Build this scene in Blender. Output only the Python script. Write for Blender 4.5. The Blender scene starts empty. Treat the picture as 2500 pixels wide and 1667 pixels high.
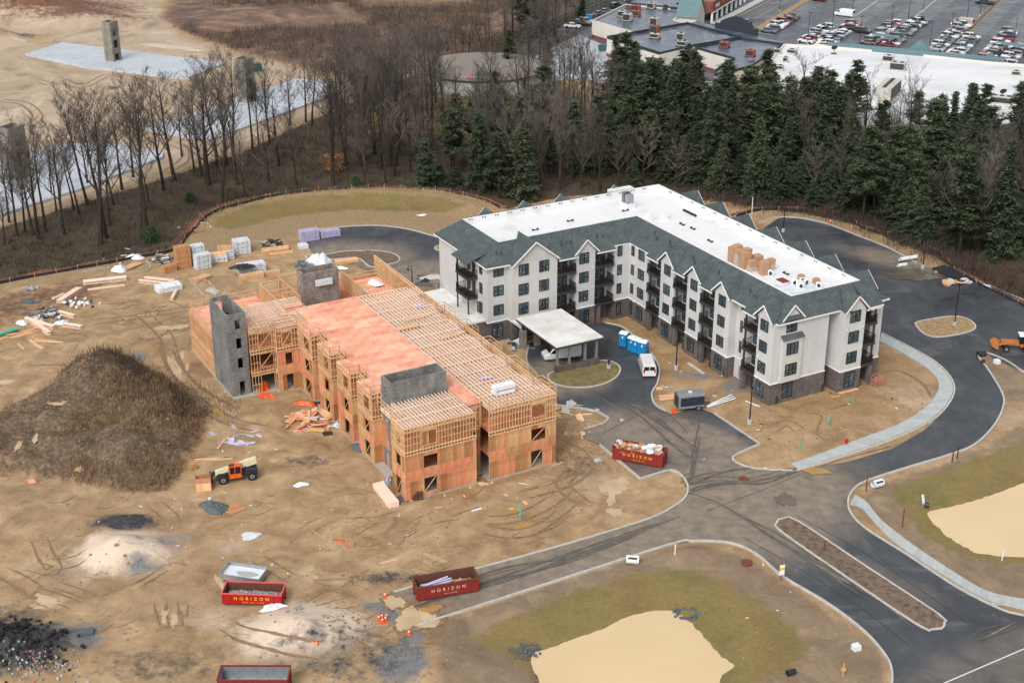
import bpy, math, random
import numpy as np
from mathutils import Matrix, Vector
from mathutils.geometry import tessellate_polygon
random.seed(7); RNG = np.random.default_rng(7)
scene = bpy.context.scene
rad = math.radians
# ------------------------------------------------------------------ camera, sky, sun, exposure
F, TH, H = 3490.0, rad(24.0), 89.0          # focal length (px of 2500), pitch, camera height
cam = bpy.data.cameras.new('camera'); camo = bpy.data.objects.new('camera', cam)
scene.collection.objects.link(camo); scene.camera = camo
cam.sensor_width = 36.0; cam.lens = F / 2500.0 * 36.0
cam.clip_start = 1.0; cam.clip_end = 6000.0
camo.location = (0, 0, H); camo.rotation_euler = (rad(90) - TH, 0, 0)
world = bpy.data.worlds.new('World'); scene.world = world; world.use_nodes = True
wn = world.node_tree; wn.nodes.clear()
sky = wn.nodes.new('ShaderNodeTexSky'); sky.sky_type = 'NISHITA'; sky.sun_disc = False
SUN_EL, SUN_AZ = rad(46), rad(205)
sky.sun_elevation = SUN_EL; sky.sun_rotation = SUN_AZ; sky.air_density = 1.0; sky.dust_density = 3.0
hsv = wn.nodes.new('ShaderNodeHueSaturation'); hsv.inputs['Saturation'].default_value = 0.2
bg = wn.nodes.new('ShaderNodeBackground'); bg.inputs['Strength'].default_value = 0.15
wo = wn.nodes.new('ShaderNodeOutputWorld')
wn.links.new(sky.outputs[0], hsv.inputs['Color']); wn.links.new(hsv.outputs[0], bg.inputs[0]); wn.links.new(bg.outputs[0], wo.inputs[0])
sl = bpy.data.lights.new('sun', 'SUN'); sl.energy = 1.05; sl.angle = rad(25); sl.color = (1, 0.98, 0.955)
so = bpy.data.objects.new('sun', sl); scene.collection.objects.link(so)
sd = Vector((math.sin(SUN_AZ) * math.cos(SUN_EL), math.cos(SUN_AZ) * math.cos(SUN_EL), math.sin(SUN_EL)))
so.rotation_euler = sd.to_track_quat('Z', 'Y').to_euler()
scene.view_settings.view_transform = 'Standard'; scene.view_settings.look = 'None'
scene.view_settings.exposure = 0.42; scene.view_settings.gamma = 1.0
try:
    scene.cycles.max_bounces = 6; scene.cycles.diffuse_bounces = 3; scene.cycles.transparent_max_bounces = 4
except Exception: pass
# ------------------------------------------------------------------ helpers: photograph pixels to ground, meshes, objects
WIN = dict(NW=(0, 0), N=(800, 0), NE=(1600, 0), W=(0, 550), C=(800, 550), E=(1600, 550), SW=(0, 1067), S=(800, 1067), SE=(1600, 1067))
def px(w, x, y):
    if w == 'D': return x / .9408, y / .9408
    if w == 'P': return x, y
    if isinstance(w, tuple): s = 2352.0 / w[2]; return w[0] + x / s, w[1] + y / s
    a = WIN[w]; return a[0] + x / 2.61333, a[1] + y / 2.61333
CT, ST = math.cos(TH), math.sin(TH)
def g(w, x, y, z=0.0):
    X, Y = px(w, x, y)
    a = (X - 1250) / F; b = -(Y - 833.5) / F
    d = (a, CT + b * ST, -ST + b * CT); t = (z - H) / d[2]
    return Vector((d[0] * t, d[1] * t, z))
def g2(w, pts, z=0.0): return [tuple(g(w, x, y, z)[:2]) for x, y in pts]
def row_of(x, y, z):
    fw = y * CT - (z - H) * ST; up = y * ST + (z - H) * CT
    return 833.5 - F * up / fw
def height_at(w, x, ytop, P):
    t = px(w, x, ytop)[1]; lo, hi = -5.0, 60.0
    for _ in range(40):
        m = (lo + hi) / 2
        if row_of(P[0], P[1], m) > t: lo = m
        else: hi = m
    return m
COL = scene.collection
def srgb(r, g_, b, k=1.0):
    f = lambda c: ((c / 255) / 12.92 if c <= 10 else (((c / 255) + .055) / 1.055) ** 2.4)
    return (f(r) * k, f(g_) * k, f(b) * k, 1)
class MB:
    def __init__(s): s.v = []; s.f = []; s.m = []
    def add(s, vs, fs, m=0):
        n = len(s.v); s.v.extend(vs)
        for q in fs: s.f.append(tuple(n + i for i in q)); s.m.append(m)
        return s
    BF = ((0, 3, 2, 1), (4, 5, 6, 7), (0, 1, 5, 4), (1, 2, 6, 5), (2, 3, 7, 6), (3, 0, 4, 7))
    def box(s, x0, x1, y0, y1, z0, z1, m=0):
        return s.add([(x0, y0, z0), (x1, y0, z0), (x1, y1, z0), (x0, y1, z0), (x0, y0, z1), (x1, y0, z1), (x1, y1, z1), (x0, y1, z1)], MB.BF, m)
    def cbox(s, x, y, z0, lx, ly, h, rot=0.0, m=0):
        c, n = math.cos(rot), math.sin(rot); vs = []
        for z in (z0, z0 + h):
            for dx, dy in ((-lx / 2, -ly / 2), (lx / 2, -ly / 2), (lx / 2, ly / 2), (-lx / 2, ly / 2)):
                vs.append((x + dx * c - dy * n, y + dx * n + dy * c, z))
        return s.add(vs, MB.BF, m)
    def beam(s, p, q, w, h=None, m=0):
        p = Vector(p); q = Vector(q); h = h or w; d = (q - p)
        if d.length < 1e-6: return s
        d.normalize()
        up = Vector((0, 0, 1)) if abs(d.z) < .95 else Vector((1, 0, 0))
        r = d.cross(up); r.normalize(); u = r.cross(d)
        r = r * w / 2; u = u * h / 2
        vs = [tuple(a) for a in (p - r - u, p + r - u, p + r + u, p - r + u, q - r - u, q + r - u, q + r + u, q - r + u)]
        return s.add(vs, ((0, 3, 2, 1), (4, 5, 6, 7), (0, 1, 5, 4), (1, 2, 6, 5), (2, 3, 7, 6), (3, 0, 4, 7)), m)
    def poly(s, pts, m=0): return s.add([tuple(p) for p in pts], [tuple(range(len(pts)))], m)
    def sheet(s, pts, z, m=0):
        v = [(p[0], p[1], z) for p in pts]
        tr = tessellate_polygon([[Vector(p) for p in v]])
        fs = []
        for a, b, c in tr:
            A, B, C_ = v[a], v[b], v[c]
            if (B[0] - A[0]) * (C_[1] - A[1]) - (B[1] - A[1]) * (C_[0] - A[0]) < 0: a, b = b, a
            fs.append((a, b, c))
        return s.add(v, fs, m)
    def prism(s, pts, z0, z1, m=0, cap=True, mt=None):
        ar = sum(pts[i][0] * pts[(i + 1) % len(pts)][1] - pts[(i + 1) % len(pts)][0] * pts[i][1] for i in range(len(pts)))
        if ar < 0: pts = pts[::-1]
        n = len(pts); vs = [(p[0], p[1], z0) for p in pts] + [(p[0], p[1], z1) for p in pts]
        s.add(vs, [(i, (i + 1) % n, n + (i + 1) % n, n + i) for i in range(n)], m)
        if cap: s.sheet(pts, z1, m if mt is None else mt)
        return s
    def side(s, prof, y0, y1, m=0):          # x-z profile extruded along y
        n = len(prof); vs = [(a, y0, b) for a, b in prof] + [(a, y1, b) for a, b in prof]
        fs = [(i, (i + 1) % n, n + (i + 1) % n, n + i) for i in range(n)] + [tuple(range(n))[::-1], tuple(range(n, 2 * n))]
        return s.add(vs, fs, m)
    def tube(s, pts, rs, n=6, m=0, cap=True):
        pts = [Vector(p) for p in pts]
        if not hasattr(rs, '__len__'): rs = [rs] * len(pts)
        base = len(s.v); vs = []
        for i, p in enumerate(pts):
            d = (pts[min(i + 1, len(pts) - 1)] - pts[max(i - 1, 0)])
            if d.length < 1e-9: d = Vector((0, 0, 1))
            d.normalize(); up = Vector((0, 0, 1)) if abs(d.z) < .9 else Vector((1, 0, 0))
            r = d.cross(up); r.normalize(); u = r.cross(d)
            for k in range(n):
                a = 2 * math.pi * k / n; vs.append(tuple(p + r * (rs[i] * math.cos(a)) + u * (rs[i] * math.sin(a))))
        fs = []
        for i in range(len(pts) - 1):
            for k in range(n):
                a = i * n + k; b = i * n + (k + 1) % n; fs.append((a, b, b + n, a + n))
        if cap: fs += [tuple(range(n))[::-1], tuple(range((len(pts) - 1) * n, len(pts) * n))]
        return s.add(vs, fs, m)
    def cyl(s, x, y, z0, r, h, n=10, m=0, r2=None): return s.tube([(x, y, z0), (x, y, z0 + h)], [r, r if r2 is None else r2], n, m)
    def wheel(s, x, y, z, r, w, n=12, m=0): return s.tube([(x, y - w / 2, z), (x, y + w / 2, z)], r, n, m)
    def mesh(s, name, mats, smooth=False):
        me = bpy.data.meshes.new(name); me.from_pydata(s.v, [], s.f)
        if not isinstance(mats, (list, tuple)): mats = [mats]
        for k in mats: me.materials.append(M[k] if isinstance(k, str) else k)
        if len(mats) > 1: me.polygons.foreach_set('material_index', s.m)
        if smooth: me.polygons.foreach_set('use_smooth', [True] * len(s.f))
        me.update(); return me
    def obj(s, name, mats, parent=None, smooth=False, **k): return put(s.mesh(name, mats, smooth), name, parent, **k)
def put(me, name, parent=None, loc=None, rot=None, scale=None, label=None, cat=None, group=None, kind=None):
    o = bpy.data.objects.new(name, me); COL.objects.link(o)
    if parent is not None: o.parent = parent
    if loc is not None: o.location = loc
    if rot is not None: o.rotation_euler = (0, 0, rot) if not hasattr(rot, '__len__') else rot
    if scale is not None: o.scale = (scale,) * 3 if not hasattr(scale, '__len__') else scale
    if label: o['label'] = label
    if cat: o['category'] = cat
    if group: o['group'] = group
    if kind: o['kind'] = kind
    return o
def thing(name, label, cat, loc=(0, 0, 0), rot=0.0, group=None, scale=None):
    o = put(None, name, None, loc, rot, scale, label, cat, group); o.empty_display_size = .5; return o
def copy_tree(o, parent=None):
    c = o.copy(); COL.objects.link(c); c.parent = parent
    for ch in KIDS.get(o.name, ()): copy_tree(ch, c)
    return c
KIDS = {}
def note_kids():
    KIDS.clear()
    for ob in bpy.data.objects:
        if ob.parent is not None: KIDS.setdefault(ob.parent.name, []).append(ob)
def smooth_path(pts, step=1.0, closed=False):
    P = [np.array(p[:2], float) for p in pts]; n = len(P); out = []
    rng_ = range(n if closed else n - 1)
    for i in rng_:
        p0 = P[(i - 1) % n] if closed or i > 0 else P[i]; p1 = P[i]; p2 = P[(i + 1) % n]
        p3 = P[(i + 2) % n] if closed or i + 2 < n else P[(i + 1) % n]
        k = max(1, int(np.linalg.norm(p2 - p1) / step))
        for j in range(k):
            t = j / k
            out.append(tuple(.5 * ((2 * p1) + (-p0 + p2) * t + (2 * p0 - 5 * p1 + 4 * p2 - p3) * t * t + (-p0 + 3 * p1 - 3 * p2 + p3) * t ** 3)))
    if not closed: out.append(tuple(P[-1]))
    return out
def resample(pts, n):
    P = np.array(pts); d = np.r_[0, np.cumsum(np.linalg.norm(np.diff(P, axis=0), axis=1))]
    t = np.linspace(0, d[-1], n); return np.stack([np.interp(t, d, P[:, 0]), np.interp(t, d, P[:, 1])], 1)
def strip(mb, pts, w, z0, z1, closed=False, m=0):
    P = [np.array(p) for p in pts]; n = len(P); L = []; Rr = []
    for i in range(n):
        a = P[(i - 1) % n] if closed or i > 0 else P[i]; b = P[(i + 1) % n] if closed or i < n - 1 else P[i]
        d = b - a; d = d / (np.linalg.norm(d) + 1e-9); nn = np.array([-d[1], d[0]]) * w / 2
        L.append(P[i] + nn); Rr.append(P[i] - nn)
    vs = []
    for i in range(n): vs += [(L[i][0], L[i][1], z0), (L[i][0], L[i][1], z1), (Rr[i][0], Rr[i][1], z1), (Rr[i][0], Rr[i][1], z0)]
    fs = []
    for i in range(n if closed else n - 1):
        a = 4 * i; b = 4 * ((i + 1) % n)
        fs += [(a, a + 1, b + 1, b)[::-1], (a + 1, a + 2, b + 2, b + 1)[::-1], (a + 2, a + 3, b + 3, b + 2)[::-1]]
    if not closed: fs += [(0, 1, 2, 3), (4 * n - 4, 4 * n - 1, 4 * n - 2, 4 * n - 3)]
    mb.add(vs, fs, m)
def inside(X, Y, poly):
    r = np.zeros(X.shape, bool); n = len(poly)
    for i in range(n):
        x1, y1 = poly[i]; x2, y2 = poly[(i + 1) % n]
        if y1 == y2: continue
        c = ((y1 > Y) != (y2 > Y)) & (X < (x2 - x1) * (Y - y1) / (y2 - y1) + x1); r ^= c
    return r
def sdist(X, Y, poly, closed=True):            # distance, negative inside
    D = np.full(X.shape, 1e9); n = len(poly)
    for i in range(n if closed else n - 1):
        ax, ay = poly[i]; bx, by = poly[(i + 1) % n]; dx, dy = bx - ax, by - ay; l = dx * dx + dy * dy + 1e-9
        t = np.clip(((X - ax) * dx + (Y - ay) * dy) / l, 0, 1); D = np.minimum(D, (X - ax - t * dx) ** 2 + (Y - ay - t * dy) ** 2)
    D = np.sqrt(D)
    return np.where(inside(X, Y, poly), -D, D) if closed else D
_tab = RNG.random((256, 256))
def vnoise(X, Y):
    xi = np.floor(X).astype(int); yi = np.floor(Y).astype(int); fx = X - xi; fy = Y - yi
    fx = fx * fx * (3 - 2 * fx); fy = fy * fy * (3 - 2 * fy); a = lambda i, j: _tab[(xi + i) & 255, (yi + j) & 255]
    return (a(0, 0) * (1 - fx) + a(1, 0) * fx) * (1 - fy) + (a(0, 1) * (1 - fx) + a(1, 1) * fx) * fy
def fbm(X, Y, s, o=4):
    r = 0; k = .5
    for i in range(o): r = r + k * (vnoise(X / s + 17 * i, Y / s + 31 * i) - .5); s = s / 2.03; k *= .55
    return r
# ------------------------------------------------------------------ materials
M = {}
class NT:
    def __init__(s, name):
        s.mat = bpy.data.materials.new(name); s.mat.use_nodes = True; s.t = s.mat.node_tree; s.t.nodes.clear()
        s.out = s.n('OutputMaterial'); s.b = s.n('BsdfPrincipled'); s.l(s.b.outputs[0], s.out.inputs[0]); M[name] = s.mat
        s.tc = s.n('TexCoord')
    def n(s, ty, **k):
        o = s.t.nodes.new('ShaderNode' + ty)
        for a, b in k.items(): setattr(o, a, b)
        return o
    def l(s, a, b): s.t.links.new(a, b)
    def co(s, kind='Object', scale=None):
        if kind == 'World':
            if not hasattr(s, 'geo'): s.geo = s.n('NewGeometry')
            o = s.geo.outputs['Position']
        else: o = s.tc.outputs[kind]
        if scale is not None:
            m = s.n('Mapping'); m.inputs['Scale'].default_value = scale if hasattr(scale, '__len__') else (scale,) * 3; s.l(o, m.inputs[0]); o = m.outputs[0]
        return o
    def noise(s, scale, detail=4, kind='Object', rough=.55, map_=None, dist=0.0):
        x = s.n('TexNoise'); x.inputs['Scale'].default_value = scale; x.inputs['Detail'].default_value = detail; x.inputs['Roughness'].default_value = rough; x.inputs['Distortion'].default_value = dist
        s.l(s.co(kind, map_), x.inputs['Vector']); return x.outputs['Fac']
    def ramp(s, fac, stops, interp='LINEAR'):
        r = s.n('ValToRGB'); r.color_ramp.interpolation = interp; e = r.color_ramp.elements
        while len(e) < len(stops): e.new(.5)
        for i, (p, c) in enumerate(stops):
            e[i].position = p; e[i].color = c if hasattr(c, '__len__') else (c, c, c, 1)
        s.l(fac, r.inputs[0]); return r.outputs[0]
    def mix(s, fac, a, b, blend='MIX'):
        x = s.n('Mix', data_type='RGBA', blend_type=blend)
        for v, i in ((fac, 0), (a, 6), (b, 7)):
            if hasattr(v, 'links') or isinstance(v, bpy.types.NodeSocket): s.l(v, x.inputs[i])
            elif i == 0: x.inputs[0].default_value = v
            else: x.inputs[i].default_value = v
        return x.outputs[2]
    def math(s, op, a, b=None, clamp=False):
        x = s.n('Math', operation=op, use_clamp=clamp)
        for i, v in enumerate((a, b)):
            if v is None: continue
            if isinstance(v, bpy.types.NodeSocket): s.l(v, x.inputs[i])
            else: x.inputs[i].default_value = v
        return x.outputs[0]
    def attr(s, name): a = s.n('Attribute'); a.attribute_name = name; return a.outputs['Fac']
    def rand(s): return s.n('ObjectInfo').outputs['Random']
    def set(s, col=None, rough=None, metal=None, spec=None, bump=None, bs=.3, bd=.1):
        for v, nm in ((col, 'Base Color'), (rough, 'Roughness'), (metal, 'Metallic'), (spec, 'Specular IOR Level')):
            if v is None: continue
            if isinstance(v, bpy.types.NodeSocket): s.l(v, s.b.inputs[nm])
            else: s.b.inputs[nm].default_value = v
        if bump is not None:
            b = s.n('Bump'); b.inputs['Strength'].default_value = bs; b.inputs['Distance'].default_value = bd; s.l(bump, b.inputs['Height']); s.l(b.outputs[0], s.b.inputs['Normal'])
        return s
def simple(name, c, rough=.6, metal=0.0, var=.12, scale=3.0, kind='Object', spec=.4, bump=0.0, rnd=0.0):
    t = NT(name); n = t.noise(scale, 5, kind)
    k = lambda f: tuple(min(1, x * f) for x in c[:3]) + (1,)
    col = t.ramp(n, [(.3, k(1 - var * 1.6)), (.5, c), (.72, k(1 + var))])
    if rnd:
        r = t.rand(); col = t.mix(1.0, col, t.ramp(r, [(0, (1 - rnd,) * 3 + (1,)), (1, (1 + rnd * .5,) * 3 + (1,))]), 'MULTIPLY')
    t.set(col, rough, metal, spec, n if bump else None, bump, .05); return t
K = .84
def cc(r, g_, b): return srgb(r, g_, b, K)
def brickmat(name, c1, c2, mortar, w, h, ms, rough=.9, rowvar=True):
    t = NT(name); sx = t.n('SeparateXYZ'); t.l(t.co('Object'), sx.inputs[0]); cb = t.n('CombineXYZ')
    t.l(t.math('ADD', sx.outputs[0], sx.outputs[1]), cb.inputs[0]); t.l(sx.outputs[2], cb.inputs[1])
    b = t.n('TexBrick'); b.inputs['Scale'].default_value = 1; b.inputs['Brick Width'].default_value = w; b.inputs['Row Height'].default_value = h; b.inputs['Mortar Size'].default_value = ms
    b.inputs['Color1'].default_value = c1; b.inputs['Color2'].default_value = c2; b.inputs['Mortar'].default_value = mortar; b.inputs['Bias'].default_value = 0.0
    t.l(cb.outputs[0], b.inputs['Vector']); n = t.noise(.5, 5)
    n2 = t.noise(1.0, 4, map_=(1.2, 1.2, .12))
    col = t.mix(1.0, b.outputs[0], t.ramp(n, [(.3, .72), (.7, 1.18)]), 'MULTIPLY'); col = t.mix(1.0, col, t.ramp(n2, [(.35, .8), (.6, 1.05)]), 'MULTIPLY')
    t.set(col, rough, spec=.2); return t
brickmat('block', cc(148, 147, 144), cc(122, 121, 119), cc(136, 135, 133), .4, .2, .012)
brickmat('block_red', cc(166, 152, 142), cc(128, 119, 114), cc(156, 150, 144), .4, .2, .012)
brickmat('block_far', cc(152, 146, 134), cc(140, 134, 124), cc(146, 140, 130), .4, .2, .012)
brickmat('brick', cc(126, 115, 110), cc(92, 84, 82), cc(120, 114, 110), .3, .09, .012)
brickmat('redbrick', cc(150, 75, 66), cc(125, 62, 56), cc(150, 120, 110), .3, .1, .012)
# lap siding
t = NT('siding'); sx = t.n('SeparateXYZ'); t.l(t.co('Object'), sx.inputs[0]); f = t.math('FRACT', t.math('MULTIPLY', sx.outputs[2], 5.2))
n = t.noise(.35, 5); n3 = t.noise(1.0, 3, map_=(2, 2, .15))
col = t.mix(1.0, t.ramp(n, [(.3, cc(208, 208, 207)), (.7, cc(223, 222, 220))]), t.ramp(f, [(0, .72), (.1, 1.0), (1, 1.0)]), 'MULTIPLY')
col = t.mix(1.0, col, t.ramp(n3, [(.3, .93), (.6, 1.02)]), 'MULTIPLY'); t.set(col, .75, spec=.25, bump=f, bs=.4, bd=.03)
simple('batten', cc(212, 209, 204), .75, var=.04, scale=.6)
simple('trim', cc(242, 240, 238), .6, var=.03, scale=1)
simple('soffit', cc(225, 222, 218), .7, var=.03)
# shingles
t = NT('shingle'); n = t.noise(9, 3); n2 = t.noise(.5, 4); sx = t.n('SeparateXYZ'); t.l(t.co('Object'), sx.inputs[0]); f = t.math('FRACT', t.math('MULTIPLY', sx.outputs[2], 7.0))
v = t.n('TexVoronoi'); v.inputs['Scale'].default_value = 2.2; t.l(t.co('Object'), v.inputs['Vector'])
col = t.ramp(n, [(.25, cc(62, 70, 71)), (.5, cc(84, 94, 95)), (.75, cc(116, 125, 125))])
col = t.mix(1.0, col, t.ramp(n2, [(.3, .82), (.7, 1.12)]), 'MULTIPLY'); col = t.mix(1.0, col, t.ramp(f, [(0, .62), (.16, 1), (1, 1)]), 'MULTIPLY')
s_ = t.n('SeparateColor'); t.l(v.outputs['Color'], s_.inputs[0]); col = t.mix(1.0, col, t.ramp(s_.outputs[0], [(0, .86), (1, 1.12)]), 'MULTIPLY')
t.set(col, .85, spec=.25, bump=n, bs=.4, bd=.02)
# flat roofs
t = NT('tpo'); n = t.noise(.25, 6); n2 = t.noise(2.5, 4); sx = t.n('SeparateXYZ'); t.l(t.co('Object'), sx.inputs[0]); f = t.math('FRACT', t.math('MULTIPLY', sx.outputs[1], .42))
col = t.mix(1.0, t.ramp(n, [(.28, cc(222, 220, 214)), (.45, cc(238, 238, 238)), (.8, cc(244, 244, 243))]), t.ramp(f, [(0, .86), (.04, 1.0)]), 'MULTIPLY')
col = t.mix(1.0, col, t.ramp(n2, [(.3, .95), (.5, 1.0)]), 'MULTIPLY'); t.set(col, .45, spec=.4)
t = NT('old_roof'); n = t.noise(.3, 6, 'World', dist=.4); n2 = t.noise(2.0, 4, 'World')
col = t.mix(1.0, t.ramp(n, [(.3, cc(216, 213, 202)), (.55, cc(242, 241, 237)), (.8, cc(249, 249, 247))]), t.ramp(n2, [(.3, .93), (.55, 1)]), 'MULTIPLY'); t.set(col, .6)
t = NT('dark_roof'); n = t.noise(.13, 8, 'World', .62, dist=1.0); n2 = t.noise(1.2, 5, 'World')
col = t.mix(1.0, t.ramp(n, [(.3, cc(70, 78, 90)), (.48, cc(92, 101, 114)), (.6, cc(120, 130, 142)), (.7, cc(165, 172, 182))]), t.ramp(n2, [(.3, .85), (.7, 1.1)]), 'MULTIPLY'); t.set(col, t.ramp(n, [(.4, .18), (.6, .5)]), spec=.5)
simple('dark_membrane', cc(52, 58, 66), .6, var=.1, scale=1)
t = NT('store_roof'); n = t.noise(.06, 8, 'World', .6, (1, 2.2, 1)); n2 = t.noise(.6, 5, 'World')
col = t.mix(1.0, t.ramp(n, [(.3, cc(214, 214, 214)), (.5, cc(234, 235, 236)), (.75, cc(242, 243, 244))]), t.ramp(n2, [(.25, .92), (.5, 1)]), 'MULTIPLY'); t.set(col, .5)
# wood
def wood(name, stops, rough=.75, sc=2.0, tint=None, stretch=(1, 1, .25), dirt=.25):
    t = NT(name); r = t.rand(); col = t.ramp(r, stops); n = t.noise(sc, 6, 'Object', .6, stretch); n2 = t.noise(.7, 5)
    col = t.mix(1.0, col, t.ramp(n, [(.25, 1 - dirt), (.5, 1.0), (.8, 1.1)]), 'MULTIPLY'); col = t.mix(1.0, col, t.ramp(n2, [(.3, 1 - dirt * .7), (.55, 1.03)]), 'MULTIPLY')
    if tint: col = t.mix(1.0, col, t.ramp(t.noise(.16, 6, 'World', .65, dist=.8), [(.38, tint), (.52, (1, 1, 1, 1)), (.7, (1.04, 1.04, 1.04, 1))]), 'MULTIPLY')
    t.set(col, rough, spec=.25); return t
wood('deck_osb', [(0, cc(238, 160, 132)), (.25, cc(250, 186, 156)), (.5, cc(246, 172, 142)), (.75, cc(253, 202, 172)), (1, cc(232, 148, 124))], sc=1.2, stretch=(1, 1, 1), dirt=.14, tint=(.97, .87, .82, 1))
wood('sheath', [(0, cc(176, 114, 74)), (.18, cc(228, 182, 128)), (.34, cc(232, 142, 106)), (.5, cc(214, 176, 122)), (.66, cc(240, 164, 128)), (.82, cc(178, 132, 86)), (1, cc(230, 156, 116))], sc=1.3, stretch=(3, 3, .3), dirt=.42)
wood('stud', [(0, cc(216, 172, 126)), (.5, cc(232, 190, 146)), (1, cc(224, 180, 134))], dirt=.2)
wood('truss', [(0, cc(252, 222, 198)), (.5, cc(255, 232, 212)), (1, cc(254, 216, 188))], dirt=.1)
wood('plank', [(0, cc(232, 180, 132)), (.35, cc(246, 206, 164)), (.7, cc(222, 160, 110)), (1, cc(240, 190, 150))], dirt=.2)
wood('floor_osb', [(0, cc(200, 130, 92)), (1, cc(212, 140, 100))], sc=.8, stretch=(1, 1, 1), dirt=.35)
simple('dark_in', cc(70, 52, 38), .9, var=.2)
# ground surfaces
def stain(t, x, y, rx, ry, rot, soft=.35):
    m = t.n('Mapping'); m.vector_type = 'TEXTURE'; m.inputs['Location'].default_value = (x, y, 0); m.inputs['Rotation'].default_value = (0, 0, rot); m.inputs['Scale'].default_value = (rx, ry, 1000)
    t.l(t.co('World'), m.inputs[0]); L = t.n('VectorMath', operation='LENGTH'); t.l(m.outputs[0], L.inputs[0])
    r = t.n('MapRange'); r.inputs['From Min'].default_value = 1 - soft; r.inputs['From Max'].default_value = 1 + soft; r.inputs['To Min'].default_value = 1; r.inputs['To Max'].default_value = 0; r.interpolation_type = 'SMOOTHSTEP'
    t.l(L.outputs['Value'], r.inputs[0]); return r.outputs[0]
def asphalt(name, stains, dark=1.0):
    t = NT(name); fine = t.noise(14, 3, 'World'); big = t.noise(.09, 6, 'World', .6, dist=.6); mid = t.noise(.35, 7, 'World', .68, (1, .5, 1), .8); scuff = t.noise(.16, 8, 'World', .7, (.6, 1, 1), 1.2)
    k = lambda a, b, c: srgb(a, b, c, K * dark)
    col = t.ramp(big, [(.3, k(58, 61, 66)), (.5, k(70, 73, 78)), (.75, k(88, 90, 94))])
    col = t.mix(1.0, col, t.ramp(mid, [(.28, .7), (.5, 1.0), (.72, 1.25)]), 'MULTIPLY'); col = t.mix(1.0, col, t.ramp(fine, [(.2, .8), (.8, 1.2)]), 'MULTIPLY')
    col = t.mix(t.ramp(scuff, [(.54, 0), (.7, .36)]), col, k(146, 143, 139))
    tot = None
    for s_ in stains:
        o = stain(t, *s_[:5], soft=.55)
        if len(s_) > 5: o = t.math('MULTIPLY', o, s_[5])
        tot = o if tot is None else t.math('MAXIMUM', tot, o)
    if tot is not None:
        n = t.noise(.22, 7, 'World', .62, (1, .55, 1), .8); mk = t.math('MULTIPLY', tot, t.ramp(n, [(.28, .45), (.52, 1.0)]))
        mk2 = t.ramp(mk, [(.12, 0), (.75, 1)])
        tan = t.ramp(t.noise(.7, 5, 'World'), [(.3, cc(126, 115, 102)), (.7, cc(166, 149, 128))]); col = t.mix(t.math('MULTIPLY', mk2, .85), col, tan)
    t.set(col, t.ramp(big, [(.35, .3), (.55, .55), (.7, .75)]), spec=.4, bump=fine, bs=.25, bd=.02); return t
def pw(w, x, y): v = g(w, x, y); return (v.x, v.y)
STAINS = [pw('D', 1640, 1165) + (20, 13, .5), pw('D', 1200, 1310) + (34, 9, .38), pw('D', 1450, 1010) + (12, 9, 0, .75), pw('D', 980, 655) + (16, 12, 0, .9), pw('D', 1250, 870) + (9, 6, 0, .9),
          pw('D', 1640, 1010) + (9, 3, -.9, .8), pw('D', 2070, 600) + (12, 4, -.6, .7), pw('D', 2290, 1535) + (16, 5, .5, .4), pw('D', 1880, 1275) + (16, 3, -.7, .4), pw('D', 800, 590) + (12, 8, 0, .8), pw('D', 1760, 1080) + (8, 4, .3, .9), pw('D', 1400, 1240) + (20, 7, .4, .9)]
asphalt('asphalt', STAINS)
asphalt('lot_asphalt', [], 1.55)
simple('kerb', cc(196, 192, 184), .85, var=.1, scale=1.5, kind='World')
simple('kerb_dirty', cc(180, 172, 158), .85, var=.15, scale=1.0, kind='World')
simple('walk', cc(186, 190, 188), .8, var=.06, scale=1.2, kind='World', rnd=.1)
t = NT('far_slab'); n = t.noise(.12, 7, 'World', .6); n2 = t.noise(1.0, 4, 'World')
t.set(t.mix(1.0, t.ramp(n, [(.3, cc(164, 170, 178)), (.5, cc(190, 196, 204)), (.75, cc(212, 217, 223))]), t.ramp(n2, [(.3, .92), (.6, 1.03)]), 'MULTIPLY'), t.ramp(n, [(.35, .15), (.6, .5)]), spec=.5)
simple('line_paint', cc(228, 230, 232), .7, var=.05)
simple('line_yellow', cc(205, 170, 90), .7, var=.08)
t = NT('pond'); n = t.noise(.05, 3, 'World'); n2 = t.noise(3.0, 3, 'World')
t.set(t.ramp(n, [(.3, cc(218, 190, 146)), (.7, cc(230, 204, 158))]), .12, spec=.4, bump=n2, bs=.03, bd=.02)
t = NT('puddle'); n = t.noise(.4, 4, 'World'); t.set(t.ramp(n, [(.3, cc(186, 160, 124)), (.7, cc(216, 190, 150))]), .12, spec=.35)
t = NT('puddle_ochre'); n = t.noise(.4, 4, 'World'); t.set(t.ramp(n, [(.3, cc(168, 132, 78)), (.7, cc(190, 150, 92))]), .15, spec=.35)
t = NT('puddle_grey'); n = t.noise(.4, 4, 'World'); t.set(t.ramp(n, [(.3, cc(92, 84, 74)), (.7, cc(122, 112, 98))]), .12, spec=.4)
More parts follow.
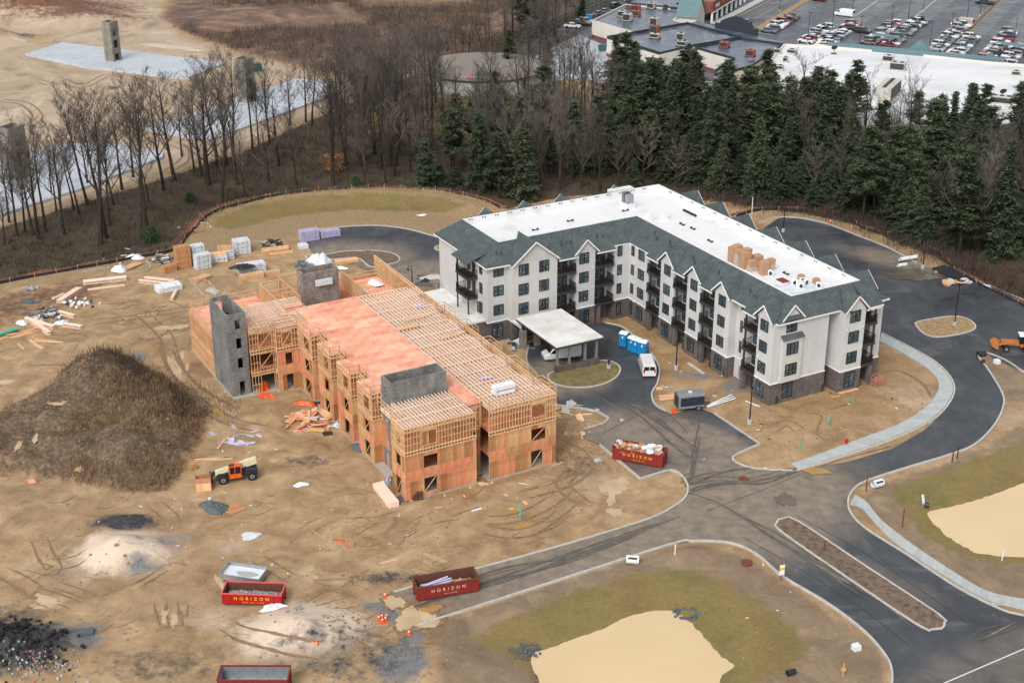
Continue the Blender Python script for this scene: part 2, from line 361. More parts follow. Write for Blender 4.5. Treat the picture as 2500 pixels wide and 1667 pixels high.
# the terrain sheet
t = NT('ground')
big = t.noise(.035, 6, 'World', .6); mid = t.noise(.25, 6, 'World', .62, dist=.8); fine = t.noise(2.2, 6, 'World', .65); vf = t.noise(9, 4, 'World', .6)
streak = t.noise(.45, 8, 'World', .7)
mud = t.ramp(mid, [(.25, cc(138, 110, 79)), (.42, cc(166, 137, 102)), (.58, cc(186, 156, 119)), (.78, cc(208, 181, 146))])
mud = t.mix(1.0, mud, t.ramp(big, [(.3, .86), (.7, 1.1)]), 'MULTIPLY'); mud = t.mix(1.0, mud, t.ramp(streak, [(.3, .8), (.5, 1.0), (.72, 1.13)]), 'MULTIPLY')
mud = t.mix(1.0, mud, t.ramp(fine, [(.25, .86), (.5, 1.0), (.8, 1.06)]), 'MULTIPLY'); col = t.mix(1.0, mud, t.ramp(vf, [(.25, .94), (.7, 1.03)]), 'MULTIPLY')
wet = t.noise(.11, 7, 'World', .66, dist=1.0); col = t.mix(t.ramp(wet, [(.53, 0), (.66, .6)]), col, t.mix(1.0, col, (.74, .68, .6, 1), 'MULTIPLY'))
edge = t.math('MULTIPLY', t.math('SUBTRACT', t.noise(.6, 6, 'World', .7), .5), 1.1)
def layer(at, c, lo=.35, hi=.65):
    global col
    m_ = t.ramp(t.math('ADD', t.attr(at), edge), [(lo, 0), (hi, 1)]); col = t.mix(m_, col, c); return m_
def speck(stops, sp=None): return t.mix(1.0, t.ramp(sp or fine, stops), t.ramp(vf, [(.2, .72), (.5, 1.0), (.8, 1.25)]), 'MULTIPLY')
layer('ochre', t.mix(1.0, t.ramp(mid, [(.3, cc(148, 117, 80)), (.7, cc(184, 152, 112))]), t.ramp(fine, [(.3, .8), (.7, 1.1)]), 'MULTIPLY'))
layer('pale', t.mix(1.0, t.ramp(t.noise(.07, 8, 'World', .66, dist=1.2), [(.32, cc(150, 127, 104)), (.45, cc(178, 156, 131)), (.6, cc(196, 175, 150)), (.72, cc(214, 197, 176))]), t.ramp(fine, [(.3, .92), (.7, 1.05)]), 'MULTIPLY'))
layer('sand', t.mix(1.0, t.ramp(mid, [(.3, cc(214, 190, 166)), (.7, cc(232, 212, 190))]), t.ramp(fine, [(.3, .95), (.7, 1.03)]), 'MULTIPLY'))
layer('gravel', speck([(.3, cc(92, 94, 96)), (.7, cc(150, 148, 146))], vf))
layer('charcoal', speck([(.3, cc(42, 43, 46)), (.7, cc(88, 86, 85))], fine))
layer('straw', speck([(.25, cc(122, 100, 72)), (.5, cc(160, 136, 102)), (.8, cc(186, 162, 124))]))
layer('mulch', t.mix(1.0, t.ramp(mid, [(.25, cc(118, 98, 77)), (.5, cc(142, 121, 98)), (.78, cc(168, 146, 120))]), t.ramp(fine, [(.2, .74), (.5, 1.0), (.8, 1.14)]), 'MULTIPLY'))
gr = t.ramp(t.noise(.12, 6, 'World', .6), [(.3, cc(126, 108, 66)), (.5, cc(140, 121, 76)), (.64, cc(122, 112, 66)), (.76, cc(150, 130, 92))])
layer('mound', t.mix(1.0, speck([(.3, cc(72, 57, 45)), (.5, cc(108, 88, 69)), (.72, cc(150, 126, 99))], fine), t.mix(1.0, t.ramp(streak, [(.3, .72), (.7, 1.25)]), t.ramp(mid, [(.3, .68), (.5, 1.0), (.72, 1.38)]), 'MULTIPLY'), 'MULTIPLY'))
layer('grass', t.mix(1.0, gr, t.ramp(fine, [(.2, .68), (.5, 1.0), (.85, 1.2)]), 'MULTIPLY'))
fl = t.ramp(t.noise(.15, 6, 'World', .65, dist=.6), [(.3, cc(66, 56, 46)), (.45, cc(88, 72, 60)), (.58, cc(84, 78, 56)), (.75, cc(112, 90, 74))])
layer('forest', t.mix(1.0, fl, t.ramp(fine, [(.2, .6), (.5, 1.0), (.85, 1.35)]), 'MULTIPLY'), .3, .55)
layer('brush', t.mix(1.0, t.ramp(t.noise(.09, 7, 'World', .65, (1, 1, 1), 1.5), [(.3, cc(86, 68, 62)), (.5, cc(122, 96, 80)), (.68, cc(160, 132, 104))]), t.ramp(fine, [(.2, .66), (.5, 1), (.85, 1.25)]), 'MULTIPLY'))
layer('rust', t.mix(1.0, t.ramp(mid, [(.3, cc(98, 66, 52)), (.7, cc(138, 98, 74))]), t.ramp(fine, [(.2, .7), (.8, 1.2)]), 'MULTIPLY'))
rg = t.ramp(mid, [(.3, .55), (.6, .9)])
t.set(col, rg, spec=.3, bump=t.math('ADD', t.math('MULTIPLY', fine, .6), t.math('MULTIPLY', streak, 1.0)), bs=.4, bd=.25)
# paints, metals, plastics
simple('stucco', cc(226, 219, 209), .85, var=.04, scale=.3); simple('stucco2', cc(226, 219, 206), .85, var=.04, scale=.3)
for nm, c_, r_, me_ in (('black_metal', (38, 38, 40), .5, .3), ('dark_trim', (62, 62, 64), .5, 0), ('steel', (150, 152, 155), .35, .9), ('galv', (176, 180, 184), .45, .6), ('tyre', (36, 35, 34), .9, 0), ('rubber_mud', (86, 76, 64), .9, 0),
        ('white_paint', (238, 239, 240), .3, 0), ('toilet_blue', (28, 138, 196), .4, 0), ('white_plastic', (240, 243, 246), .45, 0), ('red_rust', (140, 42, 38), .6, 0), ('red_paint', (176, 24, 30), .4, 0), ('red_rim', (226, 96, 100), .5, 0),
        ('rust_in', (104, 68, 54), .8, 0), ('orange', (242, 98, 30), .4, 0), ('cream', (226, 218, 178), .45, 0), ('machine_black', (44, 44, 48), .6, 0), ('navy', (44, 50, 66), .5, 0), ('rim_grey', (140, 136, 128), .6, 0), ('yellow_paint', (250, 190, 20), .6, 0), ('cream_paint', (228, 190, 150), .6, 0),
        ('cardboard', (190, 150, 118), .8, 0), ('wrap', (196, 184, 174), .25, 0), ('paper_wrap', (222, 226, 232), .5, 0), ('black_sheet', (44, 46, 50), .35, 0), ('purple_foam', (186, 176, 206), .7, 0), ('lilac', (205, 200, 226), .7, 0), ('ply_red', (198, 142, 98), .8, 0), ('pale_stone', (222, 226, 228), .7, 0),
        ('cone_orange', (246, 98, 50), .5, 0), ('teal_pipe', (92, 190, 160), .4, 0), ('pvc', (232, 234, 234), .4, 0), ('black_pipe', (46, 48, 52), .4, 0), ('hydrant_red', (196, 40, 34), .5, 0), ('teal_roof', (104, 132, 138), .6, 0), ('unit_tan', (206, 200, 188), .6, 0), ('unit_dark', (60, 62, 64), .6, 0), ('unit_red', (190, 92, 80), .6, 0),
        ('glass_car', (30, 34, 40), .08, 0), ('lamp_red', (190, 30, 30), .3, 0), ('head_lamp', (210, 215, 220), .15, 0), ('rust_orange', (196, 120, 56), .6, 0), ('salmon', (208, 120, 104), .7, 0), ('silt_black', (40, 42, 46), .7, 0), ('silt_orange', (128, 82, 68), .9, 0), ('tank', (196, 192, 186), .85, 0), ('tank_top', (140, 132, 122), .9, 0), ('brown_sign', (150, 110, 70), .7, 0), ('bright_orange', (252, 84, 30), .5, 0), ('green_bin', (44, 100, 96), .5, 0), ('iron', (120, 70, 50), .8, 0)):
    simple(nm, cc(*c_), r_, me_, var=.13, scale=2.5)
simple('rubble', cc(150, 148, 146), .9, var=.5, scale=4, kind='World', bump=.6)
simple('coal', cc(44, 42, 42), .9, var=.5, scale=2.0, kind='World', bump=.8)
simple('sandpile', cc(224, 200, 176), .9, var=.07, scale=.8, kind='World', bump=.3)
simple('bluestone', cc(96, 102, 106), .9, var=.3, scale=6, kind='World', bump=.6)
simple('washout', cc(232, 236, 238), .3, var=.05, scale=.6)
simple('washwater', cc(178, 186, 180), .1, var=.05, scale=.6)
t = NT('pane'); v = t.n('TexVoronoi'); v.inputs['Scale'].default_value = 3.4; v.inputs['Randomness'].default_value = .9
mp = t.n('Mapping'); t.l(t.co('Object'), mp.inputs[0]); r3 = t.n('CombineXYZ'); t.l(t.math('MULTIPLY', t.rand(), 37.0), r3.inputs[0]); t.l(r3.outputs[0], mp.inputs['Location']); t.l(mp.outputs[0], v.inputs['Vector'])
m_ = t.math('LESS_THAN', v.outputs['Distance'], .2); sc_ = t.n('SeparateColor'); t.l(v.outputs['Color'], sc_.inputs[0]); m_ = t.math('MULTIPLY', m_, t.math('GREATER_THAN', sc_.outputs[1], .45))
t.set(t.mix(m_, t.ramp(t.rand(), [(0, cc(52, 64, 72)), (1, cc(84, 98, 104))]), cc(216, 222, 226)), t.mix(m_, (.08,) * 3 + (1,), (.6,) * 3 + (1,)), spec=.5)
# vegetation
def leaf(name, stops, rough=.8):
    t = NT(name); r = t.rand(); n = t.noise(.9, 4); c = t.ramp(n, stops); c = t.mix(1.0, c, t.ramp(r, [(0, .72), (1, 1.25)]), 'MULTIPLY'); t.set(c, rough, spec=.15); return t
leaf('pine', [(.25, cc(54, 65, 48)), (.5, cc(78, 89, 65)), (.75, cc(108, 115, 84))])
leaf('spruce', [(.25, cc(50, 60, 46)), (.5, cc(72, 83, 62)), (.75, cc(102, 108, 80))])
leaf('blue_spruce', [(.25, cc(68, 76, 58)), (.5, cc(94, 102, 78)), (.75, cc(124, 128, 98))])
leaf('yew', [(.25, cc(52, 74, 44)), (.5, cc(70, 96, 58)), (.75, cc(98, 122, 74))])
leaf('bark', [(.25, cc(46, 40, 35)), (.5, cc(62, 54, 48)), (.75, cc(84, 75, 68))])
leaf('twig', [(.25, cc(70, 64, 60)), (.5, cc(92, 85, 80)), (.75, cc(118, 110, 104))])
leaf('twig_warm', [(.25, cc(88, 80, 72)), (.5, cc(114, 105, 96)), (.75, cc(144, 134, 124))])
leaf('beech_leaf', [(.25, cc(160, 104, 66)), (.5, cc(190, 130, 88)), (.75, cc(210, 156, 112))])
leaf('dead_grass', [(.25, cc(108, 86, 64)), (.5, cc(146, 119, 90)), (.75, cc(184, 154, 118))])
leaf('dark_weed', [(.25, cc(58, 48, 42)), (.5, cc(80, 66, 56)), (.75, cc(104, 88, 74))])
leaf('straw_blade', [(.25, cc(160, 132, 96)), (.5, cc(188, 160, 120)), (.75, cc(212, 186, 146))])
leaf('bramble', [(.25, cc(72, 61, 55)), (.5, cc(97, 83, 74)), (.75, cc(128, 112, 98))])
leaf('green_under', [(.25, cc(58, 62, 44)), (.5, cc(78, 82, 58)), (.75, cc(104, 104, 76))])
# ------------------------------------------------------------------ the two building frames (u along the wings, v across)
AZ = rad(-61.2); UX = (math.cos(AZ), math.sin(AZ)); VX = (-math.sin(AZ), math.cos(AZ))
O1 = (35.66, 178.13); O2 = (-12.955, 151.769)
def l1(u, v): return (O1[0] + u * UX[0] + v * VX[0], O1[1] + u * UX[1] + v * VX[1])
def l2(u, v): return (O2[0] + u * UX[0] + v * VX[0], O2[1] + u * UX[1] + v * VX[1])
# ------------------------------------------------------------------ terrain
def D(pts): return g2('D', pts)
ASPH = D([(1215, 790), (1210, 830), (1235, 862), (1268, 880), (1282, 930), (1335, 938), (1372, 946), (1398, 962), (1390, 970), (1342, 986), (1330, 1000), (1378, 1022), (1470, 1100), (1545, 1080), (1565, 1092), (1578, 1115), (1575, 1140), (1545, 1165), (1480, 1195), (1300, 1250), (1100, 1305), (905, 1360), (890, 1375), (930, 1440), (958, 1437), (1540, 1250), (1590, 1243), (1640, 1243), (1690, 1250), (1740, 1275), (1800, 1325), (1900, 1385), (1980, 1445), (2030, 1500), (2048, 1540), (2045, 1600), (2040, 1700), (2800, 1700), (2800, 1500), (2352, 1415), (2300, 1400), (2200, 1350), (2080, 1272), (1990, 1215), (1955, 1180), (1948, 1150), (1960, 1125), (1990, 1105), (2080, 1075), (2180, 1045), (2240, 1020), (2285, 975), (2305, 930), (2300, 900), (2270, 850), (2245, 815), (2265, 812), (2352, 855), (2500, 950), (2700, 950), (2700, 850), (2352, 690), (2230, 640), (2160, 622), (2120, 612), (2040, 570), (1960, 538), (1900, 515), (1840, 502), (1790, 500)]) + [l1(-46, 21), l1(-46, 15), l1(-3, 15), l1(-3, 18.5)] + D([(2030, 775), (2100, 800), (2150, 830), (2180, 870), (2188, 910), (2165, 950), (2120, 990), (2050, 1030), (1950, 1060), (1830, 1080), (1740, 1077), (1700, 1067), (1683, 1055), (1690, 1045), (1745, 1020), (1640, 950), (1600, 935), (1545, 952), (1530, 945), (1505, 930), (1497, 905), (1510, 880), (1515, 850), (1507, 830), (1495, 812), (1470, 785), (1430, 752), (1380, 740), (1300, 760), (1240, 775)])
ASPH_NW = D([(688, 548), (735, 528), (800, 521), (870, 519), (930, 526), (985, 540), (1040, 556), (1040, 665), (960, 652), (900, 640), (850, 625), (800, 600), (748, 594), (712, 577)])
POND1 = g2('S', [(1400, 1600), (1330, 1480), (1288, 1405), (1325, 1350), (1450, 1318), (1600, 1262), (1750, 1210), (1860, 1160), (1950, 1120), (2100, 1092), (2190, 1088), (2240, 1118)]) + g2('SE', [(150, 1115), (200, 1150), (250, 1205), (330, 1295), (400, 1380), (490, 1435), (400, 1490), (375, 1600)])
POND2 = g2('SE', [(1745, 460), (1850, 440), (2000, 400), (2200, 340), (2352, 280), (2500, 240), (2700, 500), (2500, 760), (2352, 740), (2200, 732), (2050, 712), (1950, 660), (1850, 590), (1780, 520)])
MOUND = g2('W', [(560, 960), (950, 960), (1180, 1080), (1310, 1200), (1290, 1350), (1200, 1480)]) + g2('SW', [(1080, 330), (850, 345), (700, 330), (480, 280), (250, 270), (0, 240), (-300, 200)]) + g2('W', [(-300, 1300), (0, 1200), (250, 1060)])
SLABS = [g2('NW', [(160, 345), (400, 270), (1440, 400), (1200, 495), (1090, 492), (690, 440), (560, 430)], .4), g2('NW', [(920, 820), (1330, 895), (2260, 555), (1900, 500)], .4), g2('NW', [(-200, 1440), (0, 1370), (520, 1200), (1040, 1000), (1040, 970), (700, 910), (400, 920), (-300, 1110)], .4)]
yy = np.r_[np.arange(40, 100, 6.), np.arange(100, 230, .7), np.arange(230, 310, 1.2), np.arange(310, 600, 3.), np.array([620, 660, 720, 800, 950, 1200, 1600, 2200, 3200])]
xx = np.r_[np.array([-3200, -2000, -1200, -800, -500, -350, -280]), np.arange(-240, -115, 4.), np.arange(-115, 125, .7), np.arange(126, 260, 4.), np.array([280, 350, 500, 800, 1200, 2000, 3200])]
X, Y = np.meshgrid(xx, yy)
AT = {k: np.zeros(X.shape) for k in ('grass', 'forest', 'brush', 'straw', 'mulch', 'gravel', 'charcoal', 'pale', 'ochre', 'rust', 'sand', 'mound')}
def fill(at, poly, v=1.0, soft=1.5):
    AT[at] = np.maximum(AT[at], v * np.clip(.5 - sdist(X, Y, poly) / (2 * soft), 0, 1))
def blob(at, w, x, y, rx, ry, v=1.0, rot=0.0):
    c = g(w, x, y); dx = (X - c.x) * math.cos(rot) + (Y - c.y) * math.sin(rot); dy = -(X - c.x) * math.sin(rot) + (Y - c.y) * math.cos(rot)
    AT[at] = np.maximum(AT[at], v * np.clip(1.35 - np.sqrt((dx / rx) ** 2 + (dy / ry) ** 2), 0, 1))
FOREST = D([(-300, 715), (0, 645), (150, 620), (400, 575), (440, 530), (520, 490), (640, 460), (770, 445), (900, 438), (1000, 442), (1080, 458), (1160, 480), (1300, 450), (1560, 440), (1750, 478), (1850, 490), (1960, 515), (2060, 555), (2150, 590), (2220, 630), (2352, 690), (2700, 850), (2900, 300), (2352, 300), (1900, 330), (1650, 300), (1500, 260), (1340, 230), (1250, 150), (1330, 80), (1440, 0), (1180, -20), (1100, 60), (1000, 150), (860, 215), (700, 285), (560, 350), (380, 410), (250, 450), (0, 525), (-300, 600)])
fill('forest', FOREST, 1, 1.2)
fill('brush', D([(370, 40), (420, -30), (1300, -60), (1210, 60), (1100, 110), (1000, 150), (860, 190), (760, 170), (560, 120), (430, 75)]), 1, 5)
TG_ = D([(840, 300), (870, 245), (1000, 185), (1300, 185), (1380, 270), (1250, 300), (1000, 305)]); fill('grass', TG_, .9, 3); AT['forest'] *= np.clip(sdist(X, Y, TG_) / 3, 0, 1)
fill('grass', D([(470, 520), (560, 482), (700, 460), (860, 452), (1000, 462), (1080, 482), (1040, 492), (930, 488), (800, 484), (650, 500), (540, 530)]), .75, 1.4)
fill('straw', D([(440, 560), (470, 500), (640, 462), (860, 440), (1040, 455), (1130, 490), (1060, 540), (990, 538), (920, 524), (800, 518), (735, 525), (690, 540), (560, 580), (480, 600)]), .8, 1.5)
fill('mulch', g2('S', [(640, 1220), (1200, 1010), (1900, 790), (2352, 680)]) + g2('SE', [(250, 690), (450, 720), (620, 800), (900, 980), (1150, 1150), (1350, 1300), (1450, 1400), (1480, 1600), (-300, 1700)]) + g2('S', [(700, 1640), (720, 1400)]), .95, 1.2)
fill('grass', g2('S', [(900, 1290), (1100, 1180), (1500, 1010), (2000, 860), (2300, 840)]) + g2('SE', [(330, 880), (500, 950), (700, 1080), (850, 1180), (950, 1290), (960, 1390), (850, 1480), (560, 1600), (300, 1700), (-400, 1700)]) + g2('S', [(1150, 1400)]), 1, 1.6)
fill('mulch', g2('SE', [(1240, 440), (1400, 300), (1750, 200), (2100, 60), (2352, -100), (2700, 0), (2700, 1200), (2352, 1080), (2100, 1000), (1750, 770), (1450, 560)]), .85, 1.2)
fill('grass', g2('SE', [(1480, 330), (1600, 290), (1800, 230), (2000, 150), (2352, 30), (2700, -40), (2700, 830), (2352, 800), (2100, 780), (1850, 700), (1680, 580), (1560, 430)]), 1, 1.3)
fill('mulch', g2('E', [(2040, 850), (2120, 815), (2352, 900), (2600, 1000), (2600, 1100), (2230, 1140), (2180, 1010)]), .75, 1)
fill('straw', D([(1780, 485), (1850, 490), (1960, 520), (2080, 560), (2160, 600), (2230, 640), (2352, 690), (2352, 715), (2160, 640), (2080, 610), (1960, 545), (1850, 505)]), .95, 1)
fill('straw', g2('E', [(2030, 860), (2110, 815), (2352, 880), (2500, 960), (2352, 1200), (2220, 1160)]), .7, 1.5)
AT['straw'] = np.maximum(AT['straw'], .55 * (np.abs(sdist(X, Y, FOREST)) < 5) * (X < -30))
fill('pale', D([(-400, 640), (0, 540), (160, 480), (380, 410), (540, 360), (700, 290), (860, 220), (850, 190), (560, 130), (420, 80), (380, 30), (400, -60), (-400, -100)]), .82, 6)
for s_ in ((100, 60, 22, 9), (330, 700, 14, 5), (800, 240, 9, 5)): blob('pale', 'NW', s_[0], s_[1], s_[2], s_[3], 0)
for w, x, y, rx, ry, v in (('NW', 200, 80, 26, 14, 1), ('NW', 430, 540, 7, 4, 1), ('NW', 250, 620, 22, 5, .8), ('NW', 80, 720, 9, 5, 1), ('NW', 250, 250, 14, 6, .9), ('NW', 780, 550, 5, 3, 1), ('NW', 1150, 620, 6, 4, .7), ('W', 950, 800, 4, 5, .9), ('C', 1900, 680, 9, 6, .9), ('E', 1000, 1100, 14, 12, .75), ('E', 100, 900, 14, 10, .7), ('E', 1500, 900, 6, 7, .8), ('SW', 640, 640, 3, 3, .8), ('S', 1200, 500, 8, 4, .5), ('SE', 230, 740, 5, 3, .9)): blob('ochre', w, x, y, rx, ry, v)
for w, x, y, rx, ry, v in (('SW', 790, 740, 7.5, 6, 1), ('SW', 1900, 1240, 9, 6.5, 1), ('SW', 500, 860, 6, 5, .6), ('SW', 1450, 1150, 8, 4, .55), ('S', 1750, 300, 6, 5, .5), ('E', 1700, 1100, 7, 8, .5), ('SW', 1500, 700, 3, 2.5, .6), ('E', 2290, 1230, 6, 4, .6)): blob('pale', w, x, y, rx, ry, v)
for w, x, y, rx, ry, v in (('SW', 780, 730, 6.0, 4.8, 1), ('SW', 1950, 1235, 7.6, 5.4, 1), ('SW', 1700, 1200, 6, 4, .5)): blob('sand', w, x, y, rx, ry, v)
for w, x, y, rx, ry, v in (('NW', 150, 60, 42, 22, .95), ('NW', 560, 140, 26, 9, .6)): blob('rust', w, x, y, rx, ry, v)
for w, x, y, rx, ry, v in (('NW', 620, 130, 26, 8, .7), ('NW', 420, 110, 30, 5, .8), ('NW', 20, 240, 12, 8, .9)): blob('brush', w, x, y, rx, ry, v)
for w, x, y, rx, ry, v in (('SW', 450, 1290, 5, 4, .75), ('S', 470, 1440, 3.6, 4.5, .85), ('S', 360, 1080, 3, 1.3, .9), ('S', 440, 1140, 2.2, 1.6, .9), ('S', 530, 1270, 2, 1.6, .95), ('SW', 900, 830, 3.4, 2.2, .6), ('SW', 1100, 660, 5, 3, .5), ('S', 200, 1500, 7, 5, .4), ('W', 870, 850, 2, 2, .8), ('E', 250, 960, 5, 2, .6), ('E', 520, 1030, 3, 3, .7)): blob('gravel', w, x, y, rx, ry, v)
for w, x, y, rx, ry, v in (('SW', 800, 550, 4.5, 2.6, 1), ('SW', 60, 1200, 8, 6, .55), ('SW', 40, 1390, 8, 5, 1), ('SW', 1000, 1450, 12, 5, .45), ('S', 120, 1380, 12, 7, .5), ('SW', 1960, 160, 5, 3, .5), ('S', 1600, 180, 7, 7, .45), ('S', 400, 900, 6, 2, .6)): blob('charcoal', w, x, y, rx, ry, v)
fill('rust', D([(-200, 760), (0, 665), (160, 640), (300, 615), (240, 690), (60, 740), (-100, 800)]), .55, 4)
fill('mound', MOUND, 1, 2.5); fill('forest', MOUND, .3, 2.0)
NZ = fbm(X, Y, 3.0, 4); NB = fbm(X, Y, 18.0, 3)
Z = .16 * NZ + .28 * NB
dm = -sdist(X, Y, MOUND); mh = np.where(dm > 0, 4.2 * (1 - np.exp(-np.maximum(dm, 0) / 6.5)), 0)
pk = g('W', 640, 1035); mh = mh + 2.6 * np.exp(-((X - pk.x) ** 2 + (Y - pk.y) ** 2) / 30) * (dm > 0)
pk = g('W', 900, 1080); mh = mh + 1.2 * np.exp(-((X - pk.x) ** 2 + (Y - pk.y) ** 2) / 25) * (dm > 0)
Z += mh * (1 + .35 * fbm(X, Y, 6, 4)) + np.clip(dm / 3, 0, 1) * (5.0 * fbm(X + 50, Y, 6, 4) + 2.6 * fbm(X, Y + 80, 2.6, 3))
def bump(w, x, y, rx, ry, h, rot=0.0, pw_=1.0):
    c = g(w, x, y); dx = (X - c.x) * math.cos(rot) + (Y - c.y) * math.sin(rot); dy = -(X - c.x) * math.sin(rot) + (Y - c.y) * math.cos(rot)
    r = np.sqrt((dx / rx) ** 2 + (dy / ry) ** 2); global Z; Z = Z + h * np.clip(1 - r, 0, 1) ** pw_ * (1 + .3 * NZ)
bump('SW', 780, 740, 5.4, 4.2, 2.7); bump('SW', 1960, 1250, 7.4, 5.6, 2.1); bump('SW', 40, 1390, 9, 6, 3.0); bump('SW', 800, 560, 4.2, 2.6, 1.1); bump('SW', 640, 640, 2.2, 2.5, .9); bump('W', 930, 800, 4, 5, .8); bump('NW', 430, 550, 5, 4, 2.2)
bump('NW', 120, 90, 34, 16, 9); bump('NW', 560, 150, 24, 10, 4); bump('NW', -20, 270, 10, 9, 5); bump('SE', 210, 750, 4, 2.5, 1.0); bump('S', 900, 1480, 7, 5, 1.0); bump('SE', 820, 190, 1.2, 1.0, .5); bump('E', 800, 1540, 1.2, 1.0, .5)
BERM = D([(470, 505), (560, 475), (700, 457), (860, 449), (1000, 458), (1090, 480)]); Z += 1.3 * np.clip(1 - sdist(X, Y, BERM, False) / 6, 0, 1)
for P_ in (POND1, POND2):
    d = sdist(X, Y, P_); AT['mound'] = np.maximum(AT['mound'], .75 * np.clip(1 - np.abs(d) / 1.6, 0, 1)); Z = np.where(d < 8, Z * np.clip(d / 8, .25, 1) - .42 * np.clip(1 - np.maximum(d, 0) / 6, 0, 1) - np.clip(-d * .3, 0, 1.0), Z)
# flat under roads, lots and buildings
BP1 = [l1(-54, -24), l1(-37, -24), l1(-36, 0), l1(2, 0), l1(2, 20), l1(-54, 20)]; BP2 = [l2(-57, -9.5), l2(-36, -9.5), l2(-36, 0), l2(.5, 0), l2(.5, 21.5), l2(-57, 21.5)]
FLAT = [ASPH, ASPH_NW, BP1, BP2] + SLABS
STORE = g2('D', [(1110, 180), (1200, 90), (1420, -5), (1500, -80), (2950, -80), (2950, 330), (2000, 330), (1640, 290), (1480, 240), (1300, 200)])
for P_ in FLAT + [STORE]:
    d = sdist(X, Y, P_); k = np.clip((d + .2) / 2.5, 0, 1); Z = Z * k - .12 * (d < .35)
PUD = [('W', 1050, 655, 60, 16, 'puddle'), ('W', 1150, 645, 50, 14, 'puddle'), ('W', 1120, 920, 28, 90, 'puddle', -.35), ('W', 1160, 830, 16, 26, 'puddle'), ('W', 1195, 900, 12, 26, 'puddle'), ('W', 1390, 1185, 55, 22, 'puddle_ochre', .5), ('W', 1560, 1195, 26, 10, 'puddle_ochre'),
       ('W', 375, 1205, 50, 13, 'puddle'), ('W', 440, 1215, 55, 14, 'puddle'), ('SW', 300, 1040, 95, 30, 'puddle', .35), ('SW', 240, 1080, 50, 14, 'puddle', .3), ('SW', 1050, 1130, 20, 65, 'puddle', .1), ('SW', 1110, 1160, 26, 40, 'puddle', .1), ('SW', 1965, 840, 40, 22, 'puddle'), ('SW', 2000, 880, 36, 10, 'puddle', .4), ('SW', 1400, 920, 20, 45, 'puddle', -.5), ('SW', 1750, 148, 32, 11, 'puddle'),
       ('S', 1830, 310, 90, 50, 'puddle'), ('S', 1810, 390, 30, 40, 'puddle'), ('S', 1830, 475, 45, 28, 'puddle', .3), ('S', 1260, 565, 70, 18, 'puddle_ochre', -.25), ('S', 1190, 465, 50, 10, 'puddle_ochre', -.1), ('S', 690, 770, 70, 16, 'puddle', .3), ('S', 640, 800, 40, 12, 'puddle', .5),
       ('E', 600, 1265, 45, 18, 'puddle_ochre'), ('NW', 700, 560, 45, 12, 'puddle_grey'), ('NW', 300, 245, 130, 26, 'puddle_ochre', -.1), ('W', 1620, 840, 30, 8, 'puddle'), ('W', 30, 1000, 60, 16, 'puddle'), ('SW', 510, 240, 30, 18, 'puddle', -.4), ('W', 130, 1490, 14, 40, 'puddle', .5), ('W', 240, 1460, 14, 34, 'puddle', .5), ('NW', 1090, 300, 180, 16, 'puddle', .12)]
def pud_poly(w, x, y, rx, ry, rot=0.0, k=1.0, n=60):
    pts = []
    ph = [random.uniform(0, 6.28) for _ in range(4)]
    for i in range(n):
        a = 2 * math.pi * i / n; r = k * (1 + .16 * math.sin(2 * a + ph[0]) + .12 * math.sin(3 * a + ph[1]) + .09 * math.sin(5 * a + ph[2]) + .09 * math.sin(9 * a + ph[3]) + .05 * math.sin(17 * a + ph[1]))
        ex, ey = rx * r * math.cos(a), ry * r * math.sin(a); pts.append((x + ex * math.cos(rot) - ey * math.sin(rot), y + ex * math.sin(rot) + ey * math.cos(rot)))
    return g2(w, pts)
def gz(x, y):
    i = int(np.clip(np.searchsorted(yy, y) - 1, 0, len(yy) - 2)); j = int(np.clip(np.searchsorted(xx, x) - 1, 0, len(xx) - 2))
    a = (y - yy[i]) / (yy[i + 1] - yy[i]); b = (x - xx[j]) / (xx[j + 1] - xx[j])
    return float((Z[i, j] * (1 - b) + Z[i, j + 1] * b) * (1 - a) + (Z[i + 1, j] * (1 - b) + Z[i + 1, j + 1] * b) * a)
pud_obj = []
for p_ in PUD:
    pl = pud_poly(*p_[:5], *(p_[6:7])); c = g(p_[0], p_[1], p_[2]); zc = float(np.mean([gz(*q) for q in pl[::4]]))
    d = sdist(X, Y, pl); lvl = zc - .02; Z = np.where(d < .8, np.minimum(Z, lvl - .06 + .12 * np.clip(d + .3, 0, 1.2)), Z); pud_obj.append((pl, lvl, p_[5]))
ny, nx = X.shape
me = bpy.data.meshes.new('ground'); V_ = np.stack([X, Y, Z], -1).reshape(-1, 3)
idx = np.arange(nx * ny).reshape(ny, nx); Q = np.stack([idx[:-1, :-1], idx[:-1, 1:], idx[1:, 1:], idx[1:, :-1]], -1).reshape(-1, 4)
me.vertices.add(len(V_)); me.vertices.foreach_set('co', V_.ravel()); me.loops.add(Q.size); me.loops.foreach_set('vertex_index', Q.ravel()); me.polygons.add(len(Q)); me.polygons.foreach_set('loop_start', np.arange(0, Q.size, 4)); me.polygons.foreach_set('use_smooth', np.ones(len(Q), bool))
me.update(calc_edges=True)
for k, a in AT.items():
    at = me.attributes.new(k, 'FLOAT', 'POINT'); at.data.foreach_set('value', a.ravel().astype(np.float32))
me.materials.append(M['ground']); put(me, 'ground', kind='structure')
def struct(name, mb, mat, **k): return mb.obj(name, mat, kind='structure', **k)
def water(name, poly, z, mat):
    mb = MB(); mb.sheet(poly, z); struct(name, mb, mat)
def widen(P, d): c = np.mean(P, axis=0); return [tuple(np.array(p) + (np.array(p) - c) / np.linalg.norm(np.array(p) - c) * d) for p in P]
water('pond', widen(POND1, 4), -.42, 'pond'); water('pond', widen(POND2, 4), -.42, 'pond')
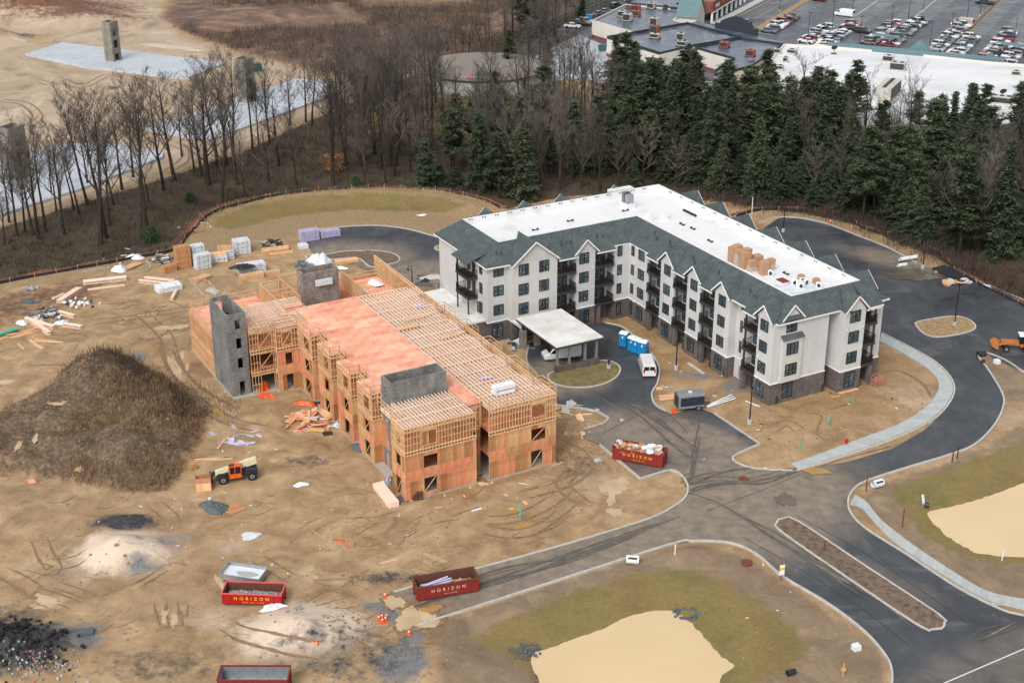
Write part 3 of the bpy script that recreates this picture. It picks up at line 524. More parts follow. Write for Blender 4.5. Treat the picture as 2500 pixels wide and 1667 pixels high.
for pl, lvl, mt in pud_obj:
    mb = MB(); mb.sheet([(c_[0], c_[1]) for c_ in pl], lvl); struct('puddle', mb, mt)
simple('track', cc(142, 115, 86), .6, var=.22, scale=1.6, kind='World', bump=.8); simple('track_pale', cc(186, 160, 126), .6, var=.15, scale=1.6, kind='World', bump=.5)
# ------------------------------------------------------------------ roads, kerbs, islands, pavements
mb = MB(); mb.sheet(ASPH, .03); struct('road', mb, 'asphalt')
mb = MB(); mb.sheet(ASPH_NW, .034); struct('road', mb, 'asphalt')
for w, x, y, rx, ry, mt, rot in (('E', 1010, 1565, 90, 26, 'puddle_ochre', .1), ('E', 1640, 320, 170, 34, 'puddle_grey', .12), ('SE', 830, 400, 60, 40, 'puddle_grey', .3), ('S', 425, 1055, 62, 42, 'puddle', .4), ('S', 545, 1155, 100, 66, 'puddle', -.35), ('S', 640, 1180, 90, 34, 'puddle', -.35), ('S', 480, 1200, 40, 40, 'puddle', .2), ('S', 660, 1095, 60, 22, 'puddle_ochre', -.2)):
    mb = MB(); mb.sheet(pud_poly(w, x, y, rx, ry, rot), (.06 + x * 1e-5) if w == 'S' else .115); struct('puddle', mb, mt)
    if w == 'S': mb = MB(); mb.sheet(pud_poly(w, x, y, rx, ry, rot, 1.35, 60), .05 + x * 1e-5); struct('wet_mud', mb, 'track')
def kerb(pts, closed=False, w=.24, h=.16, mat='kerb', step=.6):
    mb = MB(); strip(mb, smooth_path(pts, step, closed), w, -.1, h, closed); struct('kerb', mb, mat)
kerb(D([(905, 1360), (1100, 1305), (1300, 1250), (1480, 1195), (1545, 1165), (1575, 1140), (1579, 1115), (1565, 1092), (1545, 1080), (1515, 1086), (1471, 1100)])); kerb(D([(1471, 1100), (1378, 1022)]))
kerb(D([(958, 1437), (1250, 1343), (1540, 1250), (1590, 1243), (1640, 1243), (1690, 1250), (1740, 1275), (1800, 1325), (1900, 1385), (1980, 1445), (2030, 1500), (2048, 1540), (2045, 1600), (2030, 1680)]))
kerb(D([(2500, 1450), (2352, 1414), (2300, 1400), (2200, 1350), (2080, 1272), (1990, 1215), (1955, 1180), (1948, 1150), (1960, 1125), (1990, 1105), (2080, 1075), (2180, 1045), (2240, 1020), (2285, 975), (2305, 930), (2300, 900), (2270, 850), (2247, 818), (2265, 811), (2310, 828), (2352, 855), (2450, 910)]))
kerb(D([(1640, 950), (1745, 1020)]), mat='kerb'); kerb(D([(1745, 1020), (1692, 1044), (1683, 1055), (1700, 1067), (1740, 1077), (1820, 1081)]))
kerb(g2('E', [(905, 1567), (1100, 1507), (1300, 1442), (1500, 1372), (1680, 1292), (1805, 1215), (1877, 1132), (1907, 1060), (1896, 996), (1846, 926), (1766, 860), (1655, 796), (1525, 730), (1445, 690)]))
kerb(D([(1390, 742), (1430, 752), (1470, 785), (1495, 812), (1507, 830), (1515, 850), (1510, 880), (1497, 905), (1505, 930), (1530, 945)]))
kerb(D([(1282, 931), (1335, 938), (1372, 946), (1398, 962), (1390, 970), (1342, 986)])); kerb(D([(1215, 790), (1210, 830), (1235, 862)]), mat='kerb_dirty')
kerb(D([(1745, 512), (1790, 500), (1840, 502), (1900, 515), (1960, 538), (2040, 570), (2105, 605)])); kerb(D([(2160, 622), (2230, 640), (2352, 690), (2500, 752)]), mat='kerb_dirty')
kerb(D([(733, 529), (800, 521), (870, 519), (930, 526), (985, 540), (1040, 556)])); kerb(D([(712, 577), (690, 553)]), mat='kerb_dirty')
kerb(g2('W', [(935, 225), (960, 262), (960, 275), (940, 287), (800, 310), (780, 318)]), mat='kerb_dirty'); kerb(g2('W', [(520, 300), (695, 270)]), mat='kerb_dirty'); kerb(g2('W', [(1590, 112), (1770, 92)]), mat='kerb_dirty')
kerb(g2('W', [(1400, 440), (1370, 450), (1320, 455), (1290, 435), (1210, 350), (1205, 340), (1240, 335), (1320, 355)]), mat='kerb_dirty'); kerb(g2('W', [(1330, 360), (1398, 440)]), mat='kerb_dirty')
mb = MB(); mb.sheet(g2('W', [(935, 225), (960, 262), (975, 275), (1110, 262), (1110, 215), (980, 215)]), .035); struct('road', mb, 'asphalt')
ISL = [('grass_island', D([(1783, 1203), (1788, 1194), (1805, 1190), (1835, 1199), (1990, 1302), (2155, 1411), (2169, 1430), (2163, 1444), (2140, 1446), (2112, 1438), (1950, 1330), (1795, 1222)]), 'mulch'),
       ('grass_island', D([(2103, 747), (2112, 739), (2180, 728), (2215, 731), (2238, 745), (2235, 759), (2195, 770), (2150, 775), (2122, 767)]), 'straw'),
       ('grass_island', g2('C', [(1407, 955), (1425, 1000), (1500, 1028), (1620, 1037), (1740, 1020), (1830, 980), (1866, 930), (1850, 892), (1790, 868), (1720, 868), (1600, 898), (1470, 930)]), 'grassy'),
       ('grass_island', g2('W', [(2080, 190), (2200, 170), (2352, 165)]) + g2('C', [(200, 160), (330, 168), (420, 185), (460, 215), (440, 240), (370, 255), (290, 268), (255, 258), (230, 235), (185, 210), (90, 215), (-60, 225), (-140, 200)]), 'mulch'),
       ('grass_island', g2('C', [(683, 150), (700, 133), (735, 128), (800, 140), (800, 165), (715, 165)]), 'straw')]
simple('soil_mulch', cc(120, 101, 86), .9, var=.35, scale=1.5, kind='World', bump=.6); simple('soil_straw', cc(164, 138, 102), .9, var=.25, scale=1.5, kind='World', bump=.6); simple('soil_grassy', cc(128, 116, 76), .9, var=.25, scale=1.2, kind='World', bump=.6)
for nm, pl, kd in ISL:
    sp = smooth_path(pl, .6, True); mb = MB(); mb.sheet(sp, .12); struct('island_soil', mb, {'mulch': 'soil_mulch', 'straw': 'soil_straw', 'grassy': 'soil_grassy'}[kd]); kerb(pl, True)
def pavement(outer, inner, n):
    root = thing('pavement', 'x', 'pavement'); del root['label'], root['category']; root['kind'] = 'structure'
    a = resample(smooth_path(outer, 1), n + 1); b = resample(smooth_path(inner, 1), n + 1)
    for i in range(n):
        c = (a[i] + a[i + 1] + b[i] + b[i + 1]) / 4; q = [c + (p - c) * .985 for p in (a[i], a[i + 1], b[i + 1], b[i])]
        mb = MB(); mb.prism([tuple(p) for p in q], -.1, .17 + random.uniform(-.006, .006)); mb.obj('slab', 'walk', root)
pavement(g2('E', [(915, 1560), (1100, 1500), (1300, 1435), (1500, 1365), (1680, 1285), (1800, 1210), (1870, 1130), (1900, 1060), (1890, 1000), (1840, 930), (1760, 865), (1650, 800), (1520, 735), (1440, 695)]), g2('E', [(870, 1525), (1000, 1480), (1200, 1405), (1400, 1330), (1560, 1270), (1690, 1190), (1760, 1130), (1805, 1050), (1800, 990), (1750, 930), (1680, 880), (1560, 810), (1430, 745)]), 42)
pavement(g2('SE', [(1275, 370), (1340, 410), (1440, 530), (1600, 660), (1850, 830), (2100, 980), (2280, 1025), (2500, 1060)]), g2('SE', [(1243, 425), (1310, 450), (1440, 595), (1580, 715), (1850, 890), (2100, 1035), (2275, 1082), (2500, 1130)]), 34)
mb = MB(); strip(mb, g2('SE', [(1700, 1630), (2352, 1350), (2700, 1200)]), .14, .034, .04); struct('road_line', mb, 'line_paint')
# tyre tracks pressed into the mud
pass
def track(w, pts, width=.38, mat='track', gap=0.0, mb=None):
    sp = smooth_path(g2(w, pts), .6); n = len(sp)
    for off in ((-gap / 2, gap / 2) if gap else (0,)):
        vs = []
        for i, p in enumerate(sp):
            a = np.array(sp[max(i - 1, 0)]); b = np.array(sp[min(i + 1, n - 1)]); d = b - a; d = d / (np.linalg.norm(d) + 1e-9); nn = np.array([-d[1], d[0]])
            ww = width * (.55 + .6 * random.random()) * min(1, (i + 1) / 4, (n - i) / 4) / 2
            c = np.array(p) + nn * off
            for s_ in (ww, -ww): q = c + nn * s_; vs.append((q[0], q[1], gz(q[0], q[1]) + .035))
        mb.add(vs, [(2 * i, 2 * i + 1, 2 * i + 3, 2 * i + 2) for i in range(n - 1)])
mb = MB()
for w, pts, wd, gp in (('W', [(1060, 790), (1110, 900), (1220, 1020), (1330, 1100), (1470, 1180)], .5, 1.9), ('W', [(900, 560), (1050, 700), (1085, 800), (1150, 960), (1290, 1090), (1440, 1160)], .4, 2.0), ('W', [(1330, 1180), (1500, 1260), (1700, 1300)], .4, 1.9), ('S', [(1480, 40), (1600, 100), (1640, 180), (1560, 270), (1400, 330), (1250, 370)], .5, 1.9), ('S', [(1500, 120), (1570, 200), (1500, 300), (1600, 400), (1640, 430)], .4, 1.8), ('S', [(1000, 590), (1200, 620), (1400, 560), (1500, 480)], .4, 1.9), ('S', [(1100, 650), (1300, 630), (1450, 540), (1590, 430)], .35, 0),
        ('S', [(1020, 530), (1150, 525), (1300, 480), (1440, 400), (1520, 330)], .4, 1.9), ('SW', [(250, 650), (290, 750), (340, 850), (200, 820)], .3, 1.8), ('SW', [(300, 780), (430, 770), (560, 740)], .3, 0), ('SW', [(330, 850), (450, 830), (560, 800)], .3, 0), ('SW', [(860, 950), (950, 900), (1050, 840)], .4, 1.0), ('SW', [(350, 940), (450, 970), (560, 1010)], .3, 1.2), ('SW', [(200, 980), (320, 1010), (480, 1070)], .35, 1.5), ('SW', [(980, 1060), (1000, 1130), (1020, 1200)], .5, 0), ('SW', [(1060, 1050), (1060, 1120), (1080, 1200)], .5, 0), ('SW', [(1130, 1050), (1150, 1140), (1170, 1200)], .5, 0), ('SW', [(1200, 1060), (1190, 1150)], .4, 0),
        ('SW', [(1640, 770), (1750, 840), (1860, 900)], .35, 1.6), ('SW', [(1450, 1200), (1600, 1290), (1850, 1370), (2050, 1390)], .4, 1.9), ('SW', [(0, 860), (100, 900), (240, 990)], .3, 1.9), ('SW', [(980, 420), (1080, 500), (1100, 560)], .3, 1.8), ('S', [(100, 520), (300, 510), (480, 460)], .15, 0), ('S', [(430, 720), (530, 600), (600, 520)], .12, 0), ('S', [(150, 600), (250, 560), (400, 540)], .12, 0), ('E', [(980, 1200), (1060, 1220), (1030, 1330), (1120, 1380)], .3, 0), ('E', [(1080, 1180), (1200, 1150), (1270, 1110)], .5, 0), ('E', [(740, 1300), (840, 1260), (920, 1310)], .3, 1.5),
        ('NW', [(1060, 1100), (1180, 1020), (1190, 960), (1100, 920)], .6, 2.0), ('NW', [(1080, 1110), (1220, 1040), (1230, 940), (1150, 900)], .5, 2.0), ('NW', [(0, 640), (150, 660), (240, 740), (200, 800)], .6, 2.2), ('NW', [(250, 520), (500, 560), (700, 480), (900, 520)], .5, 2.2), ('W', [(850, 570), (1000, 560), (1200, 530)], .3, 1.9), ('W', [(580, 620), (760, 600), (950, 570)], .3, 1.9), ('W', [(180, 900), (330, 890), (450, 900)], .3, 0), ('E', [(1400, 960), (1550, 930), (1700, 1010), (1760, 1100)], .6, 0)):
    track(w, pts, wd, gap=gp, mb=mb)
mb.obj('tyre_tracks', 'track', kind='stuff', label='dark tyre ruts pressed into the tan mud', cat='ruts')
mb = MB(); mp_ = MB()
for i in range(190):
    w, x, y = random.choice((('W', random.uniform(300, 1200), random.uniform(500, 800)), ('SW', random.uniform(100, 2300), random.uniform(380, 1300)), ('S', random.uniform(0, 1500), random.uniform(300, 760)), ('S', random.uniform(0, 700), random.uniform(800, 1300))))
    a = random.uniform(-.6, .35); L = random.uniform(60, 220); c = random.uniform(-30, 30)
    track(w, [(x - L * math.cos(a) / 2, y - L * math.sin(a) / 2), (x, y + c), (x + L * math.cos(a) / 2, y + L * math.sin(a) / 2)], random.uniform(.1, .3), gap=random.choice((0, 0, 1.9)), mb=mb if i % 3 else mp_)
mp_.obj('pale_tracks', 'track_pale', kind='stuff', label='pale smeared wheel marks over the mud', cat='ruts'); mb.obj('faint_tracks', 'track', kind='stuff', label='faint wheel marks scattered over the mud', cat='ruts')

# clods thrown up by the wheels
mb = MB(); rc = np.random.default_rng(77)
for i in range(2600):
    w, x, y = [('W', rc.uniform(0, 1300), rc.uniform(450, 1500)), ('SW', rc.uniform(0, 2352), rc.uniform(330, 1560)), ('S', rc.uniform(0, 1700), rc.uniform(150, 780)), ('E', rc.uniform(500, 1750), rc.uniform(1000, 1500)), ('S', rc.uniform(0, 900), rc.uniform(850, 1560)), ('C', rc.uniform(1480, 1800), rc.uniform(1180, 1560))][i % 6]
    p = g(w, x, y)
    if inside(np.array([p.x]), np.array([p.y]), ASPH)[0]: continue
    s_ = .05 + .16 * rc.random() ** 2; z = gz(p.x, p.y); o = rc.uniform(-1, 1, 8) * .3
    mb.add([(p.x - s_, p.y - s_ * (1 + o[0]), z - .03), (p.x + s_ * (1 + o[1]), p.y - s_, z - .03), (p.x + s_, p.y + s_ * (1 + o[2]), z - .03), (p.x - s_ * (1 + o[3]), p.y + s_, z - .03), (p.x + s_ * o[4], p.y + s_ * o[5], z + s_ * .8)], ((0, 1, 4), (1, 2, 4), (2, 3, 4), (3, 0, 4)))
mb.obj('mud_clods', 'track', kind='stuff', label='small clods of mud strewn over the site', cat='mud')

ZS = .038
simple('seam', cc(48, 50, 54), .5, var=.1); simple('road_mud', cc(132, 121, 106), .8, var=.2, scale=1.2, kind='World'); simple('road_mud_dark', cc(100, 95, 88), .7, var=.2, scale=1.0, kind='World')
mb = MB()
for w, pts in (('SE', [(900, 500), (1300, 720), (1700, 980), (2050, 1230)]), ('SE', [(560, 640), (900, 830), (1300, 1080), (1620, 1330)]), ('SE', [(330, 470), (700, 330), (1100, 170), (1500, 60)]), ('E', [(1500, 420), (1700, 480), (2000, 620), (2300, 780)]), ('E', [(1480, 600), (1650, 700), (1900, 860), (2100, 1000)]), ('E', [(1250, 240), (1500, 330), (1900, 420), (2352, 640)]), ('C', [(1750, 1330), (2100, 1180), (2300, 1330)])):
    strip(mb, smooth_path(g2(w, pts), 1.5), .09, .03, .037)
struct('road_seam', mb, 'seam')
for mt, sd_ in (('road_mud', 5), ('road_mud_dark', 6)):
    mb = MB(); rr_ = random.Random(sd_)
    for w, pts, k in (('SE', [(-600, 560), (0, 380), (400, 280), (700, 240), (1100, 130)], 9), ('S', [(500, 1060), (1100, 880), (1700, 700), (2300, 480)], 9), ('SE', [(60, 380), (400, 440), (800, 640), (1300, 960), (1800, 1290)], 6), ('C', [(1700, 1080), (2000, 1200), (2250, 1400), (2500, 1500)], 6), ('SE', [(300, -60), (250, 150), (200, 300), (-100, 480)], 6), ('SE', [(1900, 1330), (2100, 1270), (2400, 1180)], 4)):
        for _ in range(k):
            a, b = rr_.uniform(0, .5), rr_.uniform(.6, 1); sp = smooth_path(g2(w, [(x + rr_.uniform(-20, 20), y + rr_.uniform(-60, 60)) for x, y in pts]), 1.0); sp = sp[int(a * len(sp)):int(b * len(sp))]; n = len(sp)
            if n < 5: continue
            vs = []; wd = rr_.uniform(.15, .5); ZS += .0007
            for i, p in enumerate(sp):
                o = np.array(sp[min(i + 1, n - 1)]) - np.array(sp[max(i - 1, 0)]); o = o / (np.linalg.norm(o) + 1e-9); h_ = wd * (.4 + .6 * rr_.random()) * min(1, i / 4, (n - 1 - i) / 4) / 2
                vs += [(p[0] - o[1] * h_, p[1] + o[0] * h_, ZS), (p[0] + o[1] * h_, p[1] - o[0] * h_, ZS)]
            keep = [i for i in range(n - 1) if inside(np.array([sp[i][0]]), np.array([sp[i][1]]), ASPH)[0]]
            mb.add(vs, [(2 * i, 2 * i + 1, 2 * i + 3, 2 * i + 2) for i in keep])
    mb.obj('road_mud_streaks', mt, kind='stuff', label='muddy wheel streaks on the wet asphalt' if sd_ == 5 else 'dull wheel streaks on the wet asphalt', cat='mud')
# ------------------------------------------------------------------ the finished L-shaped apartment building
AB = thing('apartment_building', 'L-shaped four-storey pale sided apartment building with green-grey shingle roof and brick base', 'building', (O1[0], O1[1], 0), AZ)
FP = [(0, 0), (-3.5, 0), (-3.5, 1.5), (-10.2, 1.5), (-10.2, .25), (-13.9, .25), (-13.9, 1.7), (-17.2, 1.7), (-17.2, .25), (-20.7, .25), (-20.7, 1.7), (-24, 1.7), (-24, .25), (-27.6, .25), (-27.6, 1.7), (-31, 1.7), (-31, .3), (-36.3, .3),
      (-36.3, -2.7), (-37.9, -2.7), (-37.9, -6.1), (-36.2, -6.1), (-36.2, -9.6), (-37.9, -9.6), (-37.9, -12.9), (-36.4, -12.9), (-36.4, -20.6), (-37.8, -20.6), (-37.8, -24.1), (-54.2, -24.1), (-54.2, 19.5), (0, 19.5), (0, 17.4), (-1.2, 17.4), (-1.2, 14.9), (1.5, 14.9), (1.5, 11.2), (-2.5, 11.2), (-2.5, 9.6), (0, 9.6)]
def grow(P, d):
    n = len(P); out = []; ar = sum(P[i][0] * P[(i + 1) % n][1] - P[(i + 1) % n][0] * P[i][1] for i in range(n)); s_ = 1 if ar > 0 else -1
    for i in range(n):
        a, b, c = np.array(P[i - 1]), np.array(P[i]), np.array(P[(i + 1) % n]); e1 = (b - a) / np.linalg.norm(b - a); e2 = (c - b) / np.linalg.norm(c - b)
        n1 = np.array([e1[1], -e1[0]]) * s_; n2 = np.array([e2[1], -e2[0]]) * s_; out.append(tuple(b + (n1 + n2) * d))
    return out
ZB, ZE, ZR, ZF = 3.05, 12.2, 14.7, 13.55
mb = MB(); mb.prism(FP, ZB, ZE, 0); mb.obj('siding_wall', 'siding', AB)
mb = MB(); mb.prism(grow(FP, .06), -.2, ZB + .01, 0); mb.obj('brick_base', 'brick', AB)
mb = MB(); mb.prism(grow(FP, .09), ZB + .01, ZB + .16, 0); mb.obj('trim_band', 'trim', AB)
mb = MB(); mb.box(-36.37, -36.33, -20.62, -12.88, ZB + .16, 12.3); 
for i in range(20): v_ = -20.5 + i * .4; mb.box(-36.36, -36.3, v_, v_ + .05, ZB + .16, 12.3 + 3.0 * max(0, 1 - abs(v_ + 16.75) / 4.0))
mb.obj('batten_wall', 'batten', AB)
# roof ring
E_ = [(.45, .32), (-36.46, .32), (-37.3, -24.6), (-55.2, -24.6), (-55.2, 20.1), (.45, 20.1)]
I_ = [(-2.3, 4.6), (-40.9, 4.6), (-40.9, -20.6), (-52.7, -20.6), (-52.7, 16.6), (-2.3, 16.6)]
mb = MB()
for i in range(6):
    j = (i + 1) % 6; mb.poly([(E_[j][0], E_[j][1], ZE), (E_[i][0], E_[i][1], ZE), (I_[i][0], I_[i][1], ZR), (I_[j][0], I_[j][1], ZR)])
ROOF = mb.obj('roof', 'shingle', AB)
mb = MB(); strip(mb, E_, .07, ZE - .2, ZE + .03, True); mb.obj('fascia', 'trim', ROOF)
mb = MB(); mb.sheet(E_, ZE - .12); mb.obj('soffit', 'soffit', ROOF)
mb = MB(); mb.sheet(I_, ZF); FR = mb.obj('flat_roof', 'tpo', AB)
mb = MB(); strip(mb, grow([I_[k] for k in range(6)], -.0), .3, ZF - .1, ZR + .02, True); mb.box(-54.6, -52.8, 7.6, 12.0, ZF - .1, ZR + .015); mb.obj('parapet', 'tpo', FR)
mb = MB(); strip(mb, [(I_[3][0] - .2, -20.6), (I_[3][0] - .2, 16.8), (-2.3, 16.8)], .08, ZR - .02, ZR + .06); mb.obj('coping', 'dark_trim', FR)
mb = MB(); mb.box(-.06, .06, -.08, .08, 0, .16); scm = mb.mesh('scupper', 'unit_dark')
for i in range(15):
    for k in (0, .45): put(scm, 'scupper', FR, (-52.53, -19.5 + i * 2.35 + k, ZR - .3)); put(scm, 'scupper', FR, (-49 + i * 3.1 + k, 16.43, ZR - .3))
# gables: (axis, centre, face plane, half width, apex z, ridge back)
def gable(axis, c, face, hw, za, back, sgn, ov=.45, wallz=None, base=ZE, wall='siding', vz=None):
    def P(a, b, z): return (a, b, z) if axis == 'v' else (b, a, z)       # a along wall, b across
    f = face - sgn * 0; of = face + sgn * ov; mb = MB()
    for s_ in (-1, 1):
        pts = [P(c + s_ * hw, of, base - .02), P(c, of, za), P(c, back, za), P(c + s_ * hw, face - sgn * .1, base + .02)]
        if (s_ > 0) == (axis == 'v'): pts = pts[::-1]
        up = [(x, y, z + .06) for x, y, z in pts]; mb.poly(up)
    r = mb.obj('gable_roof', 'shingle', AB); mb = MB()
    for s_ in (-1, 1): mb.beam(P(c + s_ * hw, of, base - .06), P(c, of, za - .04), .06, .22)
    mb.obj('barge_board', 'trim', r); mb = MB(); i_ = (hw - ov * .8)
    mb.poly([P(c - hw + .3, face + sgn * .012, base - .1), P(c + hw - .3, face + sgn * .012, base - .1), P(c, face + sgn * .012, za - .12)]); mb.poly([P(c + hw - .3, face + sgn * .008, base - .1), P(c - hw + .3, face + sgn * .008, base - .1), P(c, face + sgn * .008, za - .12)]); mb.obj('gable_wall', wall, AB)
for c in (-12.1, -19.0, -25.85): gable('v', c - .05, .25, 2.2, 14.25, 3.9, -1)
gable('v', -2.1, 0, 2.1, 14.3, 3.7, -1)
gable('u', -7.85, -36.2, 2.2, 14.4, -40.2, 1); gable('u', -16.75, -36.4, 4.15, 15.5, -41.6, 1, wall='batten')
gable('u', 13.05, 1.5, 2.2, 14.45, -2.0, 1); gable('u', 3.05, 0, 1.95, 14.55, -2.2, 1, ov=.35, base=12.5)
for c in (-47.7, -40.7, -33.6, -26.7, -19.6, -12.8, -5.6): gable('v', c, 20.0, 2.4, 14.35, 17.2, 1, ov=1.2)
for c in (-14.4, -7.2, -.1, 10.5): gable('u', c, -55.6, 2.4, 14.35, -52.9, -1, ov=1.4)
mb = MB(); mb.poly([(1.75, 15.1, 12.28), (1.75, 17.9, 12.28), (-2.0, 17.9, 14.62), (-2.0, 15.1, 14.62)]); mb.poly([(.9, 11.0, 12.3), (1.8, 11.0, 12.2), (1.8, 12, 12.3), (.3, 12, 12.9), (-.6, 11.0, 12.9)])
mb.obj('shed_roof', 'shingle', AB); mb = MB(); mb.box(1.68, 1.76, 15.1, 17.9, 12.05, 12.27); mb.obj('fascia', 'trim', AB)
mb = MB(); mb.box(0, .5, 1.4, 4.75, 3.22, 9.7); mb.obj('box_bay', 'batten', AB); mb = MB(); mb.poly([(.75, 1.1, 9.66), (.75, 5.0, 9.66), (0, 4.9, 10.25), (0, 1.2, 10.25)]); mb.obj('bay_roof', 'shingle', AB)
mb = MB(); mb.poly([(.5, 1.5, 12.5), (.5, 4.6, 12.5), (0.03, 4.6, 12.95), (.03, 1.5, 12.95)]); mb.obj('skirt_roof', 'shingle', AB)
# windows
WC = {}
def window(face, plane, c, z0, w=1.65, h=1.65, n=2, transom=False):
    key = (w, h, n, transom)
    if key not in WC:
        mb = MB(); t_ = .07
        for a, b in ((-w / 2, -w / 2 + t_), (w / 2 - t_, w / 2)): mb.box(a, b, -.07, .03, 0, h)
        for a, b in ((0, t_), (h - t_, h)): mb.box(-w / 2 + t_, w / 2 - t_, -.068, .03, a, b)
        for i in range(1, n): x_ = -w / 2 + w * i / n; mb.box(x_ - .05, x_ + .05, -.066, .03, t_, h - t_)
        mb.box(-w / 2 + t_, w / 2 - t_, -.05, .03, h * (.5 if not transom else .76) - .03, h * (.5 if not transom else .76) + .03)
        pw_ = w / n; p = MB(); p.box(-pw_ / 2 + .03, pw_ / 2 - .03, -.03, .02, .04, h - .04)
        WC[key] = (mb.mesh('window', 'black_metal'), p.mesh('pane', 'pane'))
    fr, pn = WC[key]; rot = 0 if face == 'v' else rad(90); loc = (c, plane, z0) if face == 'v' else (plane, c, z0)
    o = put(fr, 'window', AB, loc, rot)
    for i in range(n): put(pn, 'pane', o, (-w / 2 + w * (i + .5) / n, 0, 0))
FL = (4.17, 7.3, 10.45)
for c in (-2.1, -12.1, -19.0, -25.85):
    pl = -.02 if c > -3 else .23
    for z in FL: window('v', pl, c, z)
    window('v', pl - .06, c, .6, 1.7, 2.05, 2, True)
for z in FL: window('v', .28, -32.95, z); window('v', .28, -35.35, z, .8, 1.65, 1); window('u', -36.28, -1.55, z, .85, 1.7, 1)
window('v', .22, -32.95, .6, 1.7, 2.05, 2, True); window('v', .22, -35.35, .6, .8, 2.05, 1, True); window('u', -36.2, -1.55, .6, .85, 2.05, 1, True)
for z in FL: window('u', -36.18, -8.15, z, 1.7, 1.75); window('u', -36.28, -18.75, z, 1.7, 1.8, 3); window('u', -36.28, -15.2, z, 1.7, 1.8, 3); window('u', -37.78, -22.25, z, 1.75, 1.65)
window('u', -36.12, -8.0, .55, 1.75, 2.15, 2, True); window('u', -37.7, -22.5, .55, 1.85, 2.15, 2, True)
window('u', .02, 3.0, 10.5, 1.8, 1.7); window('u', .52, 3.0, 7.35, 2.0, 1.75, 3); window('u', .52, 3.0, 4.2, 2.0, 1.75, 3); window('u', .08, 3.05, .55, 1.8, 2.2, 2, True)
for z in FL: window('u', 1.52, 13.0, z, 1.85, 1.75)
window('u', 1.58, 12.95, .5, 1.8, 2.3, 2, True)
for z in FL: window('v', 1.48, -8.9, z + .05, .5, 1.75, 1)
# balconies
def balcony(face, a0, a1, b0, b1, z, out, legs=True, extra=0.0):
    # a along wall a0..a1, b from wall b0 to outer edge b1 (out sign)
    def B(mb, aa, ab, ba, bb, za, zb): mb.box(aa, ab, min(ba, bb), max(ba, bb), za, zb) if face == 'v' else mb.box(min(ba, bb), max(ba, bb), aa, ab, za, zb)
    mb = MB(); B(mb, a0, a1, b0, b1, z - .45, z); o = mb.obj('balcony', 'dark_trim', AB); mb = MB(); B(mb, a0 + .05, a1 - .05, b0, b1 - out * .1, z + .003, z + .02); mb.obj('deck', 'dark_in', o)
    mb = MB()
    for zz in (z + .12, z + 1.05): B(mb, a0, a1, b1 - out * .1, b1 - out * .05, zz, zz + .05); B(mb, a0 + .03, a0 + .08, b0, b1 - out * .1, zz, zz + .05); B(mb, a1 - .08, a1 - .03, b0, b1 - out * .1, zz, zz + .05)
    n = int((a1 - a0) / .13)
    for i in range(n + 1): x_ = a0 + .03 + (a1 - a0 - .1) * i / n; B(mb, x_, x_ + (.06 if i % 7 == 0 else .022), b1 - out * .095, b1 - out * .055, z, z + 1.06)
    n = int(abs(b1 - b0) / .13)
    for i in range(n):
        y_ = b0 + (b1 - b0) * i / n; B(mb, a0 + .04, a0 + .07, y_, y_ + out * .025, z, z + 1.05); B(mb, a1 - .07, a1 - .04, y_, y_ + out * .025, z, z + 1.05)
    mb.obj('railing', 'black_metal', o)
    return o
def dr(face, plane, c, z, w=.95, h=2.1, mat='pane'):
    mb = MB(); mb.box(-w / 2, w / 2, -.06, .02, 0, h); d = mb.obj('door', 'dark_trim', AB, loc=(c, plane, z) if face == 'v' else (plane, c, z), rot=0 if face == 'v' else rad(90))
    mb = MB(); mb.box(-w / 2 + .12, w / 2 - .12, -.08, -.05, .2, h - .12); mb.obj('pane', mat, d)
ZFL = (3.35, 6.5, 9.65)
def stack(face, a0, a1, b0, b1, out, posts, levels=ZFL, pier=True):
    if pier:
        e0, e1 = b0 + (b1 - b0) * .72, b1 + out * .3; q = [(a0 - .1, e1, 11.98), (a1 + .1, e1, 11.98), (a1 + .1, e0, 12.42), (a0 - .1, e0, 12.42)]; q = q if face == 'v' else [(y, x, z) for x, y, z in q]
        mb = MB(); mb.poly(q); er = mb.obj('balcony_eave', 'shingle', AB); mb = MB(); mb.beam(Vector(q[0]) - Vector((0, 0, .08)), Vector(q[1]) - Vector((0, 0, .08)), .06, .2); mb.obj('fascia', 'trim', er)
    for z in levels:
        o = balcony(face, a0, a1, b0, b1, z, out); top = 3.15 if z < 9 else 2.6
        for a in posts:
            mb = MB(); bb = b1 - out * .2; mb.box(*((a - .11, a + .11, bb - .11, bb + .11) if face == 'v' else (bb - .11, bb + .11, a - .11, a + .11)), z, z + top - .45 + (.1 if z > 9 else 0)); mb.obj('post', 'dark_trim', o)
        dr(face, b0 + out * .02, a0 + (a1 - a0) * .7, z); dr(face, b0 + out * .02, a0 + (a1 - a0) * .3, z + .3, 1.1, 1.8)
    if pier:
        for a in posts: mb = MB(); bb = b1 - out * .25; mb.box(*((a - .28, a + .28, bb - .28, bb + .28) if face == 'v' else (bb - .28, bb + .28, a - .28, a + .28)), -.2, 2.88); mb.obj('pier', 'brick', AB)
        dr(face, b0 + out * .1, (a0 + a1) / 2, .1, 1.7, 2.2)
for a0, a1 in ((-31, -27.65), (-24, -20.75), (-17.2, -13.95)): stack('v', a0 + .05, a1, 1.7, -.05, -1, (a0 + .9,))
stack('v', -6.5, -3.55, 1.5, -.2, -1, (-6.1,))
stack('u', -6.05, -2.75, -37.9, -35.9, 1, (-5.4,)); stack('u', -12.85, -9.65, -37.9, -35.9, 1, (-12.3,)); stack('u', 14.95, 17.35, -1.2, 1.4, 1, (17.0,))
stack('v', -45.2, -41.0, -24.1, -25.8, -1, (-44.9, -41.3), (6.5, 9.65), False)
mb = MB(); 
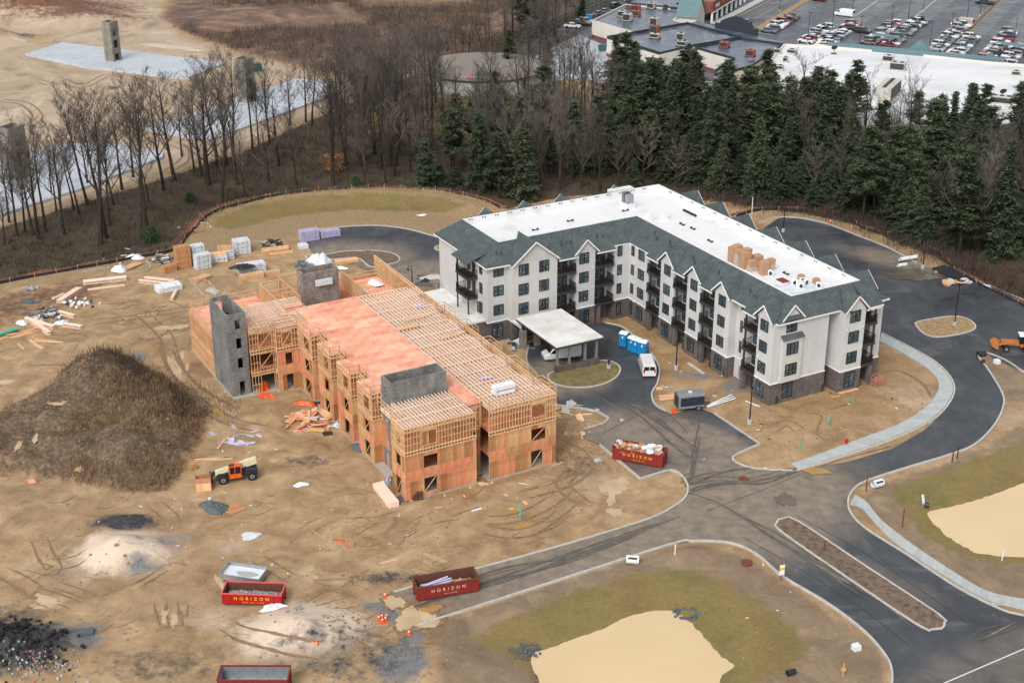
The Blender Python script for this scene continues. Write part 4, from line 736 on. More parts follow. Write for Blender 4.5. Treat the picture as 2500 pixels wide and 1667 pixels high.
for a in (-44.9, -41.3): mb.box(a - .09, a + .09, -25.7, -25.52, 3.3, 6.1)
mb.obj('post', 'dark_trim', AB); mb = MB(); mb.poly([(-45.7, -26.2, 12.2), (-40.4, -26.2, 12.2), (-40.4, -22.5, 13.5), (-45.7, -22.5, 13.5)]); mb.box(-45.7, -40.4, -26.2, -26.1, 12.0, 12.19); mb.obj('balcony_roof', 'shingle', AB)
for z in (3.9,): window('v', -24.12, -40.6, z, 1.1, 1.7, 1)
for z in FL: window('v', -24.12, -39.9, z, .9, 1.7, 1)
dr('v', 1.48, -8.4, .1, 1.0, 2.2); mb = MB(); mb.box(-9.9, -7.2, 1.40, 1.44, .1, 3.0); mb.obj('door_surround', 'siding', AB)
# lamps, vents, downpipes
lm = MB(); lm.box(-.09, .09, -.12, 0, 0, .2); lmp = lm.mesh('wall_lamp', 'white_plastic')
for c in (-3.1, -10.6, -17.6, -24.4, -31.4, -34.6):
    for z in (3.0, 6.2, 9.4): put(lmp, 'wall_lamp', AB, (c + .1, .2 if c < -4 else -.05, z), 0)
for c in (-6.6, -12.2, 11.6, 14.5):
    for z in (3.0, 6.2, 9.4): put(lmp, 'wall_lamp', AB, (-36.2 if c < 0 else 1.5, c, z), rad(90))
vt = MB(); vt.cyl(0, 0, -.2, .07, .75, 6); vt.box(-.12, .12, -.12, .12, .5, .56); vtm = vt.mesh('roof_vent', 'unit_dark')
for u, v, s_ in ((-8.5, 2.2, 1), (-7.2, 1.9, .7), (-6.6, 2.0, .6), (-16.2, 2.4, 1), (-15.0, 2.0, .7), (-22.8, 2.6, 1), (-21.8, 2.2, .7), (-29.5, 3.0, 1), (-28.6, 2.6, .7), (-34.0, 3.2, .9), (-33.0, 2.8, .7), (-32.4, 2.6, .7)): put(vtm, 'roof_vent', AB, (u, v, ZE + (v + .2) * .51), 0, s_)
for u, v, s_ in ((-38.5, -4.5, 1), (-38.2, -3.6, .8), (-38.3, -11.0, 1), (-38.5, -10.0, .8), (-38.4, -9.3, .7), (-38.9, -22.0, .8), (-38.9, -21.2, .8)): put(vtm, 'roof_vent', AB, (u, v, ZE + (-36.2 - u) * .51), 0, s_)
sm = MB(); sm.box(-.7, .7, -.18, .18, 0, .1); sm.box(-.7, -.4, -.22, .22, 0, .3); sm.box(.4, .7, -.22, .22, 0, .3); smm = sm.mesh('drain', 'unit_dark')
for u, v, r in ((-43, -17.8, 90), (-45.5, -11.5, 90), (-46.5, -4.5, 90), (-46.5, 6, 90), (-34, 10.5, 0), (-36.5, 10.2, 0), (-28, 9.5, 0), (-11.5, 11, 0)): put(smm, 'drain', AB, (u, v, ZF), rad(r), .8)
mb = MB(); mb.box(-42.6, -39.9, 7.2, 9.9, ZF, ZF + .9); mb.obj('roof_curb', 'tpo', AB)
# single-storey wing roofs and the entrance canopy
mb = MB(); mb.box(-52.8, -38.3, -29.0, -24.2, -.1, 3.3); AW = mb.obj('low_wing', 'brick', AB); mb = MB(); mb.box(-52.9, -38.2, -29.1, -24.15, 3.3, 3.6); mb.obj('low_roof', 'old_roof', AW)
mb = MB(); mb.box(-36.35, -33.6, -20.6, -14.6, 3.0, 3.35); mb.obj('entry_roof', 'old_roof', AB)
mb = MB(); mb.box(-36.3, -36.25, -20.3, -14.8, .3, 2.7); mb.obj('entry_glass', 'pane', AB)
for c in (-18.4, -16.6): mb = MB(); mb.box(-36.26, -36.2, c - .03, c + .03, .3, 2.7); mb.obj('mullion', 'black_metal', AB)
CN = thing('entrance_canopy', 'white flat-roofed drive-through canopy on grey posts and brick piers', 'canopy', (O1[0], O1[1], 0), AZ)
mb = MB(); mb.box(-34.4, -22.3, -21.1, -13.2, 4.45, 4.62); CR = mb.obj('roof', 'old_roof', CN); mb = MB(); mb.box(-34.42, -22.28, -21.12, -13.18, 4.16, 4.45); mb.obj('fascia', 'dark_trim', CR)
for u, v in ((-23.3, -20.4), (-23.2, -18.4), (-23.1, -15.8), (-23.0, -13.9)):
    mb = MB(); mb.box(u - .16, u + .16, v - .16, v + .16, 1.2, 4.06); mb.obj('post', 'galv', CN); mb = MB(); mb.box(u - .33, u + .33, v - .33, v + .33, -.1, 1.2); mb.obj('pier', 'brick', CN)
mb = MB(); mb.box(-23.3, -23.0, -20.0, -14.2, -.1, .95); mb.obj('low_wall', 'brick', CN)
for u, v in ((-33.3, -20.5), (-33.4, -18.0), (-33.3, -14.0)): mb = MB(); mb.box(u - .42, u + .42, v - .42, v + .42, -.1, 3.0); mb.obj('pier', 'block_red', CN); mb = MB(); mb.box(u - .16, u + .16, v - .16, v + .16, 3.0, 4.06); mb.obj('post', 'dark_trim', CN)
# ------------------------------------------------------------------ the timber-framed building
FB = thing('timber_frame_building', 'three-storey building under construction with bare orange timber studs, sheathing and open roof trusses', 'building', (O2[0], O2[1], 0), AZ)
Z1, Z2, Z3 = 3.35, 6.7, 9.88
mb = MB(); FPB = [(-56.6, -9.2), (-37.2, -9.2), (-37.2, -2.8), (-36.4, -2.8), (-36.4, .5), (0, .5), (0, 9.7), (-2, 9.7), (-2, 11.4), (.2, 11.4), (.2, 21.0), (-56.6, 21.0)]
mb.prism(grow(FPB, .12), -.3, .1); mb.obj('foundation', 'kerb_dirty', FB)
def flr(z, P, mat='floor_osb', t_=.3, nm='floor'):
    mb = MB(); mb.prism(P, z - t_, z); mb.sheet(P[::-1], z - t_); mb.obj(nm, mat, FB)
INN = [(-56.4, -9.0), (-45.6, -9.0), (-45.6, -6.3), (-37.4, -6.3), (-37.4, -2.6), (-36.6, -2.6), (-36.6, .7), (-31.4, .7), (-31.4, 1.8), (-28.6, 1.8), (-28.6, .7), (-24.4, .7), (-24.4, 1.8), (-21.8, 1.8), (-21.8, .7), (-17.6, .7), (-17.6, 1.8), (-15, 1.8), (-15, .7), (-10.8, .7), (-10.8, 1.9), (-3.7, 1.9), (-3.7, .2), (-.2, .2), (-.2, 9.5), (-2.2, 9.5), (-2.2, 11.6), (0, 11.6), (0, 20.8), (-56.4, 20.8)]
flr(Z1, INN); flr(Z2, INN)
def studs(p, q, z0, z1, openings=(), step=.41, mat='stud', parent=None, blocks=(.5,), nm='stud_wall'):
    p = np.array(p, float); q = np.array(q, float); L = np.linalg.norm(q - p); d = (q - p) / L; mb = MB(); T = .13; ang = math.atan2(d[1], d[0])
    def at(s_, za, zb, w=.05): c = p + d * s_; mb.cbox(c[0], c[1], za, w, T, zb - za, ang)
    def rail(s0, s1, za, zb, w=T): c = p + d * (s0 + s1) / 2; mb.cbox(c[0], c[1], za, s1 - s0, w, zb - za, ang)
    n = max(1, int(L / step))
    for i in range(n + 1):
        s_ = .03 + (L - .06) * i / n; o = [k for k in openings if k[0] < s_ < k[1]]
        zc = z0 + .05
        for k in sorted(o, key=lambda k: k[2]) + [(0, 0, z1 - .09, 0)]:
            if k[2] - zc > .15: at(s_, zc, k[2])
            zc = k[3]
    rail(0, L, z0, z0 + .05); rail(0, L, z1 - .09, z1)
    for b in blocks:
        i = 0; last = 0
        for k in sorted(openings) + [(L, L, 0, 0)]:
            if k[0] - last > .2: rail(last, k[0], z0 + (z1 - z0) * b - .025, z0 + (z1 - z0) * b + .025, T * .9)
            last = k[1]
    for k in openings:
        rail(k[0] - .08, k[1] + .08, k[3], k[3] + .22); 
        if k[2] > z0 + .2: rail(k[0], k[1], k[2] - .06, k[2])
        at(k[0] - .05, z0 + .05, k[3], .08); at(k[1] + .05, z0 + .05, k[3], .08)
        a = p + d * (k[0] + .05); b = p + d * (k[1] - .05)
        if random.random() < .6: mb.beam((a[0], a[1], k[2] + .05), (b[0], b[1], k[3] - .05), .05, .1)
    return mb.obj(nm, mat, parent or FB)
def rim(p, q, z0, z1):                     # band of truss ends with dark gaps between two chords
    p = np.array(p, float); q = np.array(q, float); L = np.linalg.norm(q - p); d = (q - p) / L; mb = MB(); ang = math.atan2(d[1], d[0]); c = (p + q) / 2
    mb.cbox(c[0], c[1], z0, L, .16, .1, ang); mb.cbox(c[0], c[1], z1 - .1, L, .16, .1, ang); n = int(L / .42)
    for i in range(n + 1): e = p + d * (L * i / n); mb.cbox(e[0], e[1], z0 + .1, .1, .16, z1 - z0 - .2, ang)
    mb.obj('rim', 'stud', FB)
random.seed(3)
def sheathe(p, q, openings, zs=(0.1, 2.6, 4.0, 6.2), nrm=1):
    # panels stand 3 cm proud of the studs; normal is to the right of p->q
    p = np.array(p, float); q = np.array(q, float); L = np.linalg.norm(q - p); d = (q - p) / L; n_ = np.array([d[1], -d[0]]) * nrm; ang = math.atan2(d[1], d[0])
    mb = MB()
    for k in range(3):
        z0, z1 = zs[k], zs[k + 1]; s_ = 0.0
        while s_ < L - .05:
            w = (random.choice((1.22, .61, .61, .9, .45)) if k != 1 else random.choice((2.44, 1.8, 2.44))); e = min(s_ + w, L)
            if L - e < .25: e = L
            cuts = [o for o in openings if o[0] < e - .02 and o[1] > s_ + .02 and o[2] < z1 - .05 and o[3] > z0 + .05]
            segs = []
            if not cuts: segs.append((s_, e, z0, z1))
            else:
                o = cuts[0]
                if o[0] > s_ + .05: segs.append((s_, o[0], z0, z1))
                if o[1] < e - .05: segs.append((o[1], e, z0, z1))
                a, b = max(s_, o[0]), min(e, o[1])
                if o[2] > z0 + .05: segs.append((a, b, z0, o[2]))
                if o[3] < z1 - .05: segs.append((a, b, o[3], z1))
            for a, b, za, zb in segs:
                c = p + d * (a + b) / 2 + n_ * (.085 + random.uniform(0, .008)); m2 = MB(); m2.box(-(b - a) / 2 + .008, (b - a) / 2 - .008, -.012, .012, 0, zb - za - .016); m2.obj('sheathing_panel', 'sheath', FB, loc=(c[0], c[1], za + .008), rot=ang)
            s_ = e
    rim((p + n_ * .02), (q + n_ * .02), 6.2, 6.7)
    return
def facade(p, q, low=(), top=(), sheathed=True):
    L = math.dist(p, q)
    if sheathed: sheathe(p, q, low)
    else: rim(p, q, 6.2, 6.7); rim(p, q, 2.9, 3.35)
    studs(p, q, .1, 2.9 if not sheathed else 6.2, [o for o in low] if sheathed else [o for o in low if o[2] < 3]); 
    if not sheathed: studs(p, q, Z1, 6.2, [o for o in low if o[2] >= 3])
    studs(p, q, Z2, 9.35, top, blocks=(.35, .7)); rim(p, q, 9.35, Z3)
# front gables (facing the camera) and the courtyard bays
facade((0, 0), (0, 9.7), [(2.5, 4.25, .6, 2.65), (2.5, 4.4, 4.0, 5.7)], [(2.4, 4.3, 7.1, 9.0)])
facade((.2, 11.4), (.2, 21.0), [(6.0, 7.7, .3, 2.5), (6.0, 8.1, 3.9, 5.6)], [(6.1, 8.0, 7.2, 9.0)])
facade((-3.6, 0), (0, 0), [(1.1, 2.6, .3, 2.7), (1.1, 2.6, 4.3, 5.9)], [(1.1, 2.6, 7.4, 9.0)])
facade((-2.2, 9.7), (-2.2, 11.4), [(.5, 1.1, .3, 2.6), (.4, 1.2, 3.6, 6.0)], [(.4, 1.2, 7.0, 9.0)])
facade((.2, 21.0), (-56.4, 21.0), [(3 + 7 * i, 4.6 + 7 * i, 1, 2.6) for i in range(8)], [(3 + 7 * i, 4.6 + 7 * i, 7.4, 9.0) for i in range(6)])
for a, b in ((-36.4, -31.2), (-28.8, -24.2), (-22.0, -17.4), (-15.2, -10.6)):
    L = b - a; facade((a, .45), (b, .45), [(L * .45, L * .8, .4, 2.6), (L * .45, L * .8, 3.9, 5.7)], [(L * .42, L * .82, 7.2, 9.0)])
    facade((b, .45), (b, 1.75), [], []); 
    facade((a, 1.75), (a, .45), [], [], True)
for a, b in ((-31.2, -28.8), (-24.2, -22.0), (-17.4, -15.2)): facade((a, 1.75), (b, 1.75), [(.5, 1.8, .2, 2.5), (.5, 1.8, 3.5, 5.7)], [(.5, 1.8, 6.8, 9.0)])
facade((-10.6, 1.75), (-3.6, 1.75), [], []); facade((-3.6, 1.75), (-3.6, 0), [], [])
facade((-36.4, -2.8), (-36.4, .45), [(1.2, 2.2, .2, 2.5), (1.2, 2.2, 4.0, 5.8)], [(.9, 2.3, 7, 9)]); facade((-37.2, -6.4), (-37.2, -2.8), [(1.4, 3.3, .2, 2.8), (1.4, 3.3, 4.0, 6.0)], [(1.3, 3.2, 7, 9.1)], False)
facade((-37.2, -2.8), (-36.4, -2.8), [], [], False)
studs((-56.4, -9.2), (-45.6, -9.2), .1, 2.9, blocks=(.5,)); studs((-56.4, -9.2), (-45.6, -9.2), Z1, 6.2, blocks=(.5,)); rim((-56.4, -9.2), (-45.6, -9.2), 2.9, Z1); rim((-56.4, -9.2), (-45.6, -9.2), 6.2, Z2)
mb = MB(); mb.box(-56.4, -45.6, -8.95, -8.9, .1, 6.2); mb.obj('inner_sheathing', 'floor_osb', FB)
for z0, z1 in ((.1, 2.9), (Z1, 6.2)): studs((-56.4, 21), (-56.4, -9.2), z0, z1)
# third floor partitions, some without a roof yet
for p, q in (((-54.8, 1.4), (-47, 1.4)), ((-54.8, 1.4), (-54.8, 4.9)), ((-56.1, 4.9), (-46.6, 4.9)), ((-56.1, 4.9), (-56.1, 7.9)), ((-51, 1.6), (-51, 4.8)), ((-47, 1.4), (-46.3, 4.4)), ((-50.7, 20.9), (-41.3, 20.9)), ((-44.4, 17), (-44.4, 20.7)), ((-53.5, 14.2), (-42, 14.2)), ((-46.2, -6), (-46.2, 4)), ((-41.6, 10), (-41.6, 20.8)), ((-48.5, 2.6), (-46.8, 2.6)), ((-49.2, 1.5), (-49.2, 4.7))):
    studs(p, q, Z2, 9.4, blocks=(), nm='partition')
for u in (-38, -34.4, -30.8, -27.4, -24, -20.5, -17.2, -13.8, -10.4, -7, -3.4): studs((u, 11.7), (u, 20.7), Z2, 9.34, blocks=(), nm='partition')
for v in (9.6, 11.55): studs((-42, v), (-2.2, v), Z2, 9.34, blocks=(), nm='partition')
for v in (3.3, 6.6): studs((-7, v), (-.2, v), Z2, 9.34, blocks=(), nm='partition')
for u in (-42.5, -39.5): studs((u, -6), (u, 4), Z2, 9.34, blocks=(), nm='partition')
# roof trusses, each on its own
TC = {}
def truss(L):
    k = round(L, 2)
    if k not in TC:
        mb = MB(); mb.box(0, L, -.05, .05, .46, .53); mb.box(0, L, -.045, .045, 0, .05); n = max(2, int(L / .62)); 
        for i in range(n):
            a = L * i / n; b = L * (i + .5) / n; c = L * (i + 1) / n; mb.beam((a + .03, 0, .05), (b, 0, .46), .05, .07); mb.beam((b, 0, .46), (c - .03, 0, .05), .05, .07)
        TC[k] = mb.mesh('truss', 'truss')
    return TC[k]
def trusses(u0, u1, v0, v1, step, along='u', skip=0.0):
    if along == 'u':
        n = int((v1 - v0) / step); 
        for i in range(n + 1): put(truss(u1 - u0), 'truss', FB, (u0, v0 + (v1 - v0) * i / n + random.uniform(-.03, .03), Z3 - .53))
    else:
        n = int((u1 - u0) / step)
        for i in range(n + 1): put(truss(v1 - v0), 'truss', FB, (u0 + (u1 - u0) * i / n + random.uniform(-.03, .03), v0, Z3 - .53), rad(90))
BK = (-41.3, -34.4, -27.5, -20.6, -13.7, -6.9, .1)
for i in range(6): trusses(BK[i], BK[i + 1] - .05, 11.85, 19.55, .52)
for a, b in ((-41.0, -38.3), (-34.3, -31.4), (-27.6, -24.3), (-20.8, -17.3), (-13.9, -10.5), (-6.9, -3.4), (-3.3, .1)): trusses(a, b, 19.9, 20.9, .5)
trusses(-7.2, -.1, .15, 9.45, .46); trusses(-46, -37.2, -6.2, -2.9, .55, 'v'); trusses(-46, -36.6, -2.7, 3.9, .55, 'v')
for u in (-41.3, -38, -34.4, -30.9, -27.5, -24, -20.6, -17.2, -13.7, -10.3, -6.9, -3.4): mb = MB(); mb.box(u - .06, u + .06, 11.7, 19.6, Z3, Z3 + .05); mb.obj('strongback', 'truss', FB)
for u in (-5, -2.5): mb = MB(); mb.box(u - .05, u + .05, .1, 9.5, Z3, Z3 + .045); mb.obj('strongback', 'truss', FB)
for v in (-4.5, .5): mb = MB(); mb.box(-46, -37, v - .05, v + .05, Z3, Z3 + .045); mb.obj('strongback', 'truss', FB)
# plywood deck, one sheet after another
def decked(u0, u1, v0, v1, z, along='v', mat='deck_osb', sub=None, pw_=2.44, pd=1.22):
    r = 0; u = u0
    while u < u1 - .05:
        ue = min(u + pd, u1); v = v0 - (r % 2) * pw_ / 2
        while v < v1 - .05:
            a, b = max(v, v0), min(v + pw_, v1)
            if b - a > .08:
                mb = MB(); mb.box(-(ue - u) / 2 + .004, (ue - u) / 2 - .004, -(b - a) / 2 + .004, (b - a) / 2 - .004, -.02, 0); mb.obj('deck_sheet', mat, FB, loc=((u + ue) / 2, (a + b) / 2, z + random.uniform(0, .004)))
            v += pw_
        u = ue; r += 1
decked(-41.7, -10.2, 2.0, 11.7, Z3 + .03); decked(-10.2, -2.2, 9.6, 11.7, Z3 + .03)
for a, b in ((-36.4, -31.2), (-28.8, -24.2), (-22.0, -17.4), (-15.2, -10.6)): decked(a, b, .4, 2.0, Z3 + .03, pw_=1.6)
decked(-56.4, -46.2, -9.1, -6.5, Z2 + .04); decked(-56.4, -45.8, -6.5, 1.3, Z2 + .04); decked(-55, -42, 14.3, 20.8, Z2 + .04)
# guard rails
def guard(P, z, closed=False):
    mb = MB()
    for i in range(len(P) - 1):
        a, b = np.array(P[i], float), np.array(P[i + 1], float); L = np.linalg.norm(b - a); n = max(1, int(round(L / 2.2)))
        for k in range(n + 1): c = a + (b - a) * k / n; mb.cbox(c[0], c[1], z - .5, .07, .07, 1.6)
        for h in (.55, 1.08): mb.beam((a[0], a[1], z + h), (b[0], b[1], z + h), .04, .1)
    mb.obj('guard_rail', 'stud', FB)
guard([(-36.4, .4), (-31.2, .4), (-31.2, 1.8), (-28.8, 1.8)], Z3)
for a in (-28.8, -22.0, -15.2): guard([(a, 1.8), (a, .4), (a + 4.6, .4), (a + 4.6, 1.8), (a + 6.8, 1.8)], Z3)
for a in (-31.4, -24.3, -17.5, -10.4, -3.3): guard([(a - 3.3, 19.7), (a, 19.7), (a + .1, 20.95), (a + 3.5, 20.95)], Z3)
guard([(.2, 21.0), (.2, 11.5), (-2.2, 11.5)], Z3); guard([(-3.7, .1), (-8.0, .1)], Z3); guard([(-56.5, 1.2), (-56.5, -9.2), (-46, -9.2)], Z2 + .04); guard([(-56.5, 15), (-55.2, 15.5), (-55.2, 20.8), (-50.8, 20.8)], Z2 + .04); guard([(-37.2, -6.3), (-37.2, -2.9), (-36.4, -2.9), (-36.4, .3)], Z3)
# loose timber and packs on the frame
def pk(u, v, z, lx, ly, h, rot=0.0, mat='plank', nm='timber', lab=None, cat='timber', n=1, group=None):
    x, y = l2(u, v); t_ = thing(nm, lab, cat, (x, y, z), AZ + rad(rot), group) if n > 1 else None
    if n > 1:
        for i in range(n): mb = MB(); w = ly / n; mb.box(-lx / 2, lx / 2, -.48 * w, .48 * w, 0, h * random.uniform(.75, 1)); mb.obj('board', mat, t_, loc=(random.uniform(-.12, .12), -ly / 2 + w * (i + .5), 0))
        return t_
    mb = MB(); mb.box(-lx / 2, lx / 2, -ly / 2, ly / 2, 0, h); return mb.obj(nm, mat, label=lab, cat=cat, loc=(x, y, z), rot=AZ + rad(rot), group=group)
pk(-42.6, 2.2, Z3 + .05, 2.6, 1.2, .25, 90, 'deck_osb', 'plywood_stack', 'stack of pinkish plywood sheets on the left trusses', 'plywood', 4)
pk(-40.2, .6, Z3 + .05, 2.4, 1.1, .12, 75, 'deck_osb', 'plywood_sheets', 'loose plywood sheets lying over left truss ends', 'plywood', 3)
pk(-27.5, 13.4, Z3 + .06, 3.2, .8, .15, 90, 'plank', 'loose_boards', 'loose boards laid across the trusses beside the deck edge', 'boards', 4)
pk(-30, 16, Z3 + .06, 4.2, .4, .12, 95, 'plank', 'loose_boards', 'thin boards across the middle trusses near the deck', 'boards', 2)
pk(-22, 17.5, Z3 + .06, 4.0, .35, .12, 98, 'plank', 'loose_boards', 'pair of long boards across the trusses towards the canopy', 'boards', 2)
pk(-52, 16.8, Z2 + .06, 4, 2.4, .4, 90, 'plank', 'timber_pack', 'pack of long timber on the rear third-floor deck', 'timber', 8)
pk(-46.5, 17.8, Z2 + .06, 4.4, 1.0, .5, 90, 'stud', 'timber_pack', 'narrow timber pack beside the rear right partition', 'timber', 6)
pk(-53.5, -3.0, Z2 + .06, 3.4, .7, .3, 80, 'plank', 'timber_pack', 'short timber pack on the left third-floor deck', 'timber', 5)
# ------------------------------------------------------------------ block shafts
def shaft(name, label, u0, u1, v0, v1, h, mat, openings, frame=l2, az=AZ, origin=O2):
    # openings: dict face -> list of (a0,a1,z0,z1); faces 'u1' (towards +u), 'v0' (towards -v), 'u0', 'v1'
    T = .25; t_ = thing(name, label, 'shaft', (origin[0], origin[1], 0), az)
    def face(fc, a0, a1, fixed):
        ops = sorted(openings.get(fc, []), key=lambda o: o[2]); mb = MB()
        def B(p, q, za, zb):
            if q - p < .01 or zb - za < .01: return
            mb.box(fixed[0], fixed[1], p, q, za, zb) if fc[0] == 'u' else mb.box(p, q, fixed[0], fixed[1], za, zb)
        if not ops: B(a0, a1, -.2, h)
        else:
            o0, o1 = min(o[0] for o in ops), max(o[1] for o in ops); B(a0, o0, -.2, h); B(o1, a1, -.2, h); z = -.2
            for o in ops: B(o0, o1, z, o[2]); z = o[3]
            B(o0, o1, z, h)
        mb.obj('block_wall', mat, t_)
        if ops:
            m2 = MB()
            for o in ops:
                if fc[0] == 'u': m2.box(fixed[0] - .03, fixed[1] + .03, o[0] - .15, o[1] + .15, o[3], o[3] + .2)
                else: m2.box(o[0] - .15, o[1] + .15, fixed[0] - .03, fixed[1] + .03, o[3], o[3] + .2)
            m2.obj('lintel', mat, t_)
    face('u1', v0, v1, (u1 - T, u1)); face('u0', v0, v1, (u0, u0 + T)); face('v0', u0 + T, u1 - T, (v0, v0 + T)); face('v1', u0 + T, u1 - T, (v1 - T, v1))
    for z in (3.3, 6.6, 9.8):
        if z < h - 1.5: mb = MB(); mb.box(u0 + T, u1 - T, v0 + T, v1 - T, z - .2, z); mb.obj('landing', 'dark_in', t_)
    return t_
shaft('stair_shaft', 'tall grey block stair shaft with slit windows and door at the left corner', -45.4, -37.85, -9.2, -6.45, 12.45, 'block', {'u1': [(-8.05, -7.3, .1, 2.2), (-8.05, -7.3, 4.2, 5.8), (-8.05, -7.3, 7.2, 8.8), (-8.05, -7.3, 10.1, 11.6)], 'u0': [(-8.4, -7.4, 9.9, 11.8)]})
shaft('lift_shaft', 'square-topped mottled block shaft rising behind the orange plywood deck', -49.8, -47.4, 5.64, 11.3, 12.5, 'block_red', {})
shaft('stair_shaft', 'wide grey block shaft beside the front trussed gable with slit windows', -10.1, -7.3, 1.65, 9.4, 12.5, 'block', {'v0': [(-9.2, -8.6, .1, 2.2), (-9.2, -8.6, 3.6, 5.2), (-9.2, -8.6, 6.6, 8.2), (-9.2, -8.6, 9.9, 11.4)]})
# ------------------------------------------------------------------ far building site: slabs and towers
for i, (pl, lab) in enumerate(zip(SLABS, ('pale wet concrete slab with the lone block tower, farthest of three', 'pale concrete slab behind the bare trees in the middle', 'pale concrete slab behind the bare trees at the left edge'))):
    t_ = thing('concrete_slab', lab, 'slab', (0, 0, 0)); mb = MB(); mb.prism(pl, -.2, .4); mb.obj('slab', 'far_slab', t_)
    # edge strips cast separately along the near side
    ia, ib = ((0, 5), (0, 1), (1, 3))[i]; a, b = np.array(pl[ia]), np.array(pl[ib]); n = 16; d = (b - a) / n; nn = np.array([-d[1], d[0]]); nn = nn / np.linalg.norm(nn) * (3.6 if i == 0 else 2.0); c = np.mean(pl, axis=0); nn = nn if np.dot(c - a, nn) > 0 else -nn
    for k in range(n):
        q = [a + d * (k + .02), a + d * (k + .98), a + d * (k + .98) + nn, a + d * (k + .02) + nn]; z = .42 + random.uniform(0, .03); mb = MB(); mb.prism([tuple(p) for p in q], .3, z); mb.obj('edge_panel', 'far_slab', t_)
    mb = MB()
    for k in range(60):
        r1, r2 = random.random(), random.random(); p = np.array(pl[0]) * (1 - r1) * (1 - r2) + np.array(pl[1]) * r1 * (1 - r2) + np.array(pl[2]) * r1 * r2 + np.array(pl[3]) * (1 - r1) * r2
        if inside(np.array([p[0]]), np.array([p[1]]), pl)[0]: mb.cyl(p[0], p[1], .4, .06, random.uniform(.4, .9), 4)
    if mb.v: mb.obj('pipe_stubs', 'pvc', t_)
def tower(lab, w, bx, by, ang, lx, ly, h):
    c = g(w, bx, by, .4); t_ = shaft('block_tower', lab, -lx / 2, lx / 2, -ly / 2, ly / 2, h, 'block_far', {'u1': [(-.8, .8, .5, 2.4), (-.8, .8, 3.9, 6.0), (-.8, .8, 7.2, 9.3)]}, az=ang, origin=(c.x, c.y)); t_['category'] = 'tower'
tower('lone tall block tower with three dark openings on the far slab', 'NW', 725, 385, rad(-28), 3.0, 3.2, 11.0)
tower('tall block tower half hidden behind bare trees on the middle slab', 'NW', 1575, 645, rad(-28), 3.2, 3.6, 11.0)
tower('tall block tower at the left edge of the picture', 'NW', 115, 1130, rad(-28), 3.2, 4.2, 11.2)
c = g('NW', 1640, 455); mb = MB(); mb.box(-1.2, 1.2, -.9, .9, 0, 1.9); mb.box(-1.3, 1.3, -1, 1, 1.9, 2.05); mb.obj('rubbish_bin', 'green_bin', label='green site bin beside the tower on the middle slab', cat='bin', loc=(c.x, c.y, 0), rot=.4)
# ------------------------------------------------------------------ round concrete tank in the trees
c = g('N', 985, 560, 0); tk = thing('water_tank', 'low round concrete tank standing among the trees', 'tank', (c.x, c.y + 7, 0))
mb = MB(); mb.cyl(0, 0, -.3, 16.5, 3.9, 72); mb.obj('tank_wall', 'tank', tk); mb = MB(); mb.cyl(0, 0, 3.6, 16.8, .25, 72); mb.obj('rim', 'dark_in', tk); mb = MB(); mb.cyl(0, 0, 3.86, 16.2, .7, 60, 0, 1.0); mb.obj('roof', 'tank_top', tk)
mb = MB(); mb.tube([(16 * math.cos(a), 16 * math.sin(a), 4.9) for a in np.linspace(3.6, 5.2, 16)], .05, 5)
for a in np.linspace(3.6, 5.2, 12): mb.cyl(16 * math.cos(a), 16 * math.sin(a), 3.8, .04, 1.1, 4)
mb.obj('handrail', 'galv', tk); mb = MB(); mb.box(-3.6, -2.4, -14.6, -13.6, 4.0, 4.8); mb.obj('hatch_cover', 'salmon', tk)
# ------------------------------------------------------------------ shopping centre
F2 = (1400, 0, 550); N3 = (1650, 100, 850); F1 = (1850, 0, 650)
lot = g2('D', [(1130, 175), (1210, 100), (1420, 5), (1500, -60), (2900, -60), (2900, 220), (2352, 175), (1990, 130), (1750, 120), (1690, 190), (1640, 250), (1480, 215), (1340, 165), (1260, 170)])
mb = MB(); mb.sheet(lot, .02); struct('car_park', mb, 'lot_asphalt')
mb = MB(); mb.sheet(g2('D', [(1230, 130), (1330, 80), (1400, 110), (1640, 190), (1600, 260), (1480, 225), (1340, 180), (1240, 190)]), .026); struct('service_yard', mb, 'far_slab')
def block(name, lab, w, pts, z, wallm, roofm, par=.35, parm=None, cat='building', kinds=None):
    pl = g2(w, pts, z); t_ = thing(name, lab, cat, (0, 0, 0)); mb = MB(); mb.prism(pl, -.2, z, 0, cap=False); mb.obj('wall', wallm, t_); mb = MB(); mb.sheet(pl, z - .1); mb.obj('roof', roofm, t_)
    mb = MB(); strip(mb, grow(pl, -.1), .35, z - .2, z + par, True); mb.obj('parapet', parm or wallm, t_)
    mb = MB(); mb.prism(grow(pl, .05), -.2, .9, 0, cap=False); mb.obj('plinth', 'redbrick', t_); return t_, pl
S1, pl1 = block('shop_building', 'cream service building with dark wet flat roof, farthest from the trees', F2, [(195, 225), (545, 55), (1130, 110), (1130, 165), (1050, 215), (1185, 250), (700, 340), (615, 345)], 4.7, 'stucco', 'dark_roof')
S2, pl2 = block('shop_building', 'cream service building with dark wet flat roof and four awned doors', F2, [(350, 400), (1190, 255), (1760, 405), (1260, 490), (905, 570)], 5.0, 'stucco', 'dark_roof', .6, 'dark_membrane')
S3, pl3 = block('shop_building', 'cream service building with dark roof beside the white store roof', F2, [(1265, 505), (1750, 410), (2190, 470), (1870, 700), (1475, 790), (1475, 745), (1675, 620)], 4.9, 'stucco', 'dark_roof', .45, 'dark_membrane')
WS, pl4 = block('store_building', 'huge store with flat white roof and grey-green parapet', 'NE', [(820, 290), (1100, 303), (1600, 345), (2100, 400), (2352, 420), (2900, 470), (3100, 900), (2352, 868), (1560, 840), (1060, 790), (640, 500)], 6.2, 'stucco2', 'store_roof', .4, 'stucco2')
